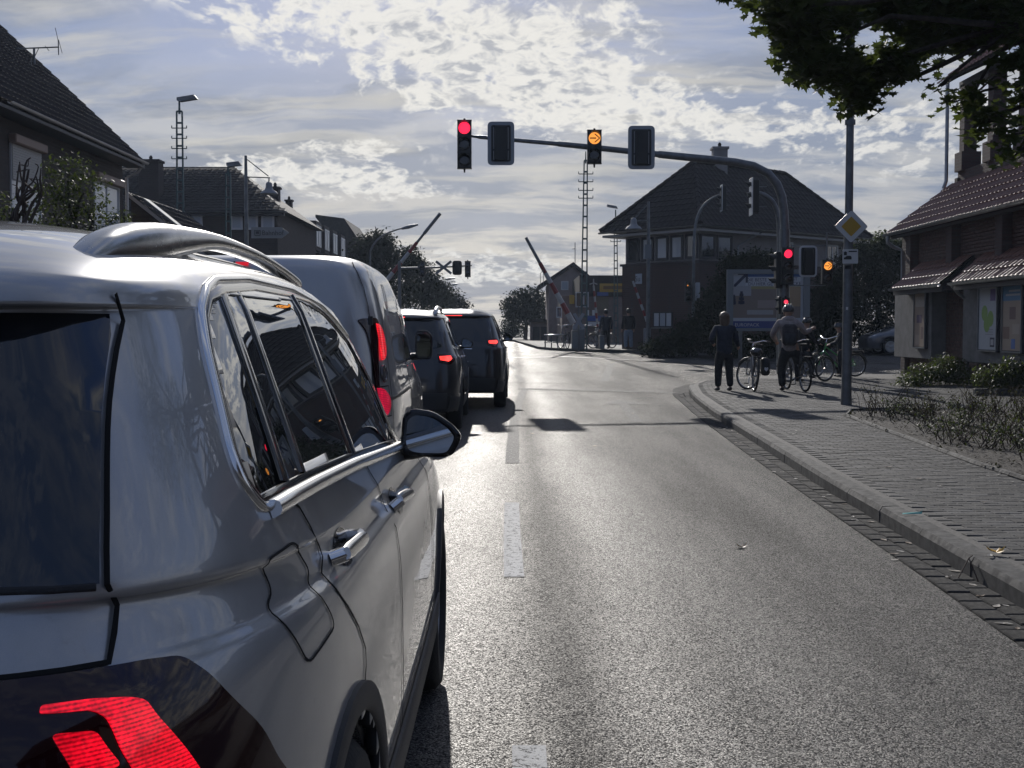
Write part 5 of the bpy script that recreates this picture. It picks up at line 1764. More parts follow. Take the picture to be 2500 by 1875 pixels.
def striped_arm(root, A_, B_, r0, r1, seg, name="barrier_arm", tip=None):
    """white bar with red sleeves"""
    A_, B_ = Vector(A_), Vector(B_)
    L = (B_ - A_).length
    n = max(2, int(L / seg))
    mb = MB()
    for i in range(n):
        p, q = A_.lerp(B_, i / n), A_.lerp(B_, (i + 1) / n)
        ra, rb = r0 + (r1 - r0) * i / n, r0 + (r1 - r0) * (i + 1) / n
        mb.cyl(p, q, ra + (.002 if i % 2 else 0), rb + (.002 if i % 2 else 0), 8, mi=i % 2)
    return mb.build(name, [M_WHITE, M_RED], root, smooth=40)


# left barrier
A_ = at(862, 788, 55); B_ = at(1018, 592, 55); C_ = at(1075, 521, 55)
lb = empty("crossing_barrier", (A_.x, 55, G(0, 55) + .11), label="raised crossing barrier leaning right, above the van and the dark trees", cat="barrier")
mb = MB(); mb.box((A_.x - .2, 55.0, G(0, 55) + .75), (.5, .5, 1.3), ch=.04); mb.build("drive_housing", M_LAMPG, lb)
striped_arm(lb, A_, B_, .125, .075, .55)
mb = MB(); mb.tube([B_ - (C_ - B_) * .02, B_ + (C_ - B_) * .3, B_ + (C_ - B_) * .31, C_], [.06, .055, .075, .075], 8); mb.build("arm_tip", M_GALV, lb, smooth=40)
# right barrier
A_ = at(1400, 790, 57); B_ = at(1318, 642, 57); C_ = at(1284, 580, 57)
rb_ = empty("crossing_barrier", (A_.x, 57, G(0, 57) + .11), label="raised crossing barrier leaning left with a hanging loop, right of the far trees", cat="barrier")
mb = MB(); mb.box((A_.x + .25, 57.0, G(0, 57) + .65), (.55, .5, 1.1), ch=.04); mb.build("drive_housing", M_LAMPG, rb_)
striped_arm(rb_, A_, B_, .14, .09, .5)
mb = MB(); mb.tube([B_, C_], [.075, .07], 8); mb.build("arm_tip", M_GALV, rb_, smooth=40)
mb = MB(); mb.tube([at(a, b, 56.9) for a, b in ((1326, 660), (1319, 668), (1320, 696), (1324, 706), (1327, 694), (1327, 662))], .014, 6); mb.build("hanging_loop", M_GALV, rb_)
# footpath barriers
for (a, b, y_, lab) in ((( 1580, 786), (1545, 686), 51.0, "short red and white footpath barrier raised against the signal box wall"), ((1461, 818), (1449, 697), 55.5, "slim upright red and white footpath barrier with a forked tip among the shop signs")):
    A_, B_ = at(*a, y_), at(*b, y_)
    r_ = empty("footpath_barrier", (A_.x, y_, PG(A_.x, y_)), label=lab, cat="barrier")
    mb = MB(); mb.box((A_.x, y_, PG(A_.x, y_) + .45), (.28, .28, .95), ch=.03); mb.build("drive_housing", M_LAMPG, r_)
    striped_arm(r_, A_, B_, .055, .045, .24)
    if b[0] < 1500:
        mb = MB(); mb.tube([B_ + Vector((-.17, 0, .05)), B_ + Vector((0, 0, .12)), B_ + Vector((.17, 0, .05))], .03, 6).cyl(B_, B_ + Vector((0, 0, .3)), .03, n=6); mb.build("forked_tip", M_WHITE, r_)
# St Andrew's cross seen from behind on its post
c = at(1413, 784, 50.9)
sx_ = empty("st_andrews_cross", (c.x, 51, PG(c.x, 51)), label="St Andrew's cross seen from its pale grey back, on a low post by the bicycles", cat="road sign")
mb = MB(); mb.cyl((c.x, 51, PG(c.x, 51) - .05), (c.x, 51, c.z + .6), .035, n=8); mb.build("post", M_GALV, sx_)
for s_ in (-1, 1):
    mb = MB(); mb.prism([(-.26, -.30), (-.13, -.34), (.26, .30), (.13, .34)], (c.x, c.y - (.02 if s_ > 0 else 0), c.z), (s_, 0, 0), (0, 0, 1), .012 * -s_); mb.build("cross_board", M_SIGEDGE if False else mat("cross_back_grey", (.30, .31, .33), .4), sx_)

# ------------------------------------------------------------------ buildings
def brick_mat(name, c1, c2, mortar, scale=1.0):
    """fine brickwork for walls too far away to tell the bricks apart; U along the wall, V up"""
    m = bpy.data.materials.new(name)
    m.use_nodes = True
    nt = m.node_tree
    b = nt.nodes['Principled BSDF']
    g = NG(nt)
    tc = g.n('ShaderNodeTexCoord').outputs['Object']
    s_ = g.n('ShaderNodeSeparateXYZ', {0: tc})
    u = g.m('ADD', s_.outputs[0], g.m('MULTIPLY', s_.outputs[1], 1.0))
    v = g.n('ShaderNodeCombineXYZ', {0: u, 1: s_.outputs[2], 2: 0.0}).outputs[0]
    br = g.n('ShaderNodeTexBrick', {'Vector': v, 'Color1': (*c1, 1), 'Color2': (*c2, 1), 'Mortar': (*mortar, 1), 'Scale': 1.0, 'Mortar Size': .008, 'Brick Width': .25, 'Row Height': .083, 'Bias': -.2})
    c = g.mix(g.ramp(g.noise(tc, .8, 5, .6), .3, .7), br.outputs[0], hsv(c1, .75))
    c = g.mix(.65, br.outputs[0], c)
    nt.links.new(c, b.inputs['Base Color'])
    b.inputs['Roughness'].default_value = .8
    bn = g.n('ShaderNodeBump', {'Height': g.m('ADD', g.m('MULTIPLY', br.outputs[1], -1.0), g.m('MULTIPLY', g.noise(tc, 60, 3), .3)), 'Distance': .008, 'Strength': 1.0})
    nt.links.new(bn.outputs[0], b.inputs['Normal'])
    return m


M_BRK = brick_mat("brickwork_brown", (.070, .050, .044), (.052, .038, .035), (.06, .057, .055))
M_BRK2 = brick_mat("brickwork_red", (.085, .050, .044), (.062, .040, .036), (.07, .065, .06))
M_BRICK = mat("brick_red", (.095, .050, .040), .7, var=(9, .4), bump=(60, .004))
M_MORT = mat("mortar", (.10, .095, .088), .9, var=(8, .2))
M_TILED = mat("roof_tile_dark", (.030, .026, .026), .85, spec=.25, var=(5, .35), bump=(70, .003))
M_TILER = mat("roof_tile_brown", (.20, .088, .060), .42, var=(5, .35), bump=(70, .003))
M_PLAST = mat("plaster_grey", (.27, .25, .235), .85, var=(1.5, .12), bump=(90, .003))
M_PLAST2 = mat("plaster_pale", (.34, .27, .24), .85, var=(1.5, .12), bump=(90, .003))
M_WFR = mat("window_frame_white", (.60, .60, .59), .4)
M_WFD = mat("window_frame_dark", (.03, .03, .035), .5)
M_PANE = mat("window_pane", (.02, .025, .03), .04, coat=1.0, spec=.8)
M_CURT = mat("curtain_behind_glass", (.42, .46, .50), .35, coat=1.0, coat_rough=.03)
M_SHUT = mat("roller_shutter", (.50, .48, .44), .5)
M_SHUTBOX = mat("shutter_box", (.30, .20, .15), .5)
M_ZINC = mat("zinc", (.30, .31, .32), .38, metal=.8, var=(4, .15))
M_WOODW = mat("soffit_white", (.42, .41, .39), .6)
M_CONCW = mat("concrete_panel", (.17, .165, .158), .7, var=(3, .18), bump=(80, .003))


def tile_mesh(tw, th, m_, name="roof_tile"):
    """a pantile: 3 ribs across, thick lower edge; u across, v up the slope, n out"""
    mb = MB()
    xs = [-.5, -.38, -.26, -.1, .2, .38, .5]
    hs = [.010, .030, .012, .004, .004, .012, .026]
    vs = []
    for v_, up in ((-.56, .028), (.5, .0)):
        for x, h in zip(xs, hs): vs.append((x * tw * .985, v_ * th, h + up))
    for x, h in zip(xs, hs): vs.append((x * tw * .985, -.56 * th, h + .008))
    n = len(xs)
    fs = [(i, i + 1, n + i + 1, n + i) for i in range(n - 1)] + [(2 * n + i, 2 * n + i + 1, i + 1, i) for i in range(n - 1)]
    mb.add(vs, fs)
    return mb.mesh(name, m_, smooth=35)


def tiled(parent, O, U, V, lu, lv, tw, th, m_, poly=None, nparts=300, key=None, base=True, name="roof_tile"):
    """roof plane: O lower corner, U along the eave, V up the slope"""
    O, U, V = Vector(O), Vector(U).normalized(), Vector(V).normalized()
    N = U.cross(V).normalized()
    flip = N.z < 0
    if flip: N = -N
    pl = poly or [(0, 0), (lu, 0), (lu, lv), (0, lv)]
    if base:
        mb = MB()
        q = [O + U * a + V * b - N * .012 for a, b in pl]
        q2 = [p - N * .10 for p in q]
        k = len(q)
        mb.add(q + q2, [tuple(range(k)), tuple(range(2 * k - 1, k - 1, -1))] + [(i, (i + 1) % k, k + (i + 1) % k, k + i) for i in range(k)])
        mb.build("roof", M_TILED, parent)
    cells = []
    nu, nv = int(lu / tw) + 1, int(lv / th) + 1
    for j in range(nv):
        for i in range(nu):
            u, v = (i + .5) * tw, (j + .5) * th
            if inside(pl, u, v) or inside(pl, u - tw * .45, v) and inside(pl, u + tw * .3, v): cells.append(O + U * u + V * v)
    cells.sort(key=key or (lambda p: p.length))
    Rm = Matrix((U if not flip else U, V, N)).transposed()
    if Rm.determinant() < 0: Rm = Matrix((-U, V, N)).transposed()
    eu = Rm.to_euler()
    me = tile_mesh(tw, th, m_, name)
    p0 = Vector((0, 0, 0))
    q = parent
    while q is not None: p0 += q.location; q = q.parent
    co = [v.co.copy() for v in me.vertices]
    fc = [tuple(p.vertices) for p in me.polygons]
    rest = MB()
    for i, c in enumerate(cells):
        jz = rnd.uniform(-.005, .005)
        if i < nparts:
            inst(name, me, c + N * jz - p0, (eu.x + rnd.gauss(0, .006), eu.y + rnd.gauss(0, .006), eu.z), (1, 1, 1), parent)
        else:
            cc = c + N * jz
            rest.add([Rm @ v + cc for v in co], fc)
    if rest.v:
        o = rest.build("tile_courses", m_, parent, fix=False, kind='stuff')
        o.data.shade_smooth()
        o.data.set_sharp_from_angle(angle=R(35))


def window(parent, O, U, N, w_, h_, fr=M_WFR, pane=M_PANE, bars=1, name="window", ft=.06, sill=True, curtain=None):
    """O lower left corner on the wall face; U along the wall; N outwards"""
    O, U, N = Vector(O), Vector(U).normalized(), Vector(N).normalized()
    Z = Vector((0, 0, 1))
    def bar(u0, v0, u1, v1, d0, d1, mb):
        vs = [O + U * a + Z * b + N * d for d in (d0, d1) for a, b in ((u0, v0), (u1, v0), (u1, v1), (u0, v1))]
        mb.add(vs, [(0, 1, 2, 3), (4, 7, 6, 5), (0, 4, 5, 1), (1, 5, 6, 2), (2, 6, 7, 3), (3, 7, 4, 0)])
    f = MB()
    bar(0, 0, w_, ft, -.02, .035, f); bar(0, h_ - ft, w_, h_, -.02, .035, f)
    bar(0, ft, ft, h_ - ft, -.02, .035, f); bar(w_ - ft, ft, w_, h_ - ft, -.02, .035, f)
    for i in range(bars):
        x = w_ * (i + 1) / (bars + 1)
        bar(x - ft * .45, ft, x + ft * .45, h_ - ft, -.02, .030, f)
    fo = f.build(name, fr, parent)
    p = MB(); bar(ft, ft, w_ - ft, h_ - ft, .004, .010, p); p.build("pane", curtain or pane, fo)
    if sill:
        s_ = MB(); bar(-.05, -.06, w_ + .05, -.003, .0, .10, s_); s_.build("sill", M_CONCW, fo)
    return fo


def wallbox(parent, x0, y0, x1, y1, z0, z1, m_, name="wall"):
    mb = MB(); mb.box(((x0 + x1) / 2, (y0 + y1) / 2, (z0 + z1) / 2), (abs(x1 - x0), abs(y1 - y0), z1 - z0))
    return mb.build(name, m_, parent)


def prismwall(parent, pts, z0, z1, m_, name="wall"):
    mb = MB(); mb.prism(pts, (0, 0, z0), (1, 0, 0), (0, 1, 0), z1 - z0)
    return mb.build(name, m_, parent)


def chimney(parent, x, y, z0, z1, w_, d_, m_=None, pots=1):
    mb = MB(); mb.box((x, y, (z0 + z1) / 2), (w_, d_, z1 - z0)).box((x, y, z1 + .05), (w_ + .12, d_ + .12, .10))
    o = mb.build("chimney", m_ or M_BRK, parent)
    for i in range(pots):
        mb = MB(); mb.lathe((x + (i - (pots - 1) / 2) * .3, y, z1 + .1), [(.10, 0), (.07, .10), (.09, .12), (.04, .22)], 10); mb.build("chimney_pot", M_TILED, o, smooth=40)
    return o


def gutter(parent, a, b, r=.07, m_=M_ZINC, name="gutter"):
    a, b = Vector(a), Vector(b)
    d = (b - a).normalized()
    s_ = d.cross(Vector((0, 0, 1))).normalized()
    vs = []
    for p in (a, b):
        for rr_ in (r, r - .008):
            for k in range(7):
                t = math.pi + math.pi * k / 6
                vs.append(p + s_ * (rr_ * math.cos(t)) + Vector((0, 0, rr_ * math.sin(t))))
    fs = []
    for k in range(6):
        fs += [(k, k + 1, 15 + k, 14 + k), (7 + k, 8 + k, 22 + k, 21 + k)]
    fs += [(0, 7, 21, 14), (6, 13, 27, 20)] + [(k, k + 1, 8 + k, 7 + k) for k in range(6)] + [(14 + k, 15 + k, 22 + k, 21 + k) for k in range(6)]
    mb = MB(); mb.add(vs, fs)
    return mb.build(name, m_, parent, smooth=40)


# --- left gable house
h1 = empty("house", (-10.3, 28, .1), label="dark tiled brick house at the far left with roller shutters and a long pale gutter", cat="house")
XL = -10.80
wallbox(h1, -21, 21.2, XL, 34.3, 0, 6.07, M_BRK)
mb = MB(); mb.prism([(-21.0, 6.05), (XL, 6.05), (-16.1, 11.1)], (0, 34.3, 0), (1, 0, 0), (0, 0, 1), .3); mb.build("gable", M_BRK, h1)
wallbox(h1, XL, 20.0, XL + .55, 24.2, 0, 6.4, M_BRK, "bay")
O = at(330, 401, 34.75)
pit = R(43.5)
tiled(h1, (-10.30, 20.5, 6.05), (0, 1, 0), (-math.cos(pit), 0, math.sin(pit)), 14.25, 8.3, .23, .33, M_TILED, key=lambda p: -p.x * 1.5 + abs(p.y - 26) * .2)
wallbox(h1, -10.75, 20.5, -10.26, 34.6, 5.88, 5.95, M_WFD, "soffit")
gutter(h1, (-10.24, 25.3, 6.05), (-10.24, 34.75, 6.05), .06, mat("gutter_pale", (.55, .54, .52), .35, metal=.5))
mb = MB(); mb.tube([(-10.26, 34.5, 6.0), (-10.45, 34.5, 5.75), (-10.73, 34.45, 5.6), (-10.73, 34.4, .2)], .045, 8); mb.build("downpipe", mat("gutter_pale", (.55, .54, .52), .35), h1, smooth=40)
for (ya, yb, zt, zs, zb_) in ((26.6, 28.3, 5.40, 4.62, 3.7), (31.9, 33.9, 5.25, 5.15, 3.85)):
    wf = window(h1, (XL + .0, ya, zb_), (0, 1, 0), (1, 0, 0), yb - ya, zt - zb_, bars=1, curtain=M_CURT)
    for i in range(int((zt - zs) / .055)):
        mb = MB(); mb.box((XL + .05, (ya + yb) / 2, zt - .03 - i * .055), (.02, yb - ya - .06, .050), ch=.006); mb.build("shutter_slat", M_SHUT, wf)
    mb = MB(); mb.box((XL + .09, (ya + yb) / 2, zt + .10), (.18, yb - ya + .1, .2), ch=.02); mb.build("shutter_box", M_SHUTBOX, wf)
# lower annex behind it, its roof running down towards the street
an = empty("annex", (-10, 37, .1), label="low tiled annex with a slanting glass strip in its roof, behind the gable house", cat="building")
a0, a1 = at(312, 468, 35.6), at(520, 632, 35.6)
d_ = (a1 - a0)
tiled(an, (a1.x, 35.4, a1.z), (0, 1, 0), (a0.x - a1.x, 0, a0.z - a1.z), 6.0, d_.length, .24, .33, M_TILED, nparts=150)
mb = MB(); mb.prism([(a0.x, 0), (a1.x, 0), (a1.x, a1.z - .12), (a0.x, a0.z - .12)], (0, 35.9, 0), (1, 0, 0), (0, 0, 1), -.3); mb.build("wall", M_BRK, an)
mb = MB(); mb.add([tuple(at(a, b, 35.36)) for a, b in ((309, 466), (322, 478), (520, 634), (520, 644), (309, 478))], [(0, 1, 2, 3, 4)]); mb.build("verge_board", M_WOODW, an)
mb = MB()
n_ = Vector((-(a0.z - a1.z), 0, a0.x - a1.x)).normalized() * -1
if n_.z < 0: n_ = -n_
k0, k1 = at(322, 470, 36.6), at(441, 545, 36.6)
for p, q in ((a0.lerp(a1, .10), a0.lerp(a1, .62)),):
    mb.add([Vector((p.x, 36.1, p.z)) + n_ * .09, Vector((q.x, 36.1, q.z)) + n_ * .09, Vector((q.x, 36.7, q.z)) + n_ * .09, Vector((p.x, 36.7, p.z)) + n_ * .09,
            Vector((p.x, 36.1, p.z)), Vector((q.x, 36.1, q.z)), Vector((q.x, 36.7, q.z)), Vector((p.x, 36.7, p.z))], [(0, 1, 2, 3), (0, 4, 5, 1), (1, 5, 6, 2), (2, 6, 7, 3), (3, 7, 4, 0)])
mb.build("skylight", mat("skylight_glass", (.30, .33, .36), .08, metal=.4, coat=1), an)
# aerial on the ridge
p = at(84, 165, 31)
aer = empty("roof_aerial", (p.x, 31, 9.0), label="spindly television aerial standing on the ridge of the left house", cat="aerial")
mb = MB(); mb.cyl((p.x, 31, 8.0), (p.x, 31, at(0, 117, 31).z), .028, n=6); mb.build("mast", M_GALV, aer)
for (x0_, y0_, x1_, y1_, r_, nm) in ((38, 119, 144, 115, .018, "boom"), (143, 134, 142, 97, .014, "element"), (142, 100, 135, 68, .008, "element"), (143, 97, 152, 130, .008, "element"), (84, 140, 95, 117, .010, "brace"), (110, 112, 120, 124, .008, "element"), (72, 152, 88, 146, .010, "element"), (76, 142, 77, 160, .010, "element")):
    mb = MB(); mb.cyl(at(x0_, y0_, 31), at(x1_, y1_, 31), r_, n=5); mb.build(nm, M_GALV, aer)

# --- second house, hipped roof, chimneys
h2 = empty("house", (-14, 57, .1), label="hip-roofed brick house with a row of white framed windows under the eaves", cat="house")
wallbox(h2, -22, 55.3, -10.5, 66, 0, 6.6, M_BRK)
zr_ = 8.75
mb = MB()
e = [(-22.4, 54.9, 6.62), (-10.1, 54.9, 6.62), (-10.1, 66.4, 6.62), (-22.4, 66.4, 6.62)]
rg = [(-22.4, 60.6, 9.3), (-13.6, 60.6, 9.3)]
V_ = Vector((0, 5.7, 2.68)); lv_ = V_.length
tiled(h2, e[0], (1, 0, 0), V_, 12.3, lv_, .30, .36, M_TILED, poly=[(0, 0), (12.3, 0), (8.8, lv_), (0, lv_)], nparts=300, key=lambda p: -p.x)
mb.add([e[1], e[2], rg[1]], [(0, 1, 2)]).add([e[3], e[0], rg[0]], [(0, 1, 2)]).add([e[2], e[3], rg[0], rg[1]], [(0, 1, 2, 3)])
mb.build("roof_hip", M_TILED, h2)
gutter(h2, (-22.4, 54.85, 6.60), (-10.0, 54.85, 6.60), .08)
wallbox(h2, -22.3, 54.92, -10.15, 55.25, 6.42, 6.54, M_WFD, "soffit")
for a, b in ((462, 495), (563, 593), (602, 630), (638, 670)):
    p0, p1 = at(a, 560, 55.3), at(b, 560, 55.3)
    window(h2, (p0.x, 55.3, at(0, 561, 55.3).z), (1, 0, 0), (0, -1, 0), p1.x - p0.x, at(0, 516, 55.3).z - at(0, 561, 55.3).z, bars=0, ft=.09, curtain=M_CURT, sill=False)
c = at(369, 430, 56.5); chimney(h2, c.x, 56.5, 6.5, at(0, 397, 56.5).z, .9, .8)
c = at(672, 480, 60); chimney(h2, c.x, 60, 6.5, at(0, 462, 60).z, .42, .5)
h3 = empty("house", (-12, 78, .3), label="long lower house with paired dormer windows, right of the hipped brick house", cat="house")
wallbox(h3, -22, 73, -12.4, 90, 0, 6.0, M_BRK)
mb = MB()
mb.prism([(-22, 6.0), (-11.9, 6.0), (-13.3, 8.35), (-14.2, 8.7), (-22, 8.7)], (0, 72.6, 0), (1, 0, 0), (0, 0, 1), -17.8)
mb.build("roof", M_TILED, h3)
for ya in (74.2, 77.6, 81.2, 85.0):
    dm = MB(); dm.box((-12.55, ya + 1.1, 7.0), (1.5, 2.0, 1.75)); dm.build("dormer", M_BRK, h3)
    for k in range(2): window(h3, (-11.795, ya + .2 + k * .95, 6.35), (0, 1, 0), (1, 0, 0), .85, 1.3, bars=0, ft=.09, curtain=M_CURT, sill=False)
c = at(706, 515, 76); chimney(h3, c.x, 76, 7.5, at(0, 492, 76).z, .38, .4)
h4 = empty("house", (-13, 98, .3), label="farther dark house whose sloping roof drops to the trees behind the van", cat="house")
mb = MB()
P0, P1, P2 = at(770, 530, 98), at(840, 533, 98), at(877, 592, 98)
mb.prism([(P0.x, P0.z), (P2.x, P2.z - 2.6), (P2.x + .1, P2.z), (P1.x, P1.z), (P0.x, P0.z + .2)][::-1], (0, 98, 0), (1, 0, 0), (0, 0, 1), -10)
mb.build("roof", M_TILED, h4)
wallbox(h4, P0.x, 98.3, P2.x - .3, 107, 0, P2.z - .2, M_BRK)

# --- signal box
C0 = Vector((7.63, 50.0, 0)); LD = Vector((-.648, .761, 0)); RD = Vector((.799, .602, 0)); RD = Vector((.761, .648, 0))
Zv = Vector((0, 0, 1))
WL, WR = 5.8, 12.2
sb = empty("signal_box", (8.5, 53, .45), label="brick signal box with a high hipped roof and a band of windows above the road", cat="building")
def sbp(l, r, z): return C0 + LD * l + RD * r + Zv * z
mb = MB()
o_ = .7
q = [sbp(o_, o_, 0), sbp(WL - o_, o_, 0), sbp(WL - o_, WR - o_, 0), sbp(o_, WR - o_, 0)]
mb.prism([(p.x, p.y) for p in q][::-1], (0, 0, .2), (1, 0, 0), (0, 1, 0), 4.02); mb.build("wall", M_BRK2, sb)
q = [sbp(o_ + .06, o_ + .06, 0), sbp(WL - o_ - .15, o_ + .06, 0), sbp(WL - o_ - .15, WR - o_ - .06, 0), sbp(o_ + .06, WR - o_ - .06, 0)]
mb = MB(); mb.prism([(p.x, p.y) for p in q][::-1], (0, 0, 4.22), (1, 0, 0), (0, 1, 0), 1.42); mb.build("upper_wall", M_PLAST, sb)
q = [sbp(o_ - .05, o_ - .05, 0), sbp(WL - o_ + .1, o_ - .05, 0), sbp(WL - o_ + .1, o_ + 3, 0), sbp(o_ - .05, o_ + 3, 0)]
mb = MB(); mb.prism([(p.x, p.y) for p in q][::-1], (0, 0, 4.12), (1, 0, 0), (0, 1, 0), .10); mb.build("sill_band", M_BRK, sb)
ez = 5.62
ra, rb2 = sbp(2.9, 2.9, 8.65), sbp(2.9, WR - 2.9, 8.65)
def plane_tiles(A_, B_, T1, T2, tw=.30, th=.34):
    """roof plane over eave A_->B_ with top edge T1 (above A_) -> T2"""
    U = (B_ - A_).normalized()
    t = (T1 - A_)
    V = (t - U * t.dot(U))
    lu, lv = (B_ - A_).length, V.length
    tiled(sb, A_, U, V, lu, lv, tw, th, M_TILED, poly=[(0, 0), (lu, 0), ((T2 - A_).dot(U), lv), ((T1 - A_).dot(U), lv)], nparts=150)
eA, eB, eC, eD = sbp(0, 0, ez), sbp(WL, 0, ez), sbp(WL, WR, ez), sbp(0, WR, ez)
plane_tiles(eB, eA, ra, ra)
plane_tiles(eA, eD, ra, rb2)
mb = MB()
mb.add([eB - Zv * .02, eC - Zv * .02, rb2 - Zv * .02, ra - Zv * .02], [(0, 1, 2, 3)]).add([eC - Zv * .02, eD - Zv * .02, rb2 - Zv * .02], [(0, 1, 2)])
mb.build("roof_back", M_TILED, sb)
for a_, b_ in ((eA, ra), (eB, ra), (eD, rb2), (ra, rb2)):                 # ridge and hip tiles, each one a piece
    L = (b_ - a_).length
    n = int(L / .38)
    d = (b_ - a_).normalized()
    for i in range(n):
        p = a_ + d * (i + .5) * L / n + Zv * .05
        mb = MB(); mb.tube([p - d * .20, p + d * .20], [.11, .09], 8); mb.build("ridge_tile", M_TILED, sb, smooth=40)
mb = MB()
q = [sbp(.08, .08, 0), sbp(WL - .08, .08, 0), sbp(WL - .08, WR - .08, 0), sbp(.08, WR - .08, 0)]
mb.prism([(p.x, p.y) for p in q][::-1], (0, 0, ez - .24), (1, 0, 0), (0, 1, 0), .10); mb.build("soffit", M_WOODW, sb)
gutter(sb, sbp(-.05, -.05, ez - .02), sbp(-.05, WR, ez - .02), .07)
gutter(sb, sbp(WL, -.05, ez - .02), sbp(-.05, -.05, ez - .02), .07)
cp = sbp(2.9, 4.6, 0); chimney(sb, cp.x, cp.y, 8.0, 9.35, .62, .62, m_=M_PLAST)
# window band
for i in range(5):
    l0 = WL - o_ - .30 - i * .84
    window(sb, sbp(l0, o_ + .04, 4.30), -LD, -RD, .70, 1.02, fr=M_WFD, bars=0, ft=.10, pane=M_PANE, sill=False, curtain=M_CURT if i in (1, 2, 3) else None)
for i in range(2):
    window(sb, sbp(o_ + .04, o_ + .12 + i * 1.08, 4.30), RD, -LD, .98, 1.02, fr=M_WFD, bars=0, ft=.10, sill=False)
mb = MB()
a_ = sbp(o_ + .0, o_ + 2.4, 0); pts_ = [sbp(o_ - .02, 2.2 + o_, 4.25), sbp(o_ - .02, 2.2 + o_, 5.35)]
mb.tube([sbp(o_ - .1, 2.42 + o_, z) for z in (.3, 3.0, 4.9)] + [sbp(o_ - .4, 2.9 + o_, 5.25), sbp(.05, 3.3 + o_, 5.5)], .045, 8); mb.build("downpipe", M_ZINC, sb, smooth=40)
for r_, w_, h_, zb_ in ((6.0, 1.1, .9, 4.35), (9.6, .9, .95, 4.3)):
    window(sb, sbp(o_ + .04, r_, zb_), RD, -LD, w_, h_, bars=1, ft=.08, sill=False)
window(sb, sbp(3.2, o_ - .02, 1.45), -LD, -RD, 1.1, .65, fr=M_WFD, bars=2, ft=.05, curtain=M_CURT)
p = sbp(4.05, o_ - .06, 3.55)
mb = MB(); mb.prism([(-.19, -.22), (.19, -.22), (.19, .22), (-.19, .22)], p, -LD, Zv, -.02)
sg = mb.build("station_code_sign", mat("enamel_sign", (.48, .52, .56), .35), sb)
rot = Matrix((-LD, Zv, -RD)).transposed().to_euler()
text_obj("lettering", "Su", .34, (p - RD * .035 + LD * .185 - Zv * .115) - sb.location, rot, M_LET, sg)

# --- billboard
YB = 44.0
bb = empty("billboard", (at(1880, 800, YB).x, YB, PG(9, YB)), label="large grey framed billboard in front of the dark hedge with a blue footed advert", cat="billboard")
xa, xb_ = at(1780, 0, YB).x, at(1984, 0, YB).x
za, zb_ = at(0, 808, YB).z, at(0, 658, YB).z
def bbox(x0, z0, x1, z1, y0, y1, m_, nm, parent=bb):
    mb = MB(); mb.box(((x0 + x1) / 2, (y0 + y1) / 2, (z0 + z1) / 2), (x1 - x0, abs(y1 - y0), z1 - z0)); return mb.build(nm, m_, parent)
for x0, z0, x1, z1 in ((xa, za, xa + .22, zb_), (xb_ - .22, za, xb_, zb_), (xa + .22, zb_ - .16, xb_ - .22, zb_), (xa + .22, za, xb_ - .22, za + .10)):
    bbox(x0, z0, x1, z1, YB - .10, YB + .10, M_SIGBACK, "frame")
for x in (xa + .5, xb_ - .5): bbox(x - .06, PG(9, YB) - .1, x + .06, za, YB - .05, YB + .05, M_GALV, "leg")
pst = bbox(xa + .22, za + .10, xb_ - .22, zb_ - .16, YB - .02, YB + .02, mat("poster_paper", (.40, .42, .44), .5), "poster")
Z1 = lambda py: at(0, py, YB).z
X1 = lambda px: at(px, 0, YB).x
def pp_(px0, py0, px1, py1, c, k=1, nm="printed_area"):
    bbox(X1(px0), Z1(py1), X1(px1), Z1(py0), YB - .022 - .002 * k, YB - .021, mat("print_%d_%d_%d" % tuple(int(v * 255) for v in c), c, .5), nm, pst)
pp_(1826, 668, 1962, 676, (.05, .12, .30)); pp_(1795, 784, 1962, 803, (.03, .05, .19)); pp_(1795, 777, 1962, 783, (.42, .44, .46))
pp_(1795, 705, 1962, 776, (.20, .155, .13)); pp_(1840, 699, 1962, 706, (.30, .27, .12), 2); pp_(1795, 698, 1840, 722, (.33, .33, .34), 2)
pp_(1856, 733, 1930, 752, (.30, .24, .21), 2); pp_(1934, 700, 1962, 748, (.34, .24, .14), 3); pp_(1830, 757, 1895, 768, (.34, .33, .32), 3)
M_INK = mat("poster_ink", (.02, .025, .06), .5)
mb = MB()
for cx_, s_ in ((1816, 1.35), (1798, .8)):
    for i, (w_, h_) in enumerate(((7, 0), (11, 6), (6, 8), (14, 16), (7, 18), (17, 26), (8, 27))):
        mb.box((X1(cx_), YB - .034, Z1(742 - (30 - h_ * 1.0) * .9 * (1 if s_ > 1 else .7))), (w_ * s_ * .5 * YB / 3000 * 1.3, .004, .11))
mb.build("fir_silhouette", M_INK, pst)
pp_(1826, 677, 1916, 698, (.50, .52, .54), 2); pp_(1934, 676, 1962, 697, (.50, .52, .54), 2)
mb = MB(); mb.prism([(0, 0), (.07, 0), (.42, .35), (.42, .14), (.50, .14), (.50, .50), (.14, .50), (.14, .42), (.35, .42), (0, .07)], (X1(1797), YB - .03, Z1(700)), (1, 0, 0), (0, 0, 1), .004); mb.build("arrow_logo", M_INK, pst)
for s_, px, py, sz in (("DIE BESTE TE", 1828, 687, .165), ("DU HIER GL", 1832, 697, .165), ("EST", 1936, 685, .165), ("ECKE", 1936, 696, .165)):
    text_obj("lettering", s_, sz, Vector((X1(px), YB - .034, Z1(py))) - bb.location, (math.pi / 2, 0, 0), M_INK, pst)
text_obj("lettering", "EUROPACK", .17, Vector((X1(1800), YB - .032, Z1(797))) - bb.location, (math.pi / 2, 0, 0), mat("poster_white", (.5, .5, .52), .5), pst)

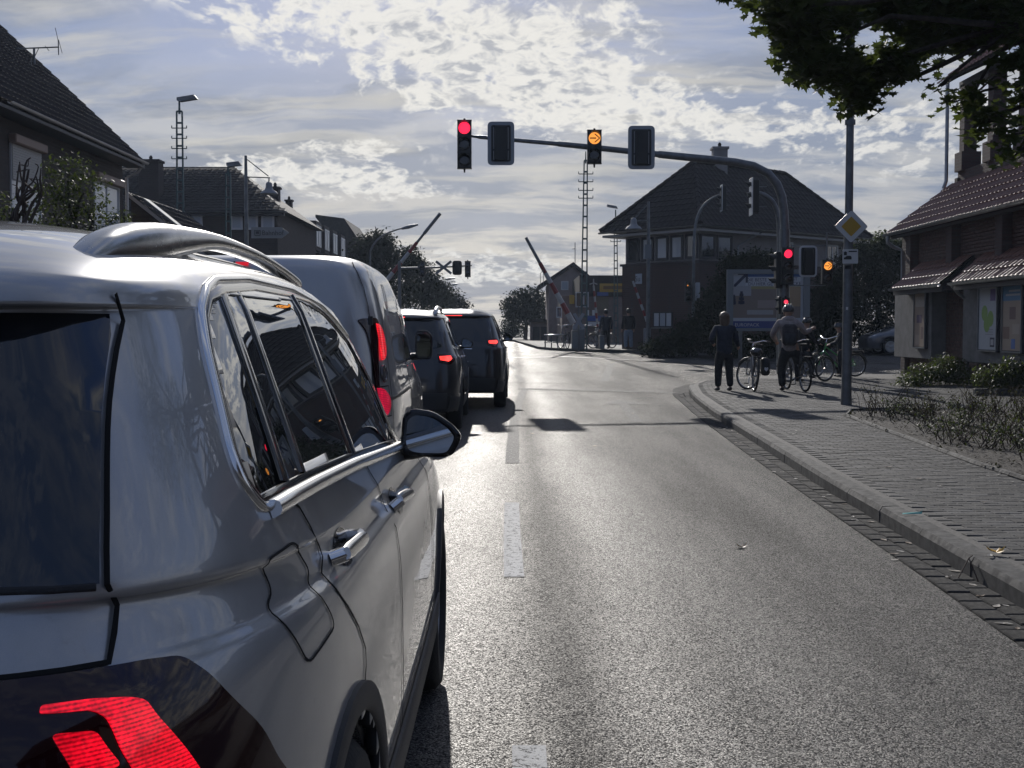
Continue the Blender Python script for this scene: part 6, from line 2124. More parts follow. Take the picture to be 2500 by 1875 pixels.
# --- far shops and houses beyond the crossing
fh = empty("gable_house", (4.2, 86, .5), label="pale gabled house beyond the crossing, a small window under its peak", cat="house")
g0, g1, g2 = at(1332, 690, 86), at(1399, 646, 86), at(1440, 686, 86)
mb = MB(); mb.prism([(g0.x + .25, 0), (g2.x, 0), (g2.x, g2.z), (g1.x, g1.z - .12), (g0.x + .25, g0.z)], (0, 86, 0), (1, 0, 0), (0, 0, 1), -9); mb.build("wall", M_PLAST2, fh)
mb = MB()
mb.prism([(g0.x - .4, g0.z - .35), (g1.x, g1.z - .05), (g1.x, g1.z + .16), (g0.x - .55, g0.z - .2)][::-1], (0, 85.6, 0), (1, 0, 0), (0, 0, 1), -9.8)
mb.build("roof", M_TILED, fh)
mb = MB(); mb.prism([(g1.x, g1.z - .05), (g2.x + .2, g2.z - .1), (g2.x + .3, g2.z + .1), (g1.x, g1.z + .16)][::-1], (0, 85.6, 0), (1, 0, 0), (0, 0, 1), -9.8); mb.build("roof", M_TILED, fh)
window(fh, (at(1371, 0, 86).x, 86, at(0, 708, 86).z), (1, 0, 0), (0, -1, 0), .52, .62, bars=0, ft=.07, curtain=M_CURT, sill=False)
mb = MB(); mb.cyl(at(1404, 652, 88), at(1404, 592, 88), .03, n=5); mb.cyl(at(1397, 608, 88), at(1404, 607, 88), .02, n=5); mb.build("aerial", M_GALV, fh)
shop = empty("kiosk_shop", (6, 76, .5), label="low dark roofed shop with yellow and blue signs between the crossing and the signal box", cat="shop")
YK = 76.0
def kp(px, py, dy=0): return at(px, py, YK - dy)
def kbox(px0, py0, px1, py1, d, m_, nm, parent=shop, y_=None):
    a, b = kp(px0, py1, d), kp(px1, py0, d)
    mb = MB(); mb.box(((a.x + b.x) / 2, YK - d + .03, (a.z + b.z) / 2), (b.x - a.x, .06, b.z - a.z)); return mb.build(nm, m_, parent)
a, b = kp(1372, 868), kp(1560, 722)
wallbox(shop, a.x, YK + .05, b.x, YK + 8, .3, b.z - .01, mat("shop_wall", (.20, .15, .13), .8, var=(2, .2)))
a, b = kp(1415, 724), kp(1560, 672)
mb = MB(); mb.prism([(.0, a.z), (9, a.z), (9, b.z), (0.1, b.z)], (0, 0, 0), (0, 1, 0), (0, 0, 1), 5.0)
mb.v = [(x + a.x, y + YK + .02, z) for x, y, z in mb.v]; mb.build("roof", M_TILED, shop)
sgm = mat("shop_yellow", (.50, .30, .03), .5); sbl = mat("shop_blue", (.04, .09, .30), .5); M_DKI = mat("shop_print", (.20, .10, .02), .5)
s1 = kbox(1464, 692, 1530, 713, .5, sgm, "yellow_fascia"); kbox(1473, 698, 1520, 706, .54, M_DKI, "faded_lettering", s1)
kbox(1458, 713, 1485, 722, .48, sbl, "blue_fascia"); kbox(1390, 720, 1402, 742, .2, sgm, "yellow_panel"); s2_ = kbox(1455, 726, 1486, 756, .15, mat("shop_tan", (.17, .13, .08), .5), "window_poster")
kbox(1431, 771, 1484, 784, .3, sbl, "blue_banner"); kbox(1436, 786, 1480, 796, .3, M_SIGNW, "white_banner"); kbox(1431, 757, 1438, 770, .3, M_SIGNW, "notice"); kbox(1446, 757, 1452, 770, .3, M_SIGNW, "notice")
for a_, b_ in (((1405, 750), (1421, 713)), ((1424, 750), (1437, 713)), ((1358, 776), (1372, 749))):
    p, q = kp(*a_, .12), kp(*b_, .12)
    window(shop, (p.x, YK - .12, p.z), (1, 0, 0), (0, -1, 0), q.x - p.x, q.z - p.z, bars=0, ft=.06, sill=False)
gr_ = empty("low_garage", (3.2, 92, .5), label="low pale garage beside the dark round tree beyond the crossing", cat="garage")
a, b = at(1296, 832, 92), at(1338, 786, 92)
wallbox(gr_, a.x, 92, b.x, 97, .4, b.z, M_PLAST2)
wallbox(gr_, a.x - .2, 91.7, b.x + .1, 97.2, b.z + .002, b.z + .18, M_TILED, "roof")
for k in (0, 1): wallbox(gr_, a.x + .15 + k * .62, 91.93, a.x + .65 + k * .62, 91.98, .45, b.z - .35, M_WFD, "garage_door")

# --- brick shop at the right with tiled lean-to roofs and poster cases
rs = empty("brick_shop", (10.6, 26, PZ), label="brick shop at the right edge with brown tiled roofs, canopies and poster cases", cat="building")
XW = 10.6
wallbox(rs, XW + .13, 15, 19, 33.0, 0, 3.95, M_MORT, "wall_core")
bm_ = [MB().box((0, 0, 0), (.115, .238, .070), ch=.004).mesh("brick", m_) for m_ in (M_BRICK, mat("brick_dark", (.085, .04, .03), .7, var=(9, .4), bump=(60, .004)))]
bk = []
for (y0, y1, z0, z1) in ((19.5, 33.0, 2.35, 3.92), (28.35, 30.3, .14, 2.35), (19.5, 33.0, .14, .66)):
    r_ = int((z1 - z0) / .0825)
    for j in range(r_):
        y = y0 + (.125 if j % 2 else 0)
        while y < y1 - .1:
            bk.append((XW + .075, y + .12, z0 + .04 + j * .0825)); y += .249
bk = [b for b in bk if not (b[2] > 2.35 and 3.0 > b[2] and (28.3 < b[1] < 32.2 or 20 < b[1] < 27.7) and b[2] < 2.4 + (.0))]
bk.sort(key=lambda q: abs(q[1] - 27) - (1.5 if q[2] > 3.0 else 0))
rest = MB()
for i, c in enumerate(bk):
    jx = rnd.uniform(-.003, .003)
    if i < 300: inst("brick", bm_[rnd.random() < .35], Vector((c[0] + jx, c[1], c[2])) - rs.location, (0, 0, rnd.uniform(-.01, .01)), (1, 1, 1), rs)
    else: rest.box((c[0] + jx, c[1], c[2]), (.115, .238, .070))
rest.build("brickwork", M_BRICK, rs, fix=False, kind='stuff')
for y_ in (21.0, 23.6, 26.4, 29.4, 32.4):
    mb = MB(); mb.box((XW - .06, y_, 3.30), (.28, .38, 1.2), ch=.01); mb.build("pilaster", M_BRK2, rs)
mb = MB(); mb.box((XW + .06, 33.0, 1.95), (.34, .34, 3.9)); mb.build("corner_pier", M_BRK2, rs)
# main roof plane
e0 = Vector((10.20, 33.55, 3.98)); t0 = Vector((11.95, 33.55, 5.32))
tiled(rs, (10.20, 16.0, 3.98), (0, 1, 0), (1.75, 0, 1.34), 17.55, 2.2, .225, .37, M_TILER, nparts=300, key=lambda p: -p.y if p.y > 22 else 100)
mb = MB(); mb.box((10.34, 24.8, 3.90), (.12, 17.5, .14)); mb.build("fascia", M_WFD, rs)
gutter(rs, (10.14, 16, 3.96), (10.14, 33.6, 3.96), .075)
mb = MB(); mb.tube([(10.14, 33.3, 3.9), (10.14, 33.3, 3.72), (10.30, 33.3, 3.60), (10.52, 33.2, 3.50), (10.52, 33.2, 2.6)], .055, 8); mb.build("downpipe", M_ZINC, rs, smooth=40)
mb = MB(); mb.prism([(11.95, 5.2), (13.6, 5.2), (13.6, 6.0), (11.95, 5.45)][::-1], (0, 33.4, 0), (1, 0, 0), (0, 0, 1), .2); mb.build("gable_top", M_BRK, rs)
# open upper storey: low wall, brick columns, tiled roof above
XU = 12.0
wallbox(rs, XU, 16, XU + .3, 33.3, 5.22, 5.62, M_BRK2, "parapet")
for y_ in (33.05, 31.1, 29.2, 27.2, 25.0):
    mb = MB(); mb.box((XU + .17, y_, 5.85), (.52, .52, .5)).box((XU + .17, y_, 6.98), (.34, .34, 1.85)); mb.build("column", M_BRK2, rs)
    wallbox(rs, XU + 2.6, y_ - .17, XU + 2.9, y_ + .17, 5.6, 7.9, M_BRK2, "column")
mb = MB(); mb.box((XU + .15, 26.2, 7.92), (.3, 14.2, .16)); mb.build("lintel", M_WFD, rs)
tiled(rs, (11.55, 19.0, 8.02), (0, 1, 0), (1.6, 0, 1.25), 14.6, 2.2, .225, .37, M_TILER, nparts=0, key=lambda p: -p.y)
mb = MB(); mb.tube([(11.62, 33.1, 7.95), (11.62, 33.1, 5.35), (11.55, 33.1, 5.15)], .05, 8); mb.build("downpipe", M_ZINC, rs, smooth=40)
# canopies
for (y0, y1) in ((28.3, 31.95), (20.6, 27.6)):
    tiled(rs, (9.86, y0, 2.45), (0, 1, 0), (.76, 0, .66), y1 - y0, 1.0, .225, .33, M_TILER, nparts=60, key=lambda p: -p.y)
    gutter(rs, (9.80, y0, 2.43), (9.80, y1, 2.43), .06)
    mb = MB(); mb.box((9.93, (y0 + y1) / 2, 2.33), (.09, y1 - y0, .13)); mb.build("canopy_fascia", M_WFD, rs)
    for y_ in (y0 + .06, y1 - .06):
        mb = MB(); mb.prism([(9.9, 2.28), (10.6, 2.28), (10.6, 3.06)], (0, y_, 0), (1, 0, 0), (0, 0, 1), .08); mb.build("canopy_bracket", M_BRK, rs)
mb = MB(); mb.tube([(9.9, 27.75, 2.4), (10.1, 27.85, 2.2), (10.35, 28.0, 2.05), (10.42, 28.1, .3)], .04, 8); mb.build("downpipe", M_ZINC, rs, smooth=40)
XP = 10.25
for (y0, y1, posters) in ((30.1, 33.0, ((30.35, 31.15, 0),)), (23.9, 28.0, ((25.85, 26.85, 1), (24.6, 25.55, 2)))):
    mb = MB(); mb.box((XP + .2, (y0 + y1) / 2, 1.5), (.38, y1 - y0, 1.68), ch=.01); pn = mb.build("display_wall", M_CONCW, rs)
    for (a, b, kind_) in posters:
        cs_ = MB(); cs_.box((XP - .02, (a + b) / 2, 1.62), (.07, b - a + .08, 1.42), ch=.01); case = cs_.build("poster_case", M_WFD, pn)
        PX = XP - .058
        def pr(y_0, z_0, y_1, z_1, c, k=1):
            mb = MB(); mb.box((PX - .002 * k, (y_0 + y_1) / 2, (z_0 + z_1) / 2), (.003, abs(y_1 - y_0), z_1 - z_0)); mb.build("print", mat("print_%d_%d_%d" % tuple(int(v * 255) for v in c), c, .5), case)
        if kind_ == 0:
            pr(a, .96, b, 2.28, (.36, .27, .20)); pr(a + .25, 1.55, a + .62, 1.75, (.10, .06, .12), 2); pr(a + .15, 1.15, a + .3, 1.45, (.2, .13, .12), 2); pr(a + .05, 1.95, b - .08, 2.2, (.46, .40, .34), 2); pr(a + .4, 1.0, a + .7, 1.25, (.45, .36, .28), 2)
        elif kind_ == 1:
            pr(a, .96, b, 2.28, (.50, .52, .53)); pr(a + .10, 2.0, a + .38, 2.25, (.15, .10, .25), 2); pr(a + .12, 1.02, a + .36, 1.22, (.06, .06, .08), 2); pr(a + .16, 1.06, a + .32, 1.18, (.5, .5, .5), 3)
            for (u, z) in ((.35, 1.62), (.68, 1.74), (.55, 1.50)):
                mb = MB(); mb.lathe((PX - .005, a + u, z), [(.17, 0), (.16, .002), (.0005, .003)], 20, (-1, 0, 0)); mb.build("green_shape", mat("print_green", (.25, .40, .10), .5), case)
            for i in range(3): pr(a + .2, 1.28 + i * .05, a + .62, 1.295 + i * .05, (.3, .3, .32), 2)
        else:
            pr(a, .96, b, 2.28, (.42, .33, .25)); pr(a, 1.98, b, 2.28, (.10, .24, .38), 2); pr(a + .1, 2.08, b - .15, 2.12, (.5, .5, .5), 3); pr(a + .1, 2.16, b - .3, 2.2, (.5, .5, .5), 3)
            pr(a + .3, 1.6, a + .6, 1.85, (.2, .13, .12), 2); pr(a + .1, 1.3, a + .45, 1.5, (.5, .42, .34), 2); pr(a + .3, 1.0, a + .5, 1.2, (.10, .18, .42), 2); pr(a + .6, 1.2, b - .05, 1.45, (.25, .16, .12), 2)
        for (y_, z_, dy_, dz_) in (((a + b) / 2, .93, b - a + .06, .03), ((a + b) / 2, 2.31, b - a + .06, .03), (a - .02, 1.62, .03, 1.4), (b + .02, 1.62, .03, 1.4)):
            mb = MB(); mb.box((XP - .075, y_, z_), (.03, dy_, dz_)); mb.build("case_frame", M_ZINC, case)

# a house and the shop's yard wall behind the camera on the right, seen mirrored in the silver car
h5 = empty("house", (16, -8, 0), label="dark brick house behind the viewpoint, only mirrored in the silver car", cat="house")
wallbox(h5, 13, -22, 22, -4, 0, 5.2, M_BRK)
mb = MB(); mb.prism([(12.6, 5.2), (22.4, 5.2), (17.5, 9.6)], (0, -22.4, 0), (1, 0, 0), (0, 0, 1), -18.8); mb.build("roof", M_TILED, h5)
for y_ in (-19, -15, -11, -7): window(h5, (13.0, y_ + 1.2, 2.9), (0, -1, 0), (-1, 0, 0), 1.2, 1.4)

# ------------------------------------------------------------------ people and bicycles
def skin(name, V, E, m_, parent, sub=2):
    """V: (x, y, z, radius)  E: joints; grown into one smooth surface"""
    me = bpy.data.meshes.new(name)
    me.from_pydata([v[:3] for v in V], E, [])
    o = bpy.data.objects.new(name, me)
    col.objects.link(o)
    md = o.modifiers.new("s", 'SKIN')
    md.use_smooth_shade = True
    for i, v in enumerate(V):
        r = v[3] if isinstance(v[3], tuple) else (v[3], v[3])
        me.skin_vertices[0].data[i].radius = r
    me.skin_vertices[0].data[0].use_root = True
    sb_ = o.modifiers.new("d", 'SUBSURF')
    sb_.levels = sb_.render_levels = sub
    dg = bpy.context.evaluated_depsgraph_get()
    m2 = bpy.data.meshes.new_from_object(o.evaluated_get(dg))
    bpy.data.objects.remove(o)
    bpy.data.meshes.remove(me)
    m2.name = name
    m2.materials.clear()
    m2.materials.append(m_)
    o = bpy.data.objects.new(name, m2)
    col.objects.link(o)
    o.parent = parent
    return o


M_SKIN = mat("skin", (.42, .25, .18), .5)
def cloth(n, c): return mat(n, c, .85, var=(14, .2), bump=(35, .006))
M_HAIR1 = mat("hair_blond", (.13, .09, .06), .5, bump=(300, .004))
M_HAIR2 = mat("hair_dark", (.03, .022, .018), .5, bump=(300, .004))
M_SHOE = mat("shoe_leather", (.05, .04, .035), .5)


def person(label, loc, H, rz, pose, top_c, leg_c, hair=M_HAIR2, helmet=None, group=None, shoe=M_SHOE, hair_len=.0, wide=1.0, jacket_long=.0):
    """pose: joints in units of body height, facing +y: hipL kneeL footL hipR ... elbowL handL elbowR handR"""
    root = empty("person", loc, rz, label=label, cat="person", group=group)
    P_ = dict(pel=(0, 0, .52), chest=(0, -.01, .72), neck=(0, -.005, .835), head=(0, .005, .93),
              hipL=(-.05, 0, .50), kneeL=(-.06, .01, .28), footL=(-.065, -.01, .045), hipR=(.05, 0, .50), kneeR=(.06, .01, .28), footR=(.065, -.01, .045),
              shL=(-.105, -.005, .80), elL=(-.135, -.02, .63), haL=(-.14, .03, .48), shR=(.105, -.005, .80), elR=(.135, -.02, .63), haR=(.14, .03, .48))
    P_.update(pose)
    J = {k: Vector((v[0] * wide, v[1], v[2])) * H for k, v in P_.items()}
    # the body, one continuous surface
    V, E, idx = [], [], {}
    def add(k, p, r):
        idx[k] = len(V); V.append((p.x, p.y, p.z, r)); return idx[k]
    def link(a, b): E.append((idx[a], idx[b]))
    h = H
    add('pel', J['pel'], .075 * h); add('waist', (J['pel'] * .5 + J['chest'] * .5), (.07 * h, .055 * h)); add('chest', J['chest'], (.085 * h, .06 * h))
    add('neckb', J['chest'].lerp(J['neck'], .75), .05 * h); add('neck', J['neck'], .032 * h); add('jaw', J['neck'].lerp(J['head'], .55) + Vector((0, .012 * h, 0)), .042 * h)
    add('head', J['head'], (.050 * h, .058 * h)); add('crown', J['head'] + Vector((0, -.004 * h, .032 * h)), .038 * h)
    for a, b in (('pel', 'waist'), ('waist', 'chest'), ('chest', 'neckb'), ('neckb', 'neck'), ('neck', 'jaw'), ('jaw', 'head'), ('head', 'crown')): link(a, b)
    for s_, sg_ in (('L', -1), ('R', 1)):
        add('hip' + s_, J['hip' + s_], .058 * h); add('thigh' + s_, J['hip' + s_].lerp(J['knee' + s_], .4), .047 * h); add('knee' + s_, J['knee' + s_], .034 * h)
        add('calf' + s_, J['knee' + s_].lerp(J['foot' + s_], .35), .033 * h); add('foot' + s_, J['foot' + s_], .018 * h); add('toe' + s_, J['foot' + s_] + Vector((0, .05 * h, -.020 * h)), .010 * h)
        add('sh' + s_, J['sh' + s_], .036 * h); add('el' + s_, J['el' + s_], .024 * h); add('wr' + s_, J['el' + s_].lerp(J['ha' + s_], .85), .016 * h); add('ha' + s_, J['ha' + s_], (.022 * h, .012 * h))
        d = (J['ha' + s_] - J['el' + s_]).normalized()
        side_ = d.cross(Vector((0, 1, .2))).normalized()
        for q in range(4):
            b_ = J['ha' + s_] + side_ * ((q - 1.5) * .010 * h) + d * .018 * h
            L_ = (.030, .036, .034, .026)[q] * h
            add('f%d%s' % (q, s_), b_ + d * .006 * h, .0052 * h); add('g%d%s' % (q, s_), b_ + d * L_ + Vector((0, .3 * L_, -.2 * L_)), .0042 * h)
            link('ha' + s_, 'f%d%s' % (q, s_)); link('f%d%s' % (q, s_), 'g%d%s' % (q, s_))
        add('th' + s_, J['ha' + s_] - side_ * .022 * h + d * .012 * h, .0055 * h); link('ha' + s_, 'th' + s_)
        for a, b in (('pel', 'hip'), ('hip', 'thigh'), ('thigh', 'knee'), ('knee', 'calf'), ('calf', 'foot'), ('foot', 'toe'), ('chest', 'sh'), ('sh', 'el'), ('el', 'wr'), ('wr', 'ha')):
            link(a if a in ('pel', 'chest') else a + s_, b + s_)
    skin("body", V, E, M_SKIN, root, 1)
    # face
    f = MB()
    hc = J['head']
    f.sphere((hc.x, hc.y + .056 * h, hc.z - .012 * h), .010 * h, 8, 6, (.8, 1, 1.3))
    for s_ in (-1, 1): f.sphere((hc.x + s_ * .052 * h, hc.y, hc.z - .01 * h), .016 * h, 8, 6, (.4, .8, 1.2))
    f.build("nose_and_ears", M_SKIN, root, local=True, smooth=True)
    f = MB()
    for s_ in (-1, 1): f.sphere((hc.x + s_ * .020 * h, hc.y + .050 * h, hc.z + .004 * h), .007 * h, 8, 6, (1.3, .6, .8))
    f.box((hc.x, hc.y + .052 * h, hc.z - .032 * h), (.026 * h, .006 * h, .004 * h))
    f.build("eyes_and_mouth", M_HAIR2, root, local=True, smooth=40)
    # jacket
    V, E = [], []
    def a2(p, r): V.append((p.x, p.y, p.z, r)); return len(V) - 1
    hem = J['pel'] + Vector((0, 0, (-.045 - jacket_long) * h))
    i0 = a2(J['chest'].lerp(J['pel'], .5), (.098 * h * wide, .082 * h)); i1 = a2(J['chest'], (.108 * h * wide, .084 * h)); i2 = a2(J['neck'] + Vector((0, 0, -.025 * h)), .056 * h); i3 = a2(J['pel'], (.098 * h * wide, .084 * h)); i4 = a2(hem, (.096 * h * wide, .082 * h))
    E += [(i0, i1), (i1, i2), (i0, i3), (i3, i4)]
    for s_ in 'LR':
        s0 = a2(J['sh' + s_] + Vector((0, 0, -.005 * h)), .050 * h); s1 = a2(J['sh' + s_].lerp(J['el' + s_], .5), .043 * h); s2 = a2(J['el' + s_], .038 * h); s3 = a2(J['el' + s_].lerp(J['ha' + s_], .45), .033 * h); s4 = a2(J['el' + s_].lerp(J['ha' + s_], .86), .027 * h)
        E += [(i1, s0), (s0, s1), (s1, s2), (s2, s3), (s3, s4)]
    skin("jacket", V, E, top_c, root)
    V, E = [], []
    i0 = a2(J['pel'] + Vector((0, 0, .03 * h)), (.085 * h, .075 * h)); i1 = a2(J['pel'] + Vector((0, 0, -.02 * h)), (.088 * h, .078 * h))
    E.append((i0, i1))
    for s_ in 'LR':
        t0 = a2(J['hip' + s_] + Vector((0, 0, -.05 * h)), .074 * h); t1 = a2(J['hip' + s_].lerp(J['knee' + s_], .55), .064 * h); t2 = a2(J['knee' + s_], .053 * h); t3 = a2(J['knee' + s_].lerp(J['foot' + s_], .4), .051 * h); t4 = a2(J['knee' + s_].lerp(J['foot' + s_], .985), .042 * h)
        E += [(i1, t0), (t0, t1), (t1, t2), (t2, t3), (t3, t4)]
    skin("trousers", V, E, leg_c, root)
    for s_ in 'LR':
        p = J['foot' + s_]
        skin("shoe", [(p.x, p.y - .025 * h, p.z - .012 * h, (.034 * h, .032 * h)), (p.x, p.y + .03 * h, p.z - .018 * h, (.032 * h, .026 * h)), (p.x, p.y + .095 * h, p.z - .026 * h, (.026 * h, .018 * h))], [(0, 1), (1, 2)], shoe, root, 1)
    if not helmet or hair_len:
        f = MB()
        f.sphere((hc.x, hc.y - .010 * h, hc.z + .016 * h), .066 * h, 16, 12, (.98, 1.02, 1.0))
        if hair_len: f.sphere((hc.x, hc.y - .022 * h, hc.z - .030 * h), .062 * h, 14, 10, (1.08, .8, 1.25 + hair_len))
        f.v = [(x + .004 * h * noise.noise(Vector((x, y, z)) * 60), y + .004 * h * noise.noise(Vector((y, z, x)) * 60), z + .003 * h * noise.noise(Vector((z, x, y)) * 60)) for x, y, z in f.v]
        f.v = [(x, min(y, hc.y + .030 * h) if z < hc.z + .035 * h else y, z) for x, y, z in f.v]
        f.build("hair", hair, root, local=True, smooth=True)
    if helmet:
        f = MB()
        f.sphere((hc.x, hc.y - .002 * h, hc.z + .020 * h), .076 * h, 18, 12, (.92, 1.15, .95))
        z_ = hc.z + .012 * h
        f.v = [(x, y, max(z, z_ - .01 * h)) for x, y, z in f.v]
        hm = f.build("helmet", helmet, root, local=True, smooth=True)
        for k in (-1, 0, 1):
            f = MB(); f.tube([(hc.x + k * .028 * h, hc.y - .07 * h, hc.z + .05 * h), (hc.x + k * .03 * h, hc.y - .01 * h, hc.z + .097 * h), (hc.x + k * .022 * h, hc.y + .06 * h, hc.z + .07 * h)], .007 * h, 6); f.build("rib", M_BLACK, hm, local=True, smooth=True)
    return root, J


def bicycle(label, loc, rz, fc, wr=.33, wb_=1.03, steer=0.0, lean=0.0, group=None, guards=True, rack=True, name="bicycle", cross=False, simple=False):
    """front towards local +y"""
    root = empty(name, loc, rz, label=label, cat="bicycle", group=group)
    if lean: root.rotation_euler = (0, lean, rz)
    M_F = mat("bike_frame_%d_%d_%d" % tuple(int(v * 255) for v in fc), fc, .3, coat=.6)
    def whl(y, st):
        o = empty("wheel", (0, y, wr), st, parent=root)
        mb = MB(); mb.torus((0, 0, 0), wr - .022, .023, (1, 0, 0), 36, 8); mb.build("tyre", M_TYRE, o, local=True, smooth=True)
        mb = MB(); mb.torus((0, 0, 0), wr - .042, .011, (1, 0, 0), 36, 6); mb.cyl((-.045, 0, 0), (.045, 0, 0), .022, n=10); mb.build("rim", M_SATIN, o, local=True, smooth=True)
        mb = MB()
        for k in range(12 if simple else 20):
            t = 2 * math.pi * k / (12 if simple else 20)
            mb.cyl((.02 * (-1) ** k, 0, 0), (0, (wr - .045) * math.cos(t), (wr - .045) * math.sin(t)), .0022, n=4)
        mb.build("spokes", M_SATIN, o, local=True)
        if guards:
            mb = MB(); mb.tube([(0, (wr + .022) * math.cos(t), (wr + .022) * math.sin(t)) for t in [R(20 + 150 * i / 14) if y < wb_ / 2 else R(30 + 125 * i / 14) for i in range(15)]], .014, 6); mb.build("mudguard", M_BLACK, o, local=True, smooth=True)
        return o
    yb = 0.44
    whl(0, 0)
    whl(wb_, steer)
    bbk = Vector((0, yb, wr - .05)); seat = Vector((0, yb - .20, wr + .50)); hb_ = Vector((0, wb_ - .22, wr + .50)); hl = Vector((0, wb_ - .19, wr + .36)); rx = Vector((0, 0, wr)); fx = Vector((0, wb_, wr))
    mb = MB()
    mb.cyl(bbk, seat, .016, n=8); mb.cyl(bbk, hl, .020, n=8)
    if cross: mb.cyl(seat + Vector((0, .03, -.08)), hb_, .017, n=8)
    else: mb.cyl(bbk.lerp(seat, .40), hb_ - Vector((0, 0, .03)), .018, n=8)
    for s_ in (-.05, .05):
        mb.cyl(rx + Vector((s_, 0, 0)), bbk, .010, n=6); mb.cyl(rx + Vector((s_, 0, 0)), seat + Vector((0, .02, -.10)), .009, n=6)
    mb.build("frame", M_F, root, local=True, smooth=40)
    mb = MB()
    c_, s2_ = math.cos(steer), math.sin(steer)
    def rt(p):
        q = Vector(p) - fx
        return fx + Vector((q.x * c_ - q.y * s2_, q.x * s2_ + q.y * c_, q.z))
    mb.cyl(hl, hb_ + Vector((0, -.02, .06)), .020, n=8)
    for s_ in (-.055, .055): mb.tube([fx + Vector((s_ * c_, s_ * s2_, 0)), fx + Vector((s_ * c_, -.1, .30)), hl], .011, 6)
    mb.build("fork", M_F, root, local=True, smooth=40)
    mb = MB()
    top = hb_ + Vector((0, -.04, .17))
    mb.cyl(hb_, top, .013, n=8)
    hd = [Vector((-.30, -.20, .05)), Vector((-.24, -.05, .06)), Vector((-.10, .02, .01)), Vector((0, 0, 0)), Vector((.10, .02, .01)), Vector((.24, -.05, .06)), Vector((.30, -.20, .05))]
    mb.tube([top + Vector((v.x * c_ - v.y * s2_, v.x * s2_ + v.y * c_, v.z)) for v in hd], .012, 8)
    mb.build("handlebar", M_CHROME, root, local=True, smooth=True)
    mb = MB()
    for s_ in (-1, 1):
        v, u = hd[0 if s_ < 0 else 6], hd[1 if s_ < 0 else 5]
        mb = MB()
        mb.cyl(top + Vector((v.x * c_ - v.y * s2_, v.x * s2_ + v.y * c_, v.z)), top + Vector(((v.x + u.x) / 2 * c_ - (v.y + u.y) / 2 * s2_, (v.x + u.x) / 2 * s2_ + (v.y + u.y) / 2 * c_, (v.z + u.z) / 2)), .018, n=8)
        mb.build("grip", M_BLACK, root, local=True, smooth=40)
    mb = MB()
    sp = seat + Vector((0, -.03, .12))
    mb.cyl(seat, sp, .012, n=8)
    mb.build("seat_post", M_SATIN, root, local=True)
    mb = MB()
    mb.add([(sp.x - .075, sp.y - .12, sp.z + .03), (sp.x + .075, sp.y - .12, sp.z + .03), (sp.x + .08, sp.y - .02, sp.z + .035), (sp.x + .02, sp.y + .15, sp.z + .03), (sp.x - .02, sp.y + .15, sp.z + .03), (sp.x - .08, sp.y - .02, sp.z + .035),
            (sp.x - .06, sp.y - .11, sp.z - .02), (sp.x + .06, sp.y - .11, sp.z - .02), (sp.x + .05, sp.y - .02, sp.z - .02), (sp.x + .012, sp.y + .14, sp.z + .01), (sp.x - .012, sp.y + .14, sp.z + .01), (sp.x - .05, sp.y - .02, sp.z - .02)],
           [(0, 1, 2, 3, 4, 5), (11, 10, 9, 8, 7, 6)] + [(i, (i + 1) % 6, 6 + (i + 1) % 6, 6 + i) for i in range(6)])
    mb.build("saddle", M_BLACK, root, local=True, smooth=60)
    mb = MB()
    mb.lathe(bbk + Vector((.045, 0, 0)), [(.085, 0), (.085, .004), (.03, .006), (.001, .006)], 20, (1, 0, 0))
    mb.build("chainring", M_SATIN, root, local=True)
    for s_, a_ in ((1, .9), (-1, .9 + math.pi)):
        q = bbk + Vector((s_ * .075, .165 * math.cos(a_), .165 * math.sin(a_)))
        mb = MB(); mb.cyl(bbk + Vector((s_ * .06, 0, 0)), q, .009, n=6); mb.build("crank", M_SATIN, root, local=True)
        mb = MB(); mb.box((q.x + s_ * .055, q.y, q.z), (.09, .075, .02)); mb.build("pedal", M_BLACK, root, local=True)
    if rack:
        mb = MB()
        zr = wr * 2 + .06
        mb.box((0, -.05, zr), (.12, .36, .012))
        for s_ in (-.06, .06): mb.cyl((s_, 0, wr), (s_, -.08, zr), .005, n=5); mb.cyl((s_, .12, zr), (0, .2, wr + .42), .005, n=5)
        mb.build("rack", M_BLACK, root, local=True)
        mb = MB(); mb.box((0, -.235, zr - .02), (.07, .02, .04), ch=.005); mb.build("rear_lamp", M_REDOFF, root, local=True)
    return root


c_navy, c_dark = cloth("navy_fabric", (.018, .024, .042)), cloth("black_fabric", (.012, .012, .015))
c_beige, c_jean, c_grey = cloth("beige_grey_fabric", (.30, .255, .24)), cloth("pale_denim", (.19, .24, .30)), cloth("charcoal_fabric", (.03, .033, .04))
# woman standing with her bicycle
Yw = 25.4
xw = (1768 - 1250) / 3000 * Yw
person("light-haired person in navy jacket and dark trousers standing beside the loaded bicycle", (xw, Yw, PG(xw, Yw)), 1.62, R(8),
       dict(footL=(-.075, -.02, .045), kneeL=(-.065, .01, .28), footR=(.075, .0, .045), kneeR=(.065, .015, .28), elL=(-.165, -.03, .655), haL=(-.105, .07, .60), elR=(.15, .01, .63), haR=(.20, .11, .56)),
       c_navy, c_dark, hair=M_HAIR1, hair_len=.2, wide=1.12, jacket_long=.03)
wb1 = bicycle("dark touring bicycle with a black pannier, held by the person in navy", (4.93, 25.0, PG(4.9, 25.0)), R(-2), (.03, .03, .035), steer=R(38), lean=R(6), cross=False)
pn_ = empty("pannier", (5.14, 24.95, PG(5.1, 25) + .60), R(-2), label="black pannier with a pale heart-shaped reflector on the touring bicycle's rack", cat="bag")
mb = MB(); mb.box((0, 0, -.08), (.16, .30, .36), ch=.045); mb.build("bag", mat("bag_fabric", (.014, .014, .016), .6), pn_, local=True, smooth=50)
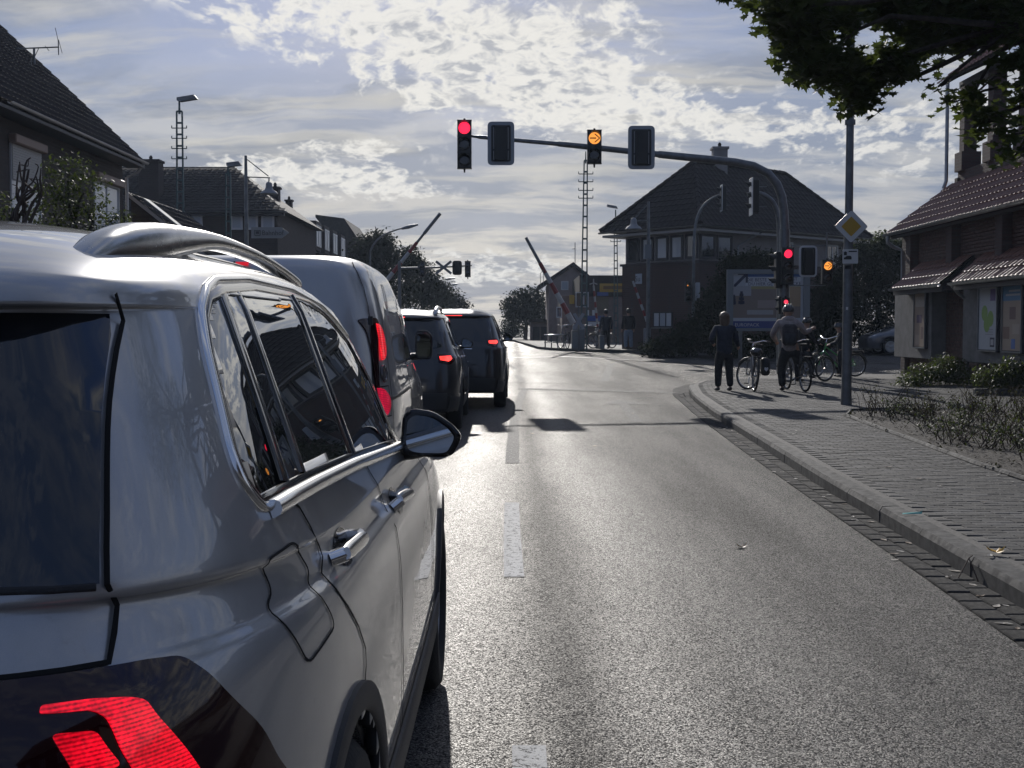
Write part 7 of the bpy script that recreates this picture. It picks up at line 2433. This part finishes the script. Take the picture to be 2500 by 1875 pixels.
mb = MB(); mb.prism([(0, -.045), (.04, .0), (.035, .035), (.015, .04), (0, .025), (-.015, .04), (-.035, .035), (-.04, 0)][::-1], (0, -.153, -.13), (1, 0, 0), (0, 0, 1), .004); mb.build("reflector", mat("reflector_white", (.6, .6, .6), .3), pn_, local=True)
sd2 = empty("helmet_bag", (4.98, 25.05, PG(5, 25) + .74), 0, label="rounded black bag strapped on top of the touring bicycle's rack", cat="bag")
mb = MB(); mb.sphere((0, 0, .07), .15, 14, 10, (.85, 1, .62)); mb.build("shell", M_GLOSSB, sd2, local=True, smooth=True)
mb = MB(); mb.tube([(-.12, 0, .03), (-.08, 0, .14), (0, 0, .172), (.08, 0, .14), (.12, 0, .03)], .008, 6); mb.build("strap", M_BLACK, sd2, local=True, smooth=True)

# cyclist astride, seen from behind
Yc = 25.3
xc = (1925 - 1250) / 3000 * Yc
cyc, JC = person("person in beige hooded jacket and helmet astride a bicycle, right arm held out", (xc, Yc, PG(xc, Yc)), 1.76, R(-6),
       dict(pel=(.015, 0, .52), hipL=(-.035, 0, .50), kneeL=(-.07, .03, .27), footL=(-.06, -.01, .045), hipR=(.07, .01, .50), kneeR=(.115, .10, .32), footR=(.105, .03, .15), chest=(0, .02, .72), neck=(-.005, .04, .835), head=(.0, .055, .925),
            elL=(-.165, .03, .66), haL=(-.10, .22, .57), elR=(.17, .05, .68), haR=(.255, .10, .735)),
       c_beige, c_dark, helmet=mat("helmet_dark", (.03, .03, .035), .3, coat=.5), wide=1.12, jacket_long=.03)
mb = MB(); mb.sphere((0, .03, .835 * 1.76), .135, 14, 10, (1.15, .95, .62)); mb.build("hood", c_beige, cyc, local=True, smooth=True)
mb = MB(); mb.tube([(-.09, .02, 1.50), (-.06, .10, 1.51), (.06, .12, 1.51), (.09, .02, 1.50)], .022, 8); mb.build("scarf", cloth("red_scarf", (.25, .04, .05)), cyc, local=True, smooth=True)
bpk = empty("backpack", (xc, Yc, PG(xc, Yc) + 1.02), R(-6), label="dark backpack on the back of the cyclist in the beige jacket", cat="backpack")
mb = MB(); mb.box((0, -.19, .14), (.30, .17, .44), ch=.06); mb.build("pack", cloth("pack_fabric", (.035, .03, .035)), bpk, local=True, smooth=50)
mb = MB(); mb.box((0, -.285, .07), (.22, .03, .20), ch=.012); mb.build("front_pocket", c_grey, bpk, local=True, smooth=50)
for s_ in (-1, 1):
    mb = MB(); mb.tube([(s_ * .11, -.13, .33), (s_ * .12, .02, .40), (s_ * .12, .12, .30)], .018, 6); mb.build("strap", c_grey, bpk, local=True, smooth=True)
bicycle("bicycle between the legs of the cyclist in the beige jacket, seen from behind", (5.96, 24.95, PG(5.9, 25)), R(8), (.05, .05, .055), steer=R(-4))

# dark clad child on a bicycle behind the cyclist
Yk = 29.0
xk = (1962 - 1250) / 3000 * Yk
person("person in black with a round helmet on a bicycle, half hidden behind the beige-jacketed cyclist", (xk, Yk, PG(xk, Yk)), 1.50, R(-55),
       dict(footR=(.09, .06, .10), kneeR=(.08, .12, .32), footL=(-.07, -.01, .045), kneeL=(-.07, .03, .28), chest=(0, .03, .72), neck=(0, .05, .835), head=(0, .07, .925), elL=(-.14, .09, .64), haL=(-.12, .24, .60), elR=(.14, .09, .64), haR=(.12, .24, .60)),
       c_dark, c_dark, helmet=M_GLOSSB)
bicycle("dark bicycle of the rider in black, its front wheel showing right of the cyclist", (xk - .35, Yk + .0, PG(xk, Yk)), R(-72), (.03, .03, .03), wr=.30, wb_=.98, steer=R(10))
# child with the green bicycle behind the sign post
Yg = 31.3
x1_ = (2092 - 1250) / 3000 * Yg
bicycle("bright green bicycle seen from the side, partly behind the sign post", (x1_, Yg + .15, PG(x1_, Yg)), R(98), (.03, .30, .05), wr=.30, wb_=1.02, steer=R(28), cross=False)
xg = (2057 - 1250) / 3000 * Yg
person("small person in dark clothes and a helmet astride the green bicycle, behind the sign post", (xg, Yg + .12, PG(xg, Yg)), 1.36, R(78),
       dict(footL=(-.11, .0, .045), kneeL=(-.08, .03, .28), footR=(.11, .04, .045), kneeR=(.09, .05, .28), chest=(0, .02, .72), neck=(0, .04, .835), head=(0, .06, .925), elL=(-.14, .10, .64), haL=(-.13, .24, .60), elR=(.14, .10, .64), haR=(.13, .24, .60)),
       c_grey, c_dark, helmet=mat("helmet_slate", (.06, .065, .075), .2, coat=.6))
# far pedestrians and bicycles by the crossing
for px, Yd, H_, tc_, lc_, lab in ((1479, 54, 1.72, c_navy, c_dark, "person in a long dark coat standing by the bicycles beyond the side road"), (1534, 52.5, 1.74, c_dark, c_jean, "person in a black top and pale jeans in front of the signal box wall")):
    x_ = (px - 1250) / 3000 * Yd
    person(lab, (x_, Yd, PG(x_, Yd)), H_, R(20), {}, tc_, lc_, wide=1.15, jacket_long=.05 if px < 1500 else 0)
for px, Yd, rz_, lab in ((1385, 54.5, 15, "parked bicycle left of the St Andrew's cross"), (1448, 54.8, -60, "parked bicycle with bright handlebar between the cross and the dark-coated person"), (1460, 56.2, 40, "second parked bicycle, behind the one with the bright handlebar")):
    x_ = (px - 1250) / 3000 * Yd
    bicycle(lab, (x_, Yd, PG(x_, Yd)), R(rz_), (.04, .04, .05), simple=True, steer=R(15))
# railing and cabinets there
Yr_ = 52.5
for (pa_, pb_) in ((1331, 1377),):
    x0_, x1_ = (pa_ - 1250) / 3000 * Yr_, (pb_ - 1250) / 3000 * Yr_
    rl = empty("railing", (x0_, Yr_, PG(x0_, Yr_)), label="low steel railing with shiny top bar left of the parked bicycles", cat="railing")
    for k in range(4):
        mb = MB(); x_ = x0_ + (x1_ - x0_) * k / 3; mb.cyl((x_, Yr_, PG(x_, Yr_)), (x_, Yr_, PG(x_, Yr_) + .62), .025, n=8); mb.build("post", M_GALV, rl)
    for h_ in (.62, .30):
        mb = MB(); mb.cyl((x0_ - .05, Yr_, PG(x0_, Yr_) + h_), (x1_ + .05, Yr_, PG(x0_, Yr_) + h_), .03 if h_ > .5 else .018, n=8); mb.build("rail", M_SATIN if h_ > .5 else M_GALV, rl, smooth=True)
for pa_, pb_, yt, Yd, lab in ((1396, 1412, 806, 51.6, "grey concrete switch cabinet just left behind the St Andrew's cross"), (1412, 1427, 803, 51.9, "darker switch cabinet just right behind the St Andrew's cross"), (1463, 1476, 818, 53, "slim pale cabinet left of the person in the dark coat")):
    x0_, x1_ = (pa_ - 1250) / 3000 * Yd, (pb_ - 1250) / 3000 * Yd
    zt = at(0, yt, Yd).z
    cb = empty("switch_cabinet", ((x0_ + x1_) / 2, Yd, PG(x0_, Yd)), label=lab, cat="cabinet")
    z0_ = PG(x0_, Yd)
    mb = MB(); mb.box(((x0_ + x1_) / 2, Yd + .15, (z0_ + zt) / 2), (x1_ - x0_, .4, zt - z0_), ch=.02); mb.build("housing", M_BASE if pa_ != 1412 else M_SIGBACK, cb)
    mb = MB(); mb.box(((x0_ + x1_) / 2, Yd - .055, (z0_ + zt) / 2), (x1_ - x0_ - .05, .012, (zt - z0_) * .8)); mb.build("door", M_SIGBACK, cb)

# ------------------------------------------------------------------ trees, hedges, shrubs
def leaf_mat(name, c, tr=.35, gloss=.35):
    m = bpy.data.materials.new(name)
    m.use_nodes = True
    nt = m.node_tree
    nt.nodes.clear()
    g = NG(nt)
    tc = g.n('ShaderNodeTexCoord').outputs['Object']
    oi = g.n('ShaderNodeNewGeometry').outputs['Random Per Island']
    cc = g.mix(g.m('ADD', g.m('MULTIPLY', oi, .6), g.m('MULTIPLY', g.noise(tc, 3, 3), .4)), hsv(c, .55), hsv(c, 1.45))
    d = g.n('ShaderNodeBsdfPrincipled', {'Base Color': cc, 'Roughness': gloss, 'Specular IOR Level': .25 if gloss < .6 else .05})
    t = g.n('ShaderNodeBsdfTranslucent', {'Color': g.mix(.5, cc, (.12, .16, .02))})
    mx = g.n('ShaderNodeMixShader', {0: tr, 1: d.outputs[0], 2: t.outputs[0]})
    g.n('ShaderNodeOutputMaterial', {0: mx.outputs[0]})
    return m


M_LF5 = leaf_mat('ivy_leaf', (.055, .075, .025), .40, .45)
M_LF1 = leaf_mat("maple_leaf", (.040, .056, .018), .38, .5)
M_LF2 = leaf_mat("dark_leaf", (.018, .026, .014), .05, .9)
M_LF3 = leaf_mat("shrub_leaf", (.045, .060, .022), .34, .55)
M_LF4 = leaf_mat("dry_leaf", (.070, .050, .032), .2, .8)
M_BARK = mat("bark", (.045, .036, .028), .9, var=(10, .4), bump=(30, .02))
M_TWIG = mat("twig", (.05, .032, .024), .8)

MAPLE = [(0, -.5), (.04, -.22), (.30, -.30), (.24, -.14), (.50, .02), (.30, .10), (.34, .28), (.14, .20), (0, .50), (-.14, .20), (-.34, .28), (-.30, .10), (-.50, .02), (-.24, -.14), (-.30, -.30), (-.04, -.22)]
OVAL = [(0, -.5), (.20, -.12), (.22, .15), (0, .5), (-.22, .15), (-.20, -.12)]
DIAM = [(0, -.5), (.26, .0), (0, .5), (-.26, .0)]


def leaf_shape(mb, p, size, shape, droop=None):
    e1 = rnd.uniform(0, 2 * math.pi)
    tl = rnd.gauss(0, .55) if droop is None else droop + rnd.gauss(0, .35)
    u = Vector((math.cos(e1), math.sin(e1), 0))
    v = Vector((-math.sin(e1) * math.cos(tl), math.cos(e1) * math.cos(tl), math.sin(tl)))
    n = u.cross(v)
    k = len(mb.v)
    s_ = size * rnd.uniform(.7, 1.25)
    for a, b in shape:
        mb.v.append(tuple(p + u * (a * s_) + v * (b * s_) + n * (abs(a) * .28 * s_)))
    mb.f.append(tuple(range(k, k + len(shape))))
    mb.mi.append(0)


def clump_cloud(mb, blobs, per, size, shape, shell=.55, droop=None, spread=1.0):
    """blobs: centre, radii; small clumps of leaves are spread in each"""
    for c, r, n in blobs:
        c = Vector(c)
        for _ in range(n):
            while True:
                q = Vector((rnd.uniform(-1, 1), rnd.uniform(-1, 1), rnd.uniform(-1, 1)))
                if shell ** 2 < q.length_squared < 1 or (q.length_squared < 1 and rnd.random() < .25): break
            q = Vector((q.x * r[0], q.y * r[1], q.z * r[2])) + c
            for _ in range(per):
                leaf_shape(mb, q + Vector((rnd.gauss(0, size * .9), rnd.gauss(0, size * .9), rnd.gauss(0, size * .7))) * spread, size, shape, droop)


def limbs(mb, root, tips, r0, seed=0, wig=.12):
    rr_ = random.Random(seed)
    for t in tips:
        root, t = Vector(root), Vector(t)
        L = (t - root).length
        pts = [root]
        for k in (.3, .6, .85): pts.append(root.lerp(t, k) + Vector((rr_.gauss(0, wig), rr_.gauss(0, wig), rr_.gauss(0, wig) + .10)) * L * .35)
        pts.append(t)
        mb.tube([crv([tuple(p) for p in pts], i / 3) for i in range(13)], [r0 * (1 - .85 * i / 12) + .004 for i in range(13)], 6)


# overhanging maple at the upper right
tree = empty("maple_tree", (8.6, 12.5, PZ), label="large maple whose leafy boughs hang into the upper right corner", cat="tree")
mb = MB(); mb.tube([(8.6, 12.5, 0), (8.55, 12.5, 1.2), (8.5, 12.4, 2.6), (8.3, 12.4, 4.4), (8.0, 12.4, 6.2)], [.30, .22, .19, .17, .12], 12); mb.build("trunk", M_BARK, tree, smooth=50)
def AB(px, py, rx, ry, Yd, n, d_=.7):
    c = at(px, py, Yd)
    k = Yd / FPX
    return (c, (rx * k, d_, ry * k), n)
blobs = [AB(1790, -8, 32, 18, 11.5, 8, .2), AB(1850, -15, 40, 26, 11.8, 16, .3), AB(1905, 20, 30, 30, 12, 26, .4), AB(1950, 95, 45, 62, 12.4, 95, .5), AB(1985, 160, 45, 38, 12.4, 60, .5), AB(1935, 35, 65, 62, 12.2, 100, .6), AB(1960, -60, 110, 60, 12.6, 110),
         AB(2030, 60, 50, 52, 12.7, 65), AB(2060, 180, 42, 45, 12.7, 75, .5), AB(2100, 232, 42, 34, 12.9, 65, .4), AB(2160, 170, 58, 36, 12.9, 85, .5), AB(2205, 140, 36, 32, 13, 30, .4), AB(2110, 5, 70, 28, 13, 70), AB(2215, 22, 80, 62, 13, 130),
         AB(2200, -70, 140, 60, 13, 130), AB(2310, 55, 90, 62, 13.2, 130), AB(2395, 60, 90, 48, 13, 105), AB(2470, 50, 70, 62, 12.6, 105), AB(2400, -60, 140, 70, 12.8, 150), AB(2350, 115, 50, 20, 13.4, 16), AB(2290, 95, 55, 38, 13.4, 50),
         AB(2480, 150, 36, 40, 12.3, 25, .4), AB(2290, 212, 22, 14, 12.8, 5, .2), AB(2330, 250, 34, 16, 12.8, 9, .3), AB(2375, 235, 30, 16, 12.7, 5, .3), AB(2430, 275, 34, 30, 12.5, 14, .3), AB(2375, 312, 26, 18, 12.5, 7, .3),
         AB(2460, 330, 30, 30, 12.2, 12, .3), AB(2470, 385, 22, 16, 12.0, 5, .3), AB(2478, 215, 26, 30, 12.4, 12, .3)]
out = [((8.8, 13.4, 6.4), (1.7, 1.6, 1.5), 260), ((9.3, 11.0, 6.6), (1.8, 1.9, 1.9), 260), ((7.2, 11.0, 8.4), (2.2, 2.0, 1.4), 260), ((8.2, 8.6, 6.6), (1.8, 1.6, 1.7), 230), ((9.6, 8.8, 7.4), (1.6, 1.8, 1.7), 180)]
mb = MB(); clump_cloud(mb, blobs, 4, .15, MAPLE, shell=.2, droop=-.5, spread=.55); print("maple leaves", len(mb.f))
order = list(range(len(mb.f)))
rnd.shuffle(order)
pick = sorted(order, key=lambda i: (0 if 250 < 0 else 0, rnd.random()))[:280]
cut = set(pick)
nl = len(MAPLE)
rest = MB()
for i in range(len(mb.f)):
    vs = mb.v[i * nl:(i + 1) * nl]
    if i in cut:
        one = MB(); one.add(vs, [tuple(range(nl))]); one.build("leaf", M_LF1, tree, fix=False)
    else: rest.add(vs, [tuple(range(nl))])
clump_cloud(rest, out, 5, .16, MAPLE, shell=.5)
rest.build("crown", M_LF1, tree, fix=False, kind='stuff')
mb = MB()
tips = [b[0] for b in blobs[::2]]
limbs(mb, (8.2, 12.4, 5.2), tips, .055, 3, .10)
limbs(mb, (8.5, 12.4, 3.9), [b[0] for b in blobs[22:]], .035, 5, .08)
limbs(mb, (8.0, 12.4, 6.0), [o_[0] for o_ in out], .09, 4)
mb.build("boughs", M_BARK, tree, smooth=50)


def tree_mass(name, label, cat, loc, blobs, size, shape, m_, per=5, trunk=None, group=None, tips=None, r0=.06, shell=.45, kind=None):
    root = empty(name, loc, label=label, cat=cat, group=group)
    mb = MB(); clump_cloud(mb, blobs, per, size, shape, shell=shell)
    mb.build("crown" if trunk else "foliage", m_, root, fix=False, kind='stuff')
    if trunk:
        mb = MB(); mb.tube(trunk[0], trunk[1], 8); mb.build("trunk", M_BARK, root, smooth=50)
    b0 = trunk[0][-1] if trunk else loc
    mb = MB(); limbs(mb, b0, [b[0] for b in blobs], r0, len(blobs)); mb.build("branches", M_BARK, root, smooth=50)
    return root


# garden shrub in front of the left house
def LB(px, py, rx, ry, Yd, n, d_=.6): return AB(px, py, rx, ry, Yd, n, d_)
tree_mass("garden_shrub", "tall dark leafy shrub in front of the left house, above the silver car", "shrub", (-7.2, 20, .1),
          [LB(165, 420, 45, 42, 20, 75), LB(205, 470, 50, 60, 20, 110), LB(130, 520, 70, 65, 20, 130), LB(60, 560, 70, 50, 20, 100), LB(220, 560, 60, 60, 20, 110), LB(290, 560, 45, 48, 20.3, 80), LB(10, 510, 30, 40, 19.6, 40), LB(150, 480, 40, 45, 19.8, 50), LB(180, 640, 150, 70, 20, 120)], .085, OVAL, M_LF3, per=5)
bt = empty("bare_shrub", (-7.7, 19.4, .1), label="bare twisted branches rising in front of the left house's shuttered window", cat="shrub")
mb = MB()
limbs(mb, at(55, 600, 19.4), [at(48, 395, 19.4), at(75, 385, 19.4), at(88, 430, 19.3), at(40, 420, 19.5), at(100, 410, 19.2), at(92, 460, 19.5), at(62, 440, 19.6)], .035, 9, .22)
limbs(mb, at(50, 500, 19.4), [at(70, 392, 19.5), at(85, 400, 19.3), at(30, 450, 19.4), at(100, 440, 19.6), at(60, 410, 19.3)], .015, 19, .3)
mb.build("branches", M_TWIG, bt, smooth=50)
# dark trees behind the van
def tr(name, label, Yd, bl, px, size, m_=M_LF2, per=6, shape=DIAM, group=None, thick=.18):
    x_ = (px - 1250) / 3000 * Yd
    z_ = G(x_, Yd)
    return tree_mass(name, label, "tree", (x_, Yd, z_), [AB(a, b, c, d, Yd + e, n, 1.6) for a, b, c, d, e, n in bl], size * 1.5, shape, m_, per=per + 3, trunk=([(x_, Yd, z_ - .2), (x_ + .1, Yd, z_ + 1.4), (x_, Yd, z_ + 3.2)], [thick, thick * .8, thick * .6]), group=group, r0=.12)


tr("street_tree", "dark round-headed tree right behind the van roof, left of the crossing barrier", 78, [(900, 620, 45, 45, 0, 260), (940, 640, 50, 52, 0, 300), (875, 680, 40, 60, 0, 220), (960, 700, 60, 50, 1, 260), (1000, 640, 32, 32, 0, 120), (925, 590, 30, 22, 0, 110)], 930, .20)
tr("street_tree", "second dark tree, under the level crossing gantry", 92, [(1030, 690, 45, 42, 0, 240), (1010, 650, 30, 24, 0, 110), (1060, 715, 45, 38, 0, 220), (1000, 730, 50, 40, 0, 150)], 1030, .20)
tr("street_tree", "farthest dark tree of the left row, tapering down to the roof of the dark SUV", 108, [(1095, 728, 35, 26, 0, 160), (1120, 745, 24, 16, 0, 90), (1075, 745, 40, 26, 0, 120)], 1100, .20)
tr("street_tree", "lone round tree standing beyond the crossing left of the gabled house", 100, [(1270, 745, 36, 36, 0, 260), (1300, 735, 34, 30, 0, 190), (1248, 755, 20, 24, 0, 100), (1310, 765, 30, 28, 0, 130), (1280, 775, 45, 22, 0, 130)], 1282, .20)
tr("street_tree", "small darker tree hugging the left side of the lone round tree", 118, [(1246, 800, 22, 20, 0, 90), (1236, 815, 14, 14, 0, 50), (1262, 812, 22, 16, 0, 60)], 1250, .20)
# shrubs and hedge round the billboard
def hedge(name, label, Yd, bl, size=.17, m_=M_LF2, per=7, cat="hedge"):
    x_ = at(bl[0][0], 0, Yd).x
    return tree_mass(name, label, cat, (x_, Yd, PG(x_, Yd)), [AB(a, b, c, d, Yd + e, int(n * 1.6), 1.2) for a, b, c, d, e, n in bl], size, DIAM, m_, per=per, r0=.03)


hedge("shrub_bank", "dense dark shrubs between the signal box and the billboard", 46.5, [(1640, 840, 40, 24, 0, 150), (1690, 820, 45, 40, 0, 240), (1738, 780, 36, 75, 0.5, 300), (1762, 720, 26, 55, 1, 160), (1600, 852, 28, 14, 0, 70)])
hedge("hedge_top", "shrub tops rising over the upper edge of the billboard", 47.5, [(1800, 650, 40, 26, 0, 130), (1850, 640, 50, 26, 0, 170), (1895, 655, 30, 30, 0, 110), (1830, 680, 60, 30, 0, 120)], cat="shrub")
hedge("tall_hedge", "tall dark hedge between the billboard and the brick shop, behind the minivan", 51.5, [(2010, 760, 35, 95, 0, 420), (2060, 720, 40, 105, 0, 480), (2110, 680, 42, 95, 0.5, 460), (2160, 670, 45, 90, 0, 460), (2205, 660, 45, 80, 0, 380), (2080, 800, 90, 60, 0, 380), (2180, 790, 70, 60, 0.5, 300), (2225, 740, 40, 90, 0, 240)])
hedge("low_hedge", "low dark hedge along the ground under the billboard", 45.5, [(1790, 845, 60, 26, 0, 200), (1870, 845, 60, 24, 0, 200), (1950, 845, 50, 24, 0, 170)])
tr("garden_tree", "lighter green small tree peeping over the tall hedge near the shop gutter", 60, [(2110, 610, 32, 26, 0, 120), (2150, 600, 34, 30, 0, 130), (2190, 610, 26, 34, 0, 110), (2060, 620, 24, 20, 0, 60)], 2140, .15, m_=M_LF3)

# ivy mounds at the foot of the shop
for (bl, Yd, lab, px) in (([(2260, 915, 50, 26, 0, 150), (2310, 900, 40, 34, .3, 150), (2220, 932, 28, 14, -.3, 60), (2340, 920, 30, 28, 0, 110)], 27.6, "spreading ivy mound at the corner pier of the brick shop", 2280),
                          ([(2420, 925, 36, 26, 0, 150), (2470, 915, 34, 36, 0, 160), (2500, 925, 30, 34, 0, 120)], 24.6, "clipped bush in a kerbed bed below the two bright posters", 2440)):
    x_ = at(px, 0, Yd).x
    tree_mass("ivy_mound" if px < 2400 else "clipped_bush", lab, "bush", (x_, Yd, PZ), [AB(a, b, c, d, Yd + e, int(n * 1.5), .45) for a, b, c, d, e, n in bl], .085, OVAL, M_LF5, per=6, r0=.01)
bk_ = empty("planter_kerb", (9.6, 23.8, PZ), label="short stone kerb in front of the clipped bush by the posters", cat="kerb")
for i in range(3):
    a_, b_ = at(2372 + i * 48, 958 + i * 4, 23.9), at(2418 + i * 48, 962 + i * 4, 23.7)
    mb = MB(); mb.box(((a_.x + b_.x) / 2, 23.8 - i * .05, PZ + .06), (b_.x - a_.x - .01, .12, .14), ch=.01); mb.build("kerb_stone", M_CONC, bk_)

# planting bed: stems, leaves and mulch
def stem_shrub(label, x, y, h, n, m_, leaf=.05, lean=.25, per=7, group=None):
    root = empty("bed_shrub", (x, y, PZ), label=label, cat="shrub", group=group)
    st, lf = MB(), MB()
    for _ in range(n):
        a = rnd.uniform(0, 2 * math.pi)
        L = h * rnd.uniform(.6, 1.1)
        q = rnd.uniform(.05, lean)
        pts = [Vector((x + rnd.gauss(0, .10), y + rnd.gauss(0, .10), PZ))]
        for k in (1, 2, 3): pts.append(pts[0] + Vector((math.cos(a) * q * L * k / 2.2 + rnd.gauss(0, .02), math.sin(a) * q * L * k / 2.2 + rnd.gauss(0, .02), L * k / 3)))
        st.tube(pts, [.006, .005, .004, .002], 4)
        for _ in range(per):
            t = rnd.uniform(.25, 1) * 3
            p = Vector(crv([tuple(p) for p in pts], min(2.99, t)))
            leaf_shape(lf, p + Vector((rnd.gauss(0, .03), rnd.gauss(0, .03), rnd.gauss(0, .02))), leaf, OVAL)
    st.build("stems", M_TWIG, root, fix=False)
    lf.build("foliage", m_, root, fix=False, kind='stuff')
    return root


spots = []
tries = 0
while len(spots) < 44 and tries < 4000:
    tries += 1
    x, y = rnd.uniform(4.5, 9.6), rnd.uniform(8.0, 19.4)
    if not inside(BED, x, y) or not inside(BED, x - .25, y) or x / y > .46: continue
    if y > 10 and (x - lerp_tab([(9.9, 4.35), (14.5, 4.62), (18.1, 4.9), (19.4, 5.3)], y)) < .35 + max(0, 14 - y) * .12: continue
    if any((x - a) ** 2 + (y - b) ** 2 < .42 ** 2 for a, b in spots): continue
    spots.append((x, y))
for i, (x, y) in enumerate(spots):
    if y < 12.8: stem_shrub("low glossy green shrub in the near part of the planting bed", x, y, rnd.uniform(.28, .42), 26, M_LF3, .055, .9, 16, "low green shrubs in the near part of the bed")
    elif (x + y * 7) % 1 < .45: stem_shrub("thin reddish brown twiggy shrub in the planting bed", x, y, rnd.uniform(.25, .48), 11, M_LF4, .042, .8, 14, "twiggy brown shrubs in the planting bed")
    else: stem_shrub("thin olive green twiggy shrub in the planting bed", x, y, rnd.uniform(.18, .36), 11, M_LF3, .045, .9, 16, "twiggy green shrubs in the planting bed")
mu = MB()
for _ in range(5200):
    while True:
        x, y = rnd.uniform(4.3, 10), rnd.uniform(8, 19.6)
        if inside(BED, x, y): break
    leaf_shape(mu, Vector((x, y, PZ + .022 + abs(rnd.gauss(0, .012)))), rnd.uniform(.03, .075), rnd.choice((OVAL, DIAM)), droop=rnd.gauss(0, .1))
mu.build("mulch", leaf_mat("mulch_leaf", (.05, .042, .036), .1, .62), fix=False, kind='stuff')

# ------------------------------------------------------------------ litter: fallen leaves, one by one
M_DL = [mat("fallen_leaf_pale", (.42, .38, .32), .45), mat("fallen_leaf_brown", (.16, .11, .07), .5), mat("fallen_leaf_grey", (.26, .24, .21), .45)]
def fallen(x, y, z, size, m_, label, group=None, shape=OVAL, curl=.35):
    mb = MB()
    e1 = rnd.uniform(0, 2 * math.pi)
    pts = []
    for a, b in shape:
        pts.append((x + size * (a * math.cos(e1) - b * math.sin(e1)), y + size * (a * math.sin(e1) + b * math.cos(e1)), z + .006 + size * curl * (a * a * 1.6 + b * b * .5)))
    c = (x, y, z + .005)
    n = len(pts)
    mb.add(pts + [c], [(i, (i + 1) % n, n) for i in range(n)])
    o = mb.build("fallen_leaf", m_, loc=(x, y, z), fix=False)
    return tag(o, label, "leaf", group)


for i in range(46):
    y = 5.2 + 13 * rnd.random() ** 1.3
    x = kerb_x(y) - rnd.uniform(.02, .30)
    fallen(x, y, G(x, y), rnd.uniform(.05, .085), M_DL[i % 3], "small dry leaf lying in the brick gutter at the foot of the kerb", "dry leaves in the gutter")
for i in range(30):
    y = rnd.uniform(8, 24)
    x = kerb_x(y) + .25 + rnd.random() * 1.9
    if inside(BED, x, y): continue
    fallen(x, y, PG(x, y) + .004, rnd.uniform(.055, .09), M_DL[i % 3], "small dry leaf lying on the grey pavers of the pavement", "dry leaves on the pavement")
for i in range(26):
    t = rnd.random()
    q = Vector((4.35, 9.9)).lerp(Vector((4.95, 18.3)), t)
    fallen(q.x - rnd.uniform(-.05, .25), q.y, PG(q.x, q.y) + .004, rnd.uniform(.05, .08), M_DL[i % 3], "dry leaf lying beside the edging of the planting bed", "dry leaves along the bed edging")
p = at(2440, 1356, 7.2); fallen(3.0 * 0 + (2440 - 1250) / 3000 * 7.05, 7.05, PZ + .006, .125, mat("fallen_leaf_yellow", (.62, .36, .04), .45), "bright yellow maple leaf on the pavers near the right edge", shape=MAPLE, curl=.8)
fallen((2422 - 1250) / 3000 * 6.98, 6.96, PZ + .004, .07, M_DL[0], "pale curled leaf touching the bright yellow maple leaf", shape=OVAL, curl=.7)
fallen((1815 - 1250) / 3000 * 7.93, 7.93, .0, .09, M_DL[1], "single brown leaf lying alone on the asphalt of the right lane", shape=MAPLE, curl=.8)
for px, py, lab in ((1452, 1091, "tiny brown leaf on the asphalt beyond the gantry shadow's near side"), (1300, 1060, "tiny leaf on the lane just right of the worn lane line"), (1545, 1010, "brown leaf beside the worn arrow tip")):
    Yl = 4290 / (py - 800)
    fallen((px - 1250) / 3000 * Yl, Yl, 0, .08, M_DL[1], lab, curl=.6)
# shard of turquoise plastic, bent wire bracket at the kerb
ts = MB(); x_, y_ = (2232 - 1250) / 3000 * 8.55, 8.55
ts.add([(x_ - .07, y_ - .012, PZ + .008), (x_ + .07, y_ + .0, PZ + .008), (x_ + .07, y_ + .012, PZ + .022), (x_ - .06, y_ + .015, PZ + .012), (x_ + .075, y_ + .005, PZ + .04)], [(0, 1, 2, 3), (1, 4, 2)])
tag(ts.build("plastic_shard", mat("turquoise_plastic", (.18, .50, .42), .3), loc=(x_, y_, PZ), fix=False), "small turquoise plastic shard lying on the edge of the kerb", "litter")
yw_ = 6.95
xw_ = kerb_x(yw_)
tw = MB(); tw.tube([(xw_ - .10, yw_ - .03, .004), (xw_ - .02, yw_ + .02, .115), (xw_ + .0, yw_ + .02, .13)], .004, 5).tube([(xw_ - .01, yw_ - .10, .004), (xw_ - .02, yw_ + .02, .115)], .004, 5)
tag(tw.build("twig", M_TWIG, loc=(xw_, yw_, 0)), "forked black twig leaning against the kerb face", "twig")

# ------------------------------------------------------------------ air: a thin even haze round the whole place, added to imitate veiling glare
hz = MB(); hz.box((0, 110, 6.0), (420, 330, 17.0))
M_HAZE = bpy.data.materials.new("veiling_haze")
M_HAZE.use_nodes = True
_nt = M_HAZE.node_tree
_nt.nodes.clear()
_g = NG(_nt)
_v = _g.n('ShaderNodeVolumePrincipled', {'Color': (.66, .80, 1.0, 1), 'Density': .00035, 'Anisotropy': .3})
_o = _g.n('ShaderNodeOutputMaterial', {})
_nt.links.new(_v.outputs[0], _o.inputs['Volume'])
hz.build("haze", M_HAZE, kind='stuff')
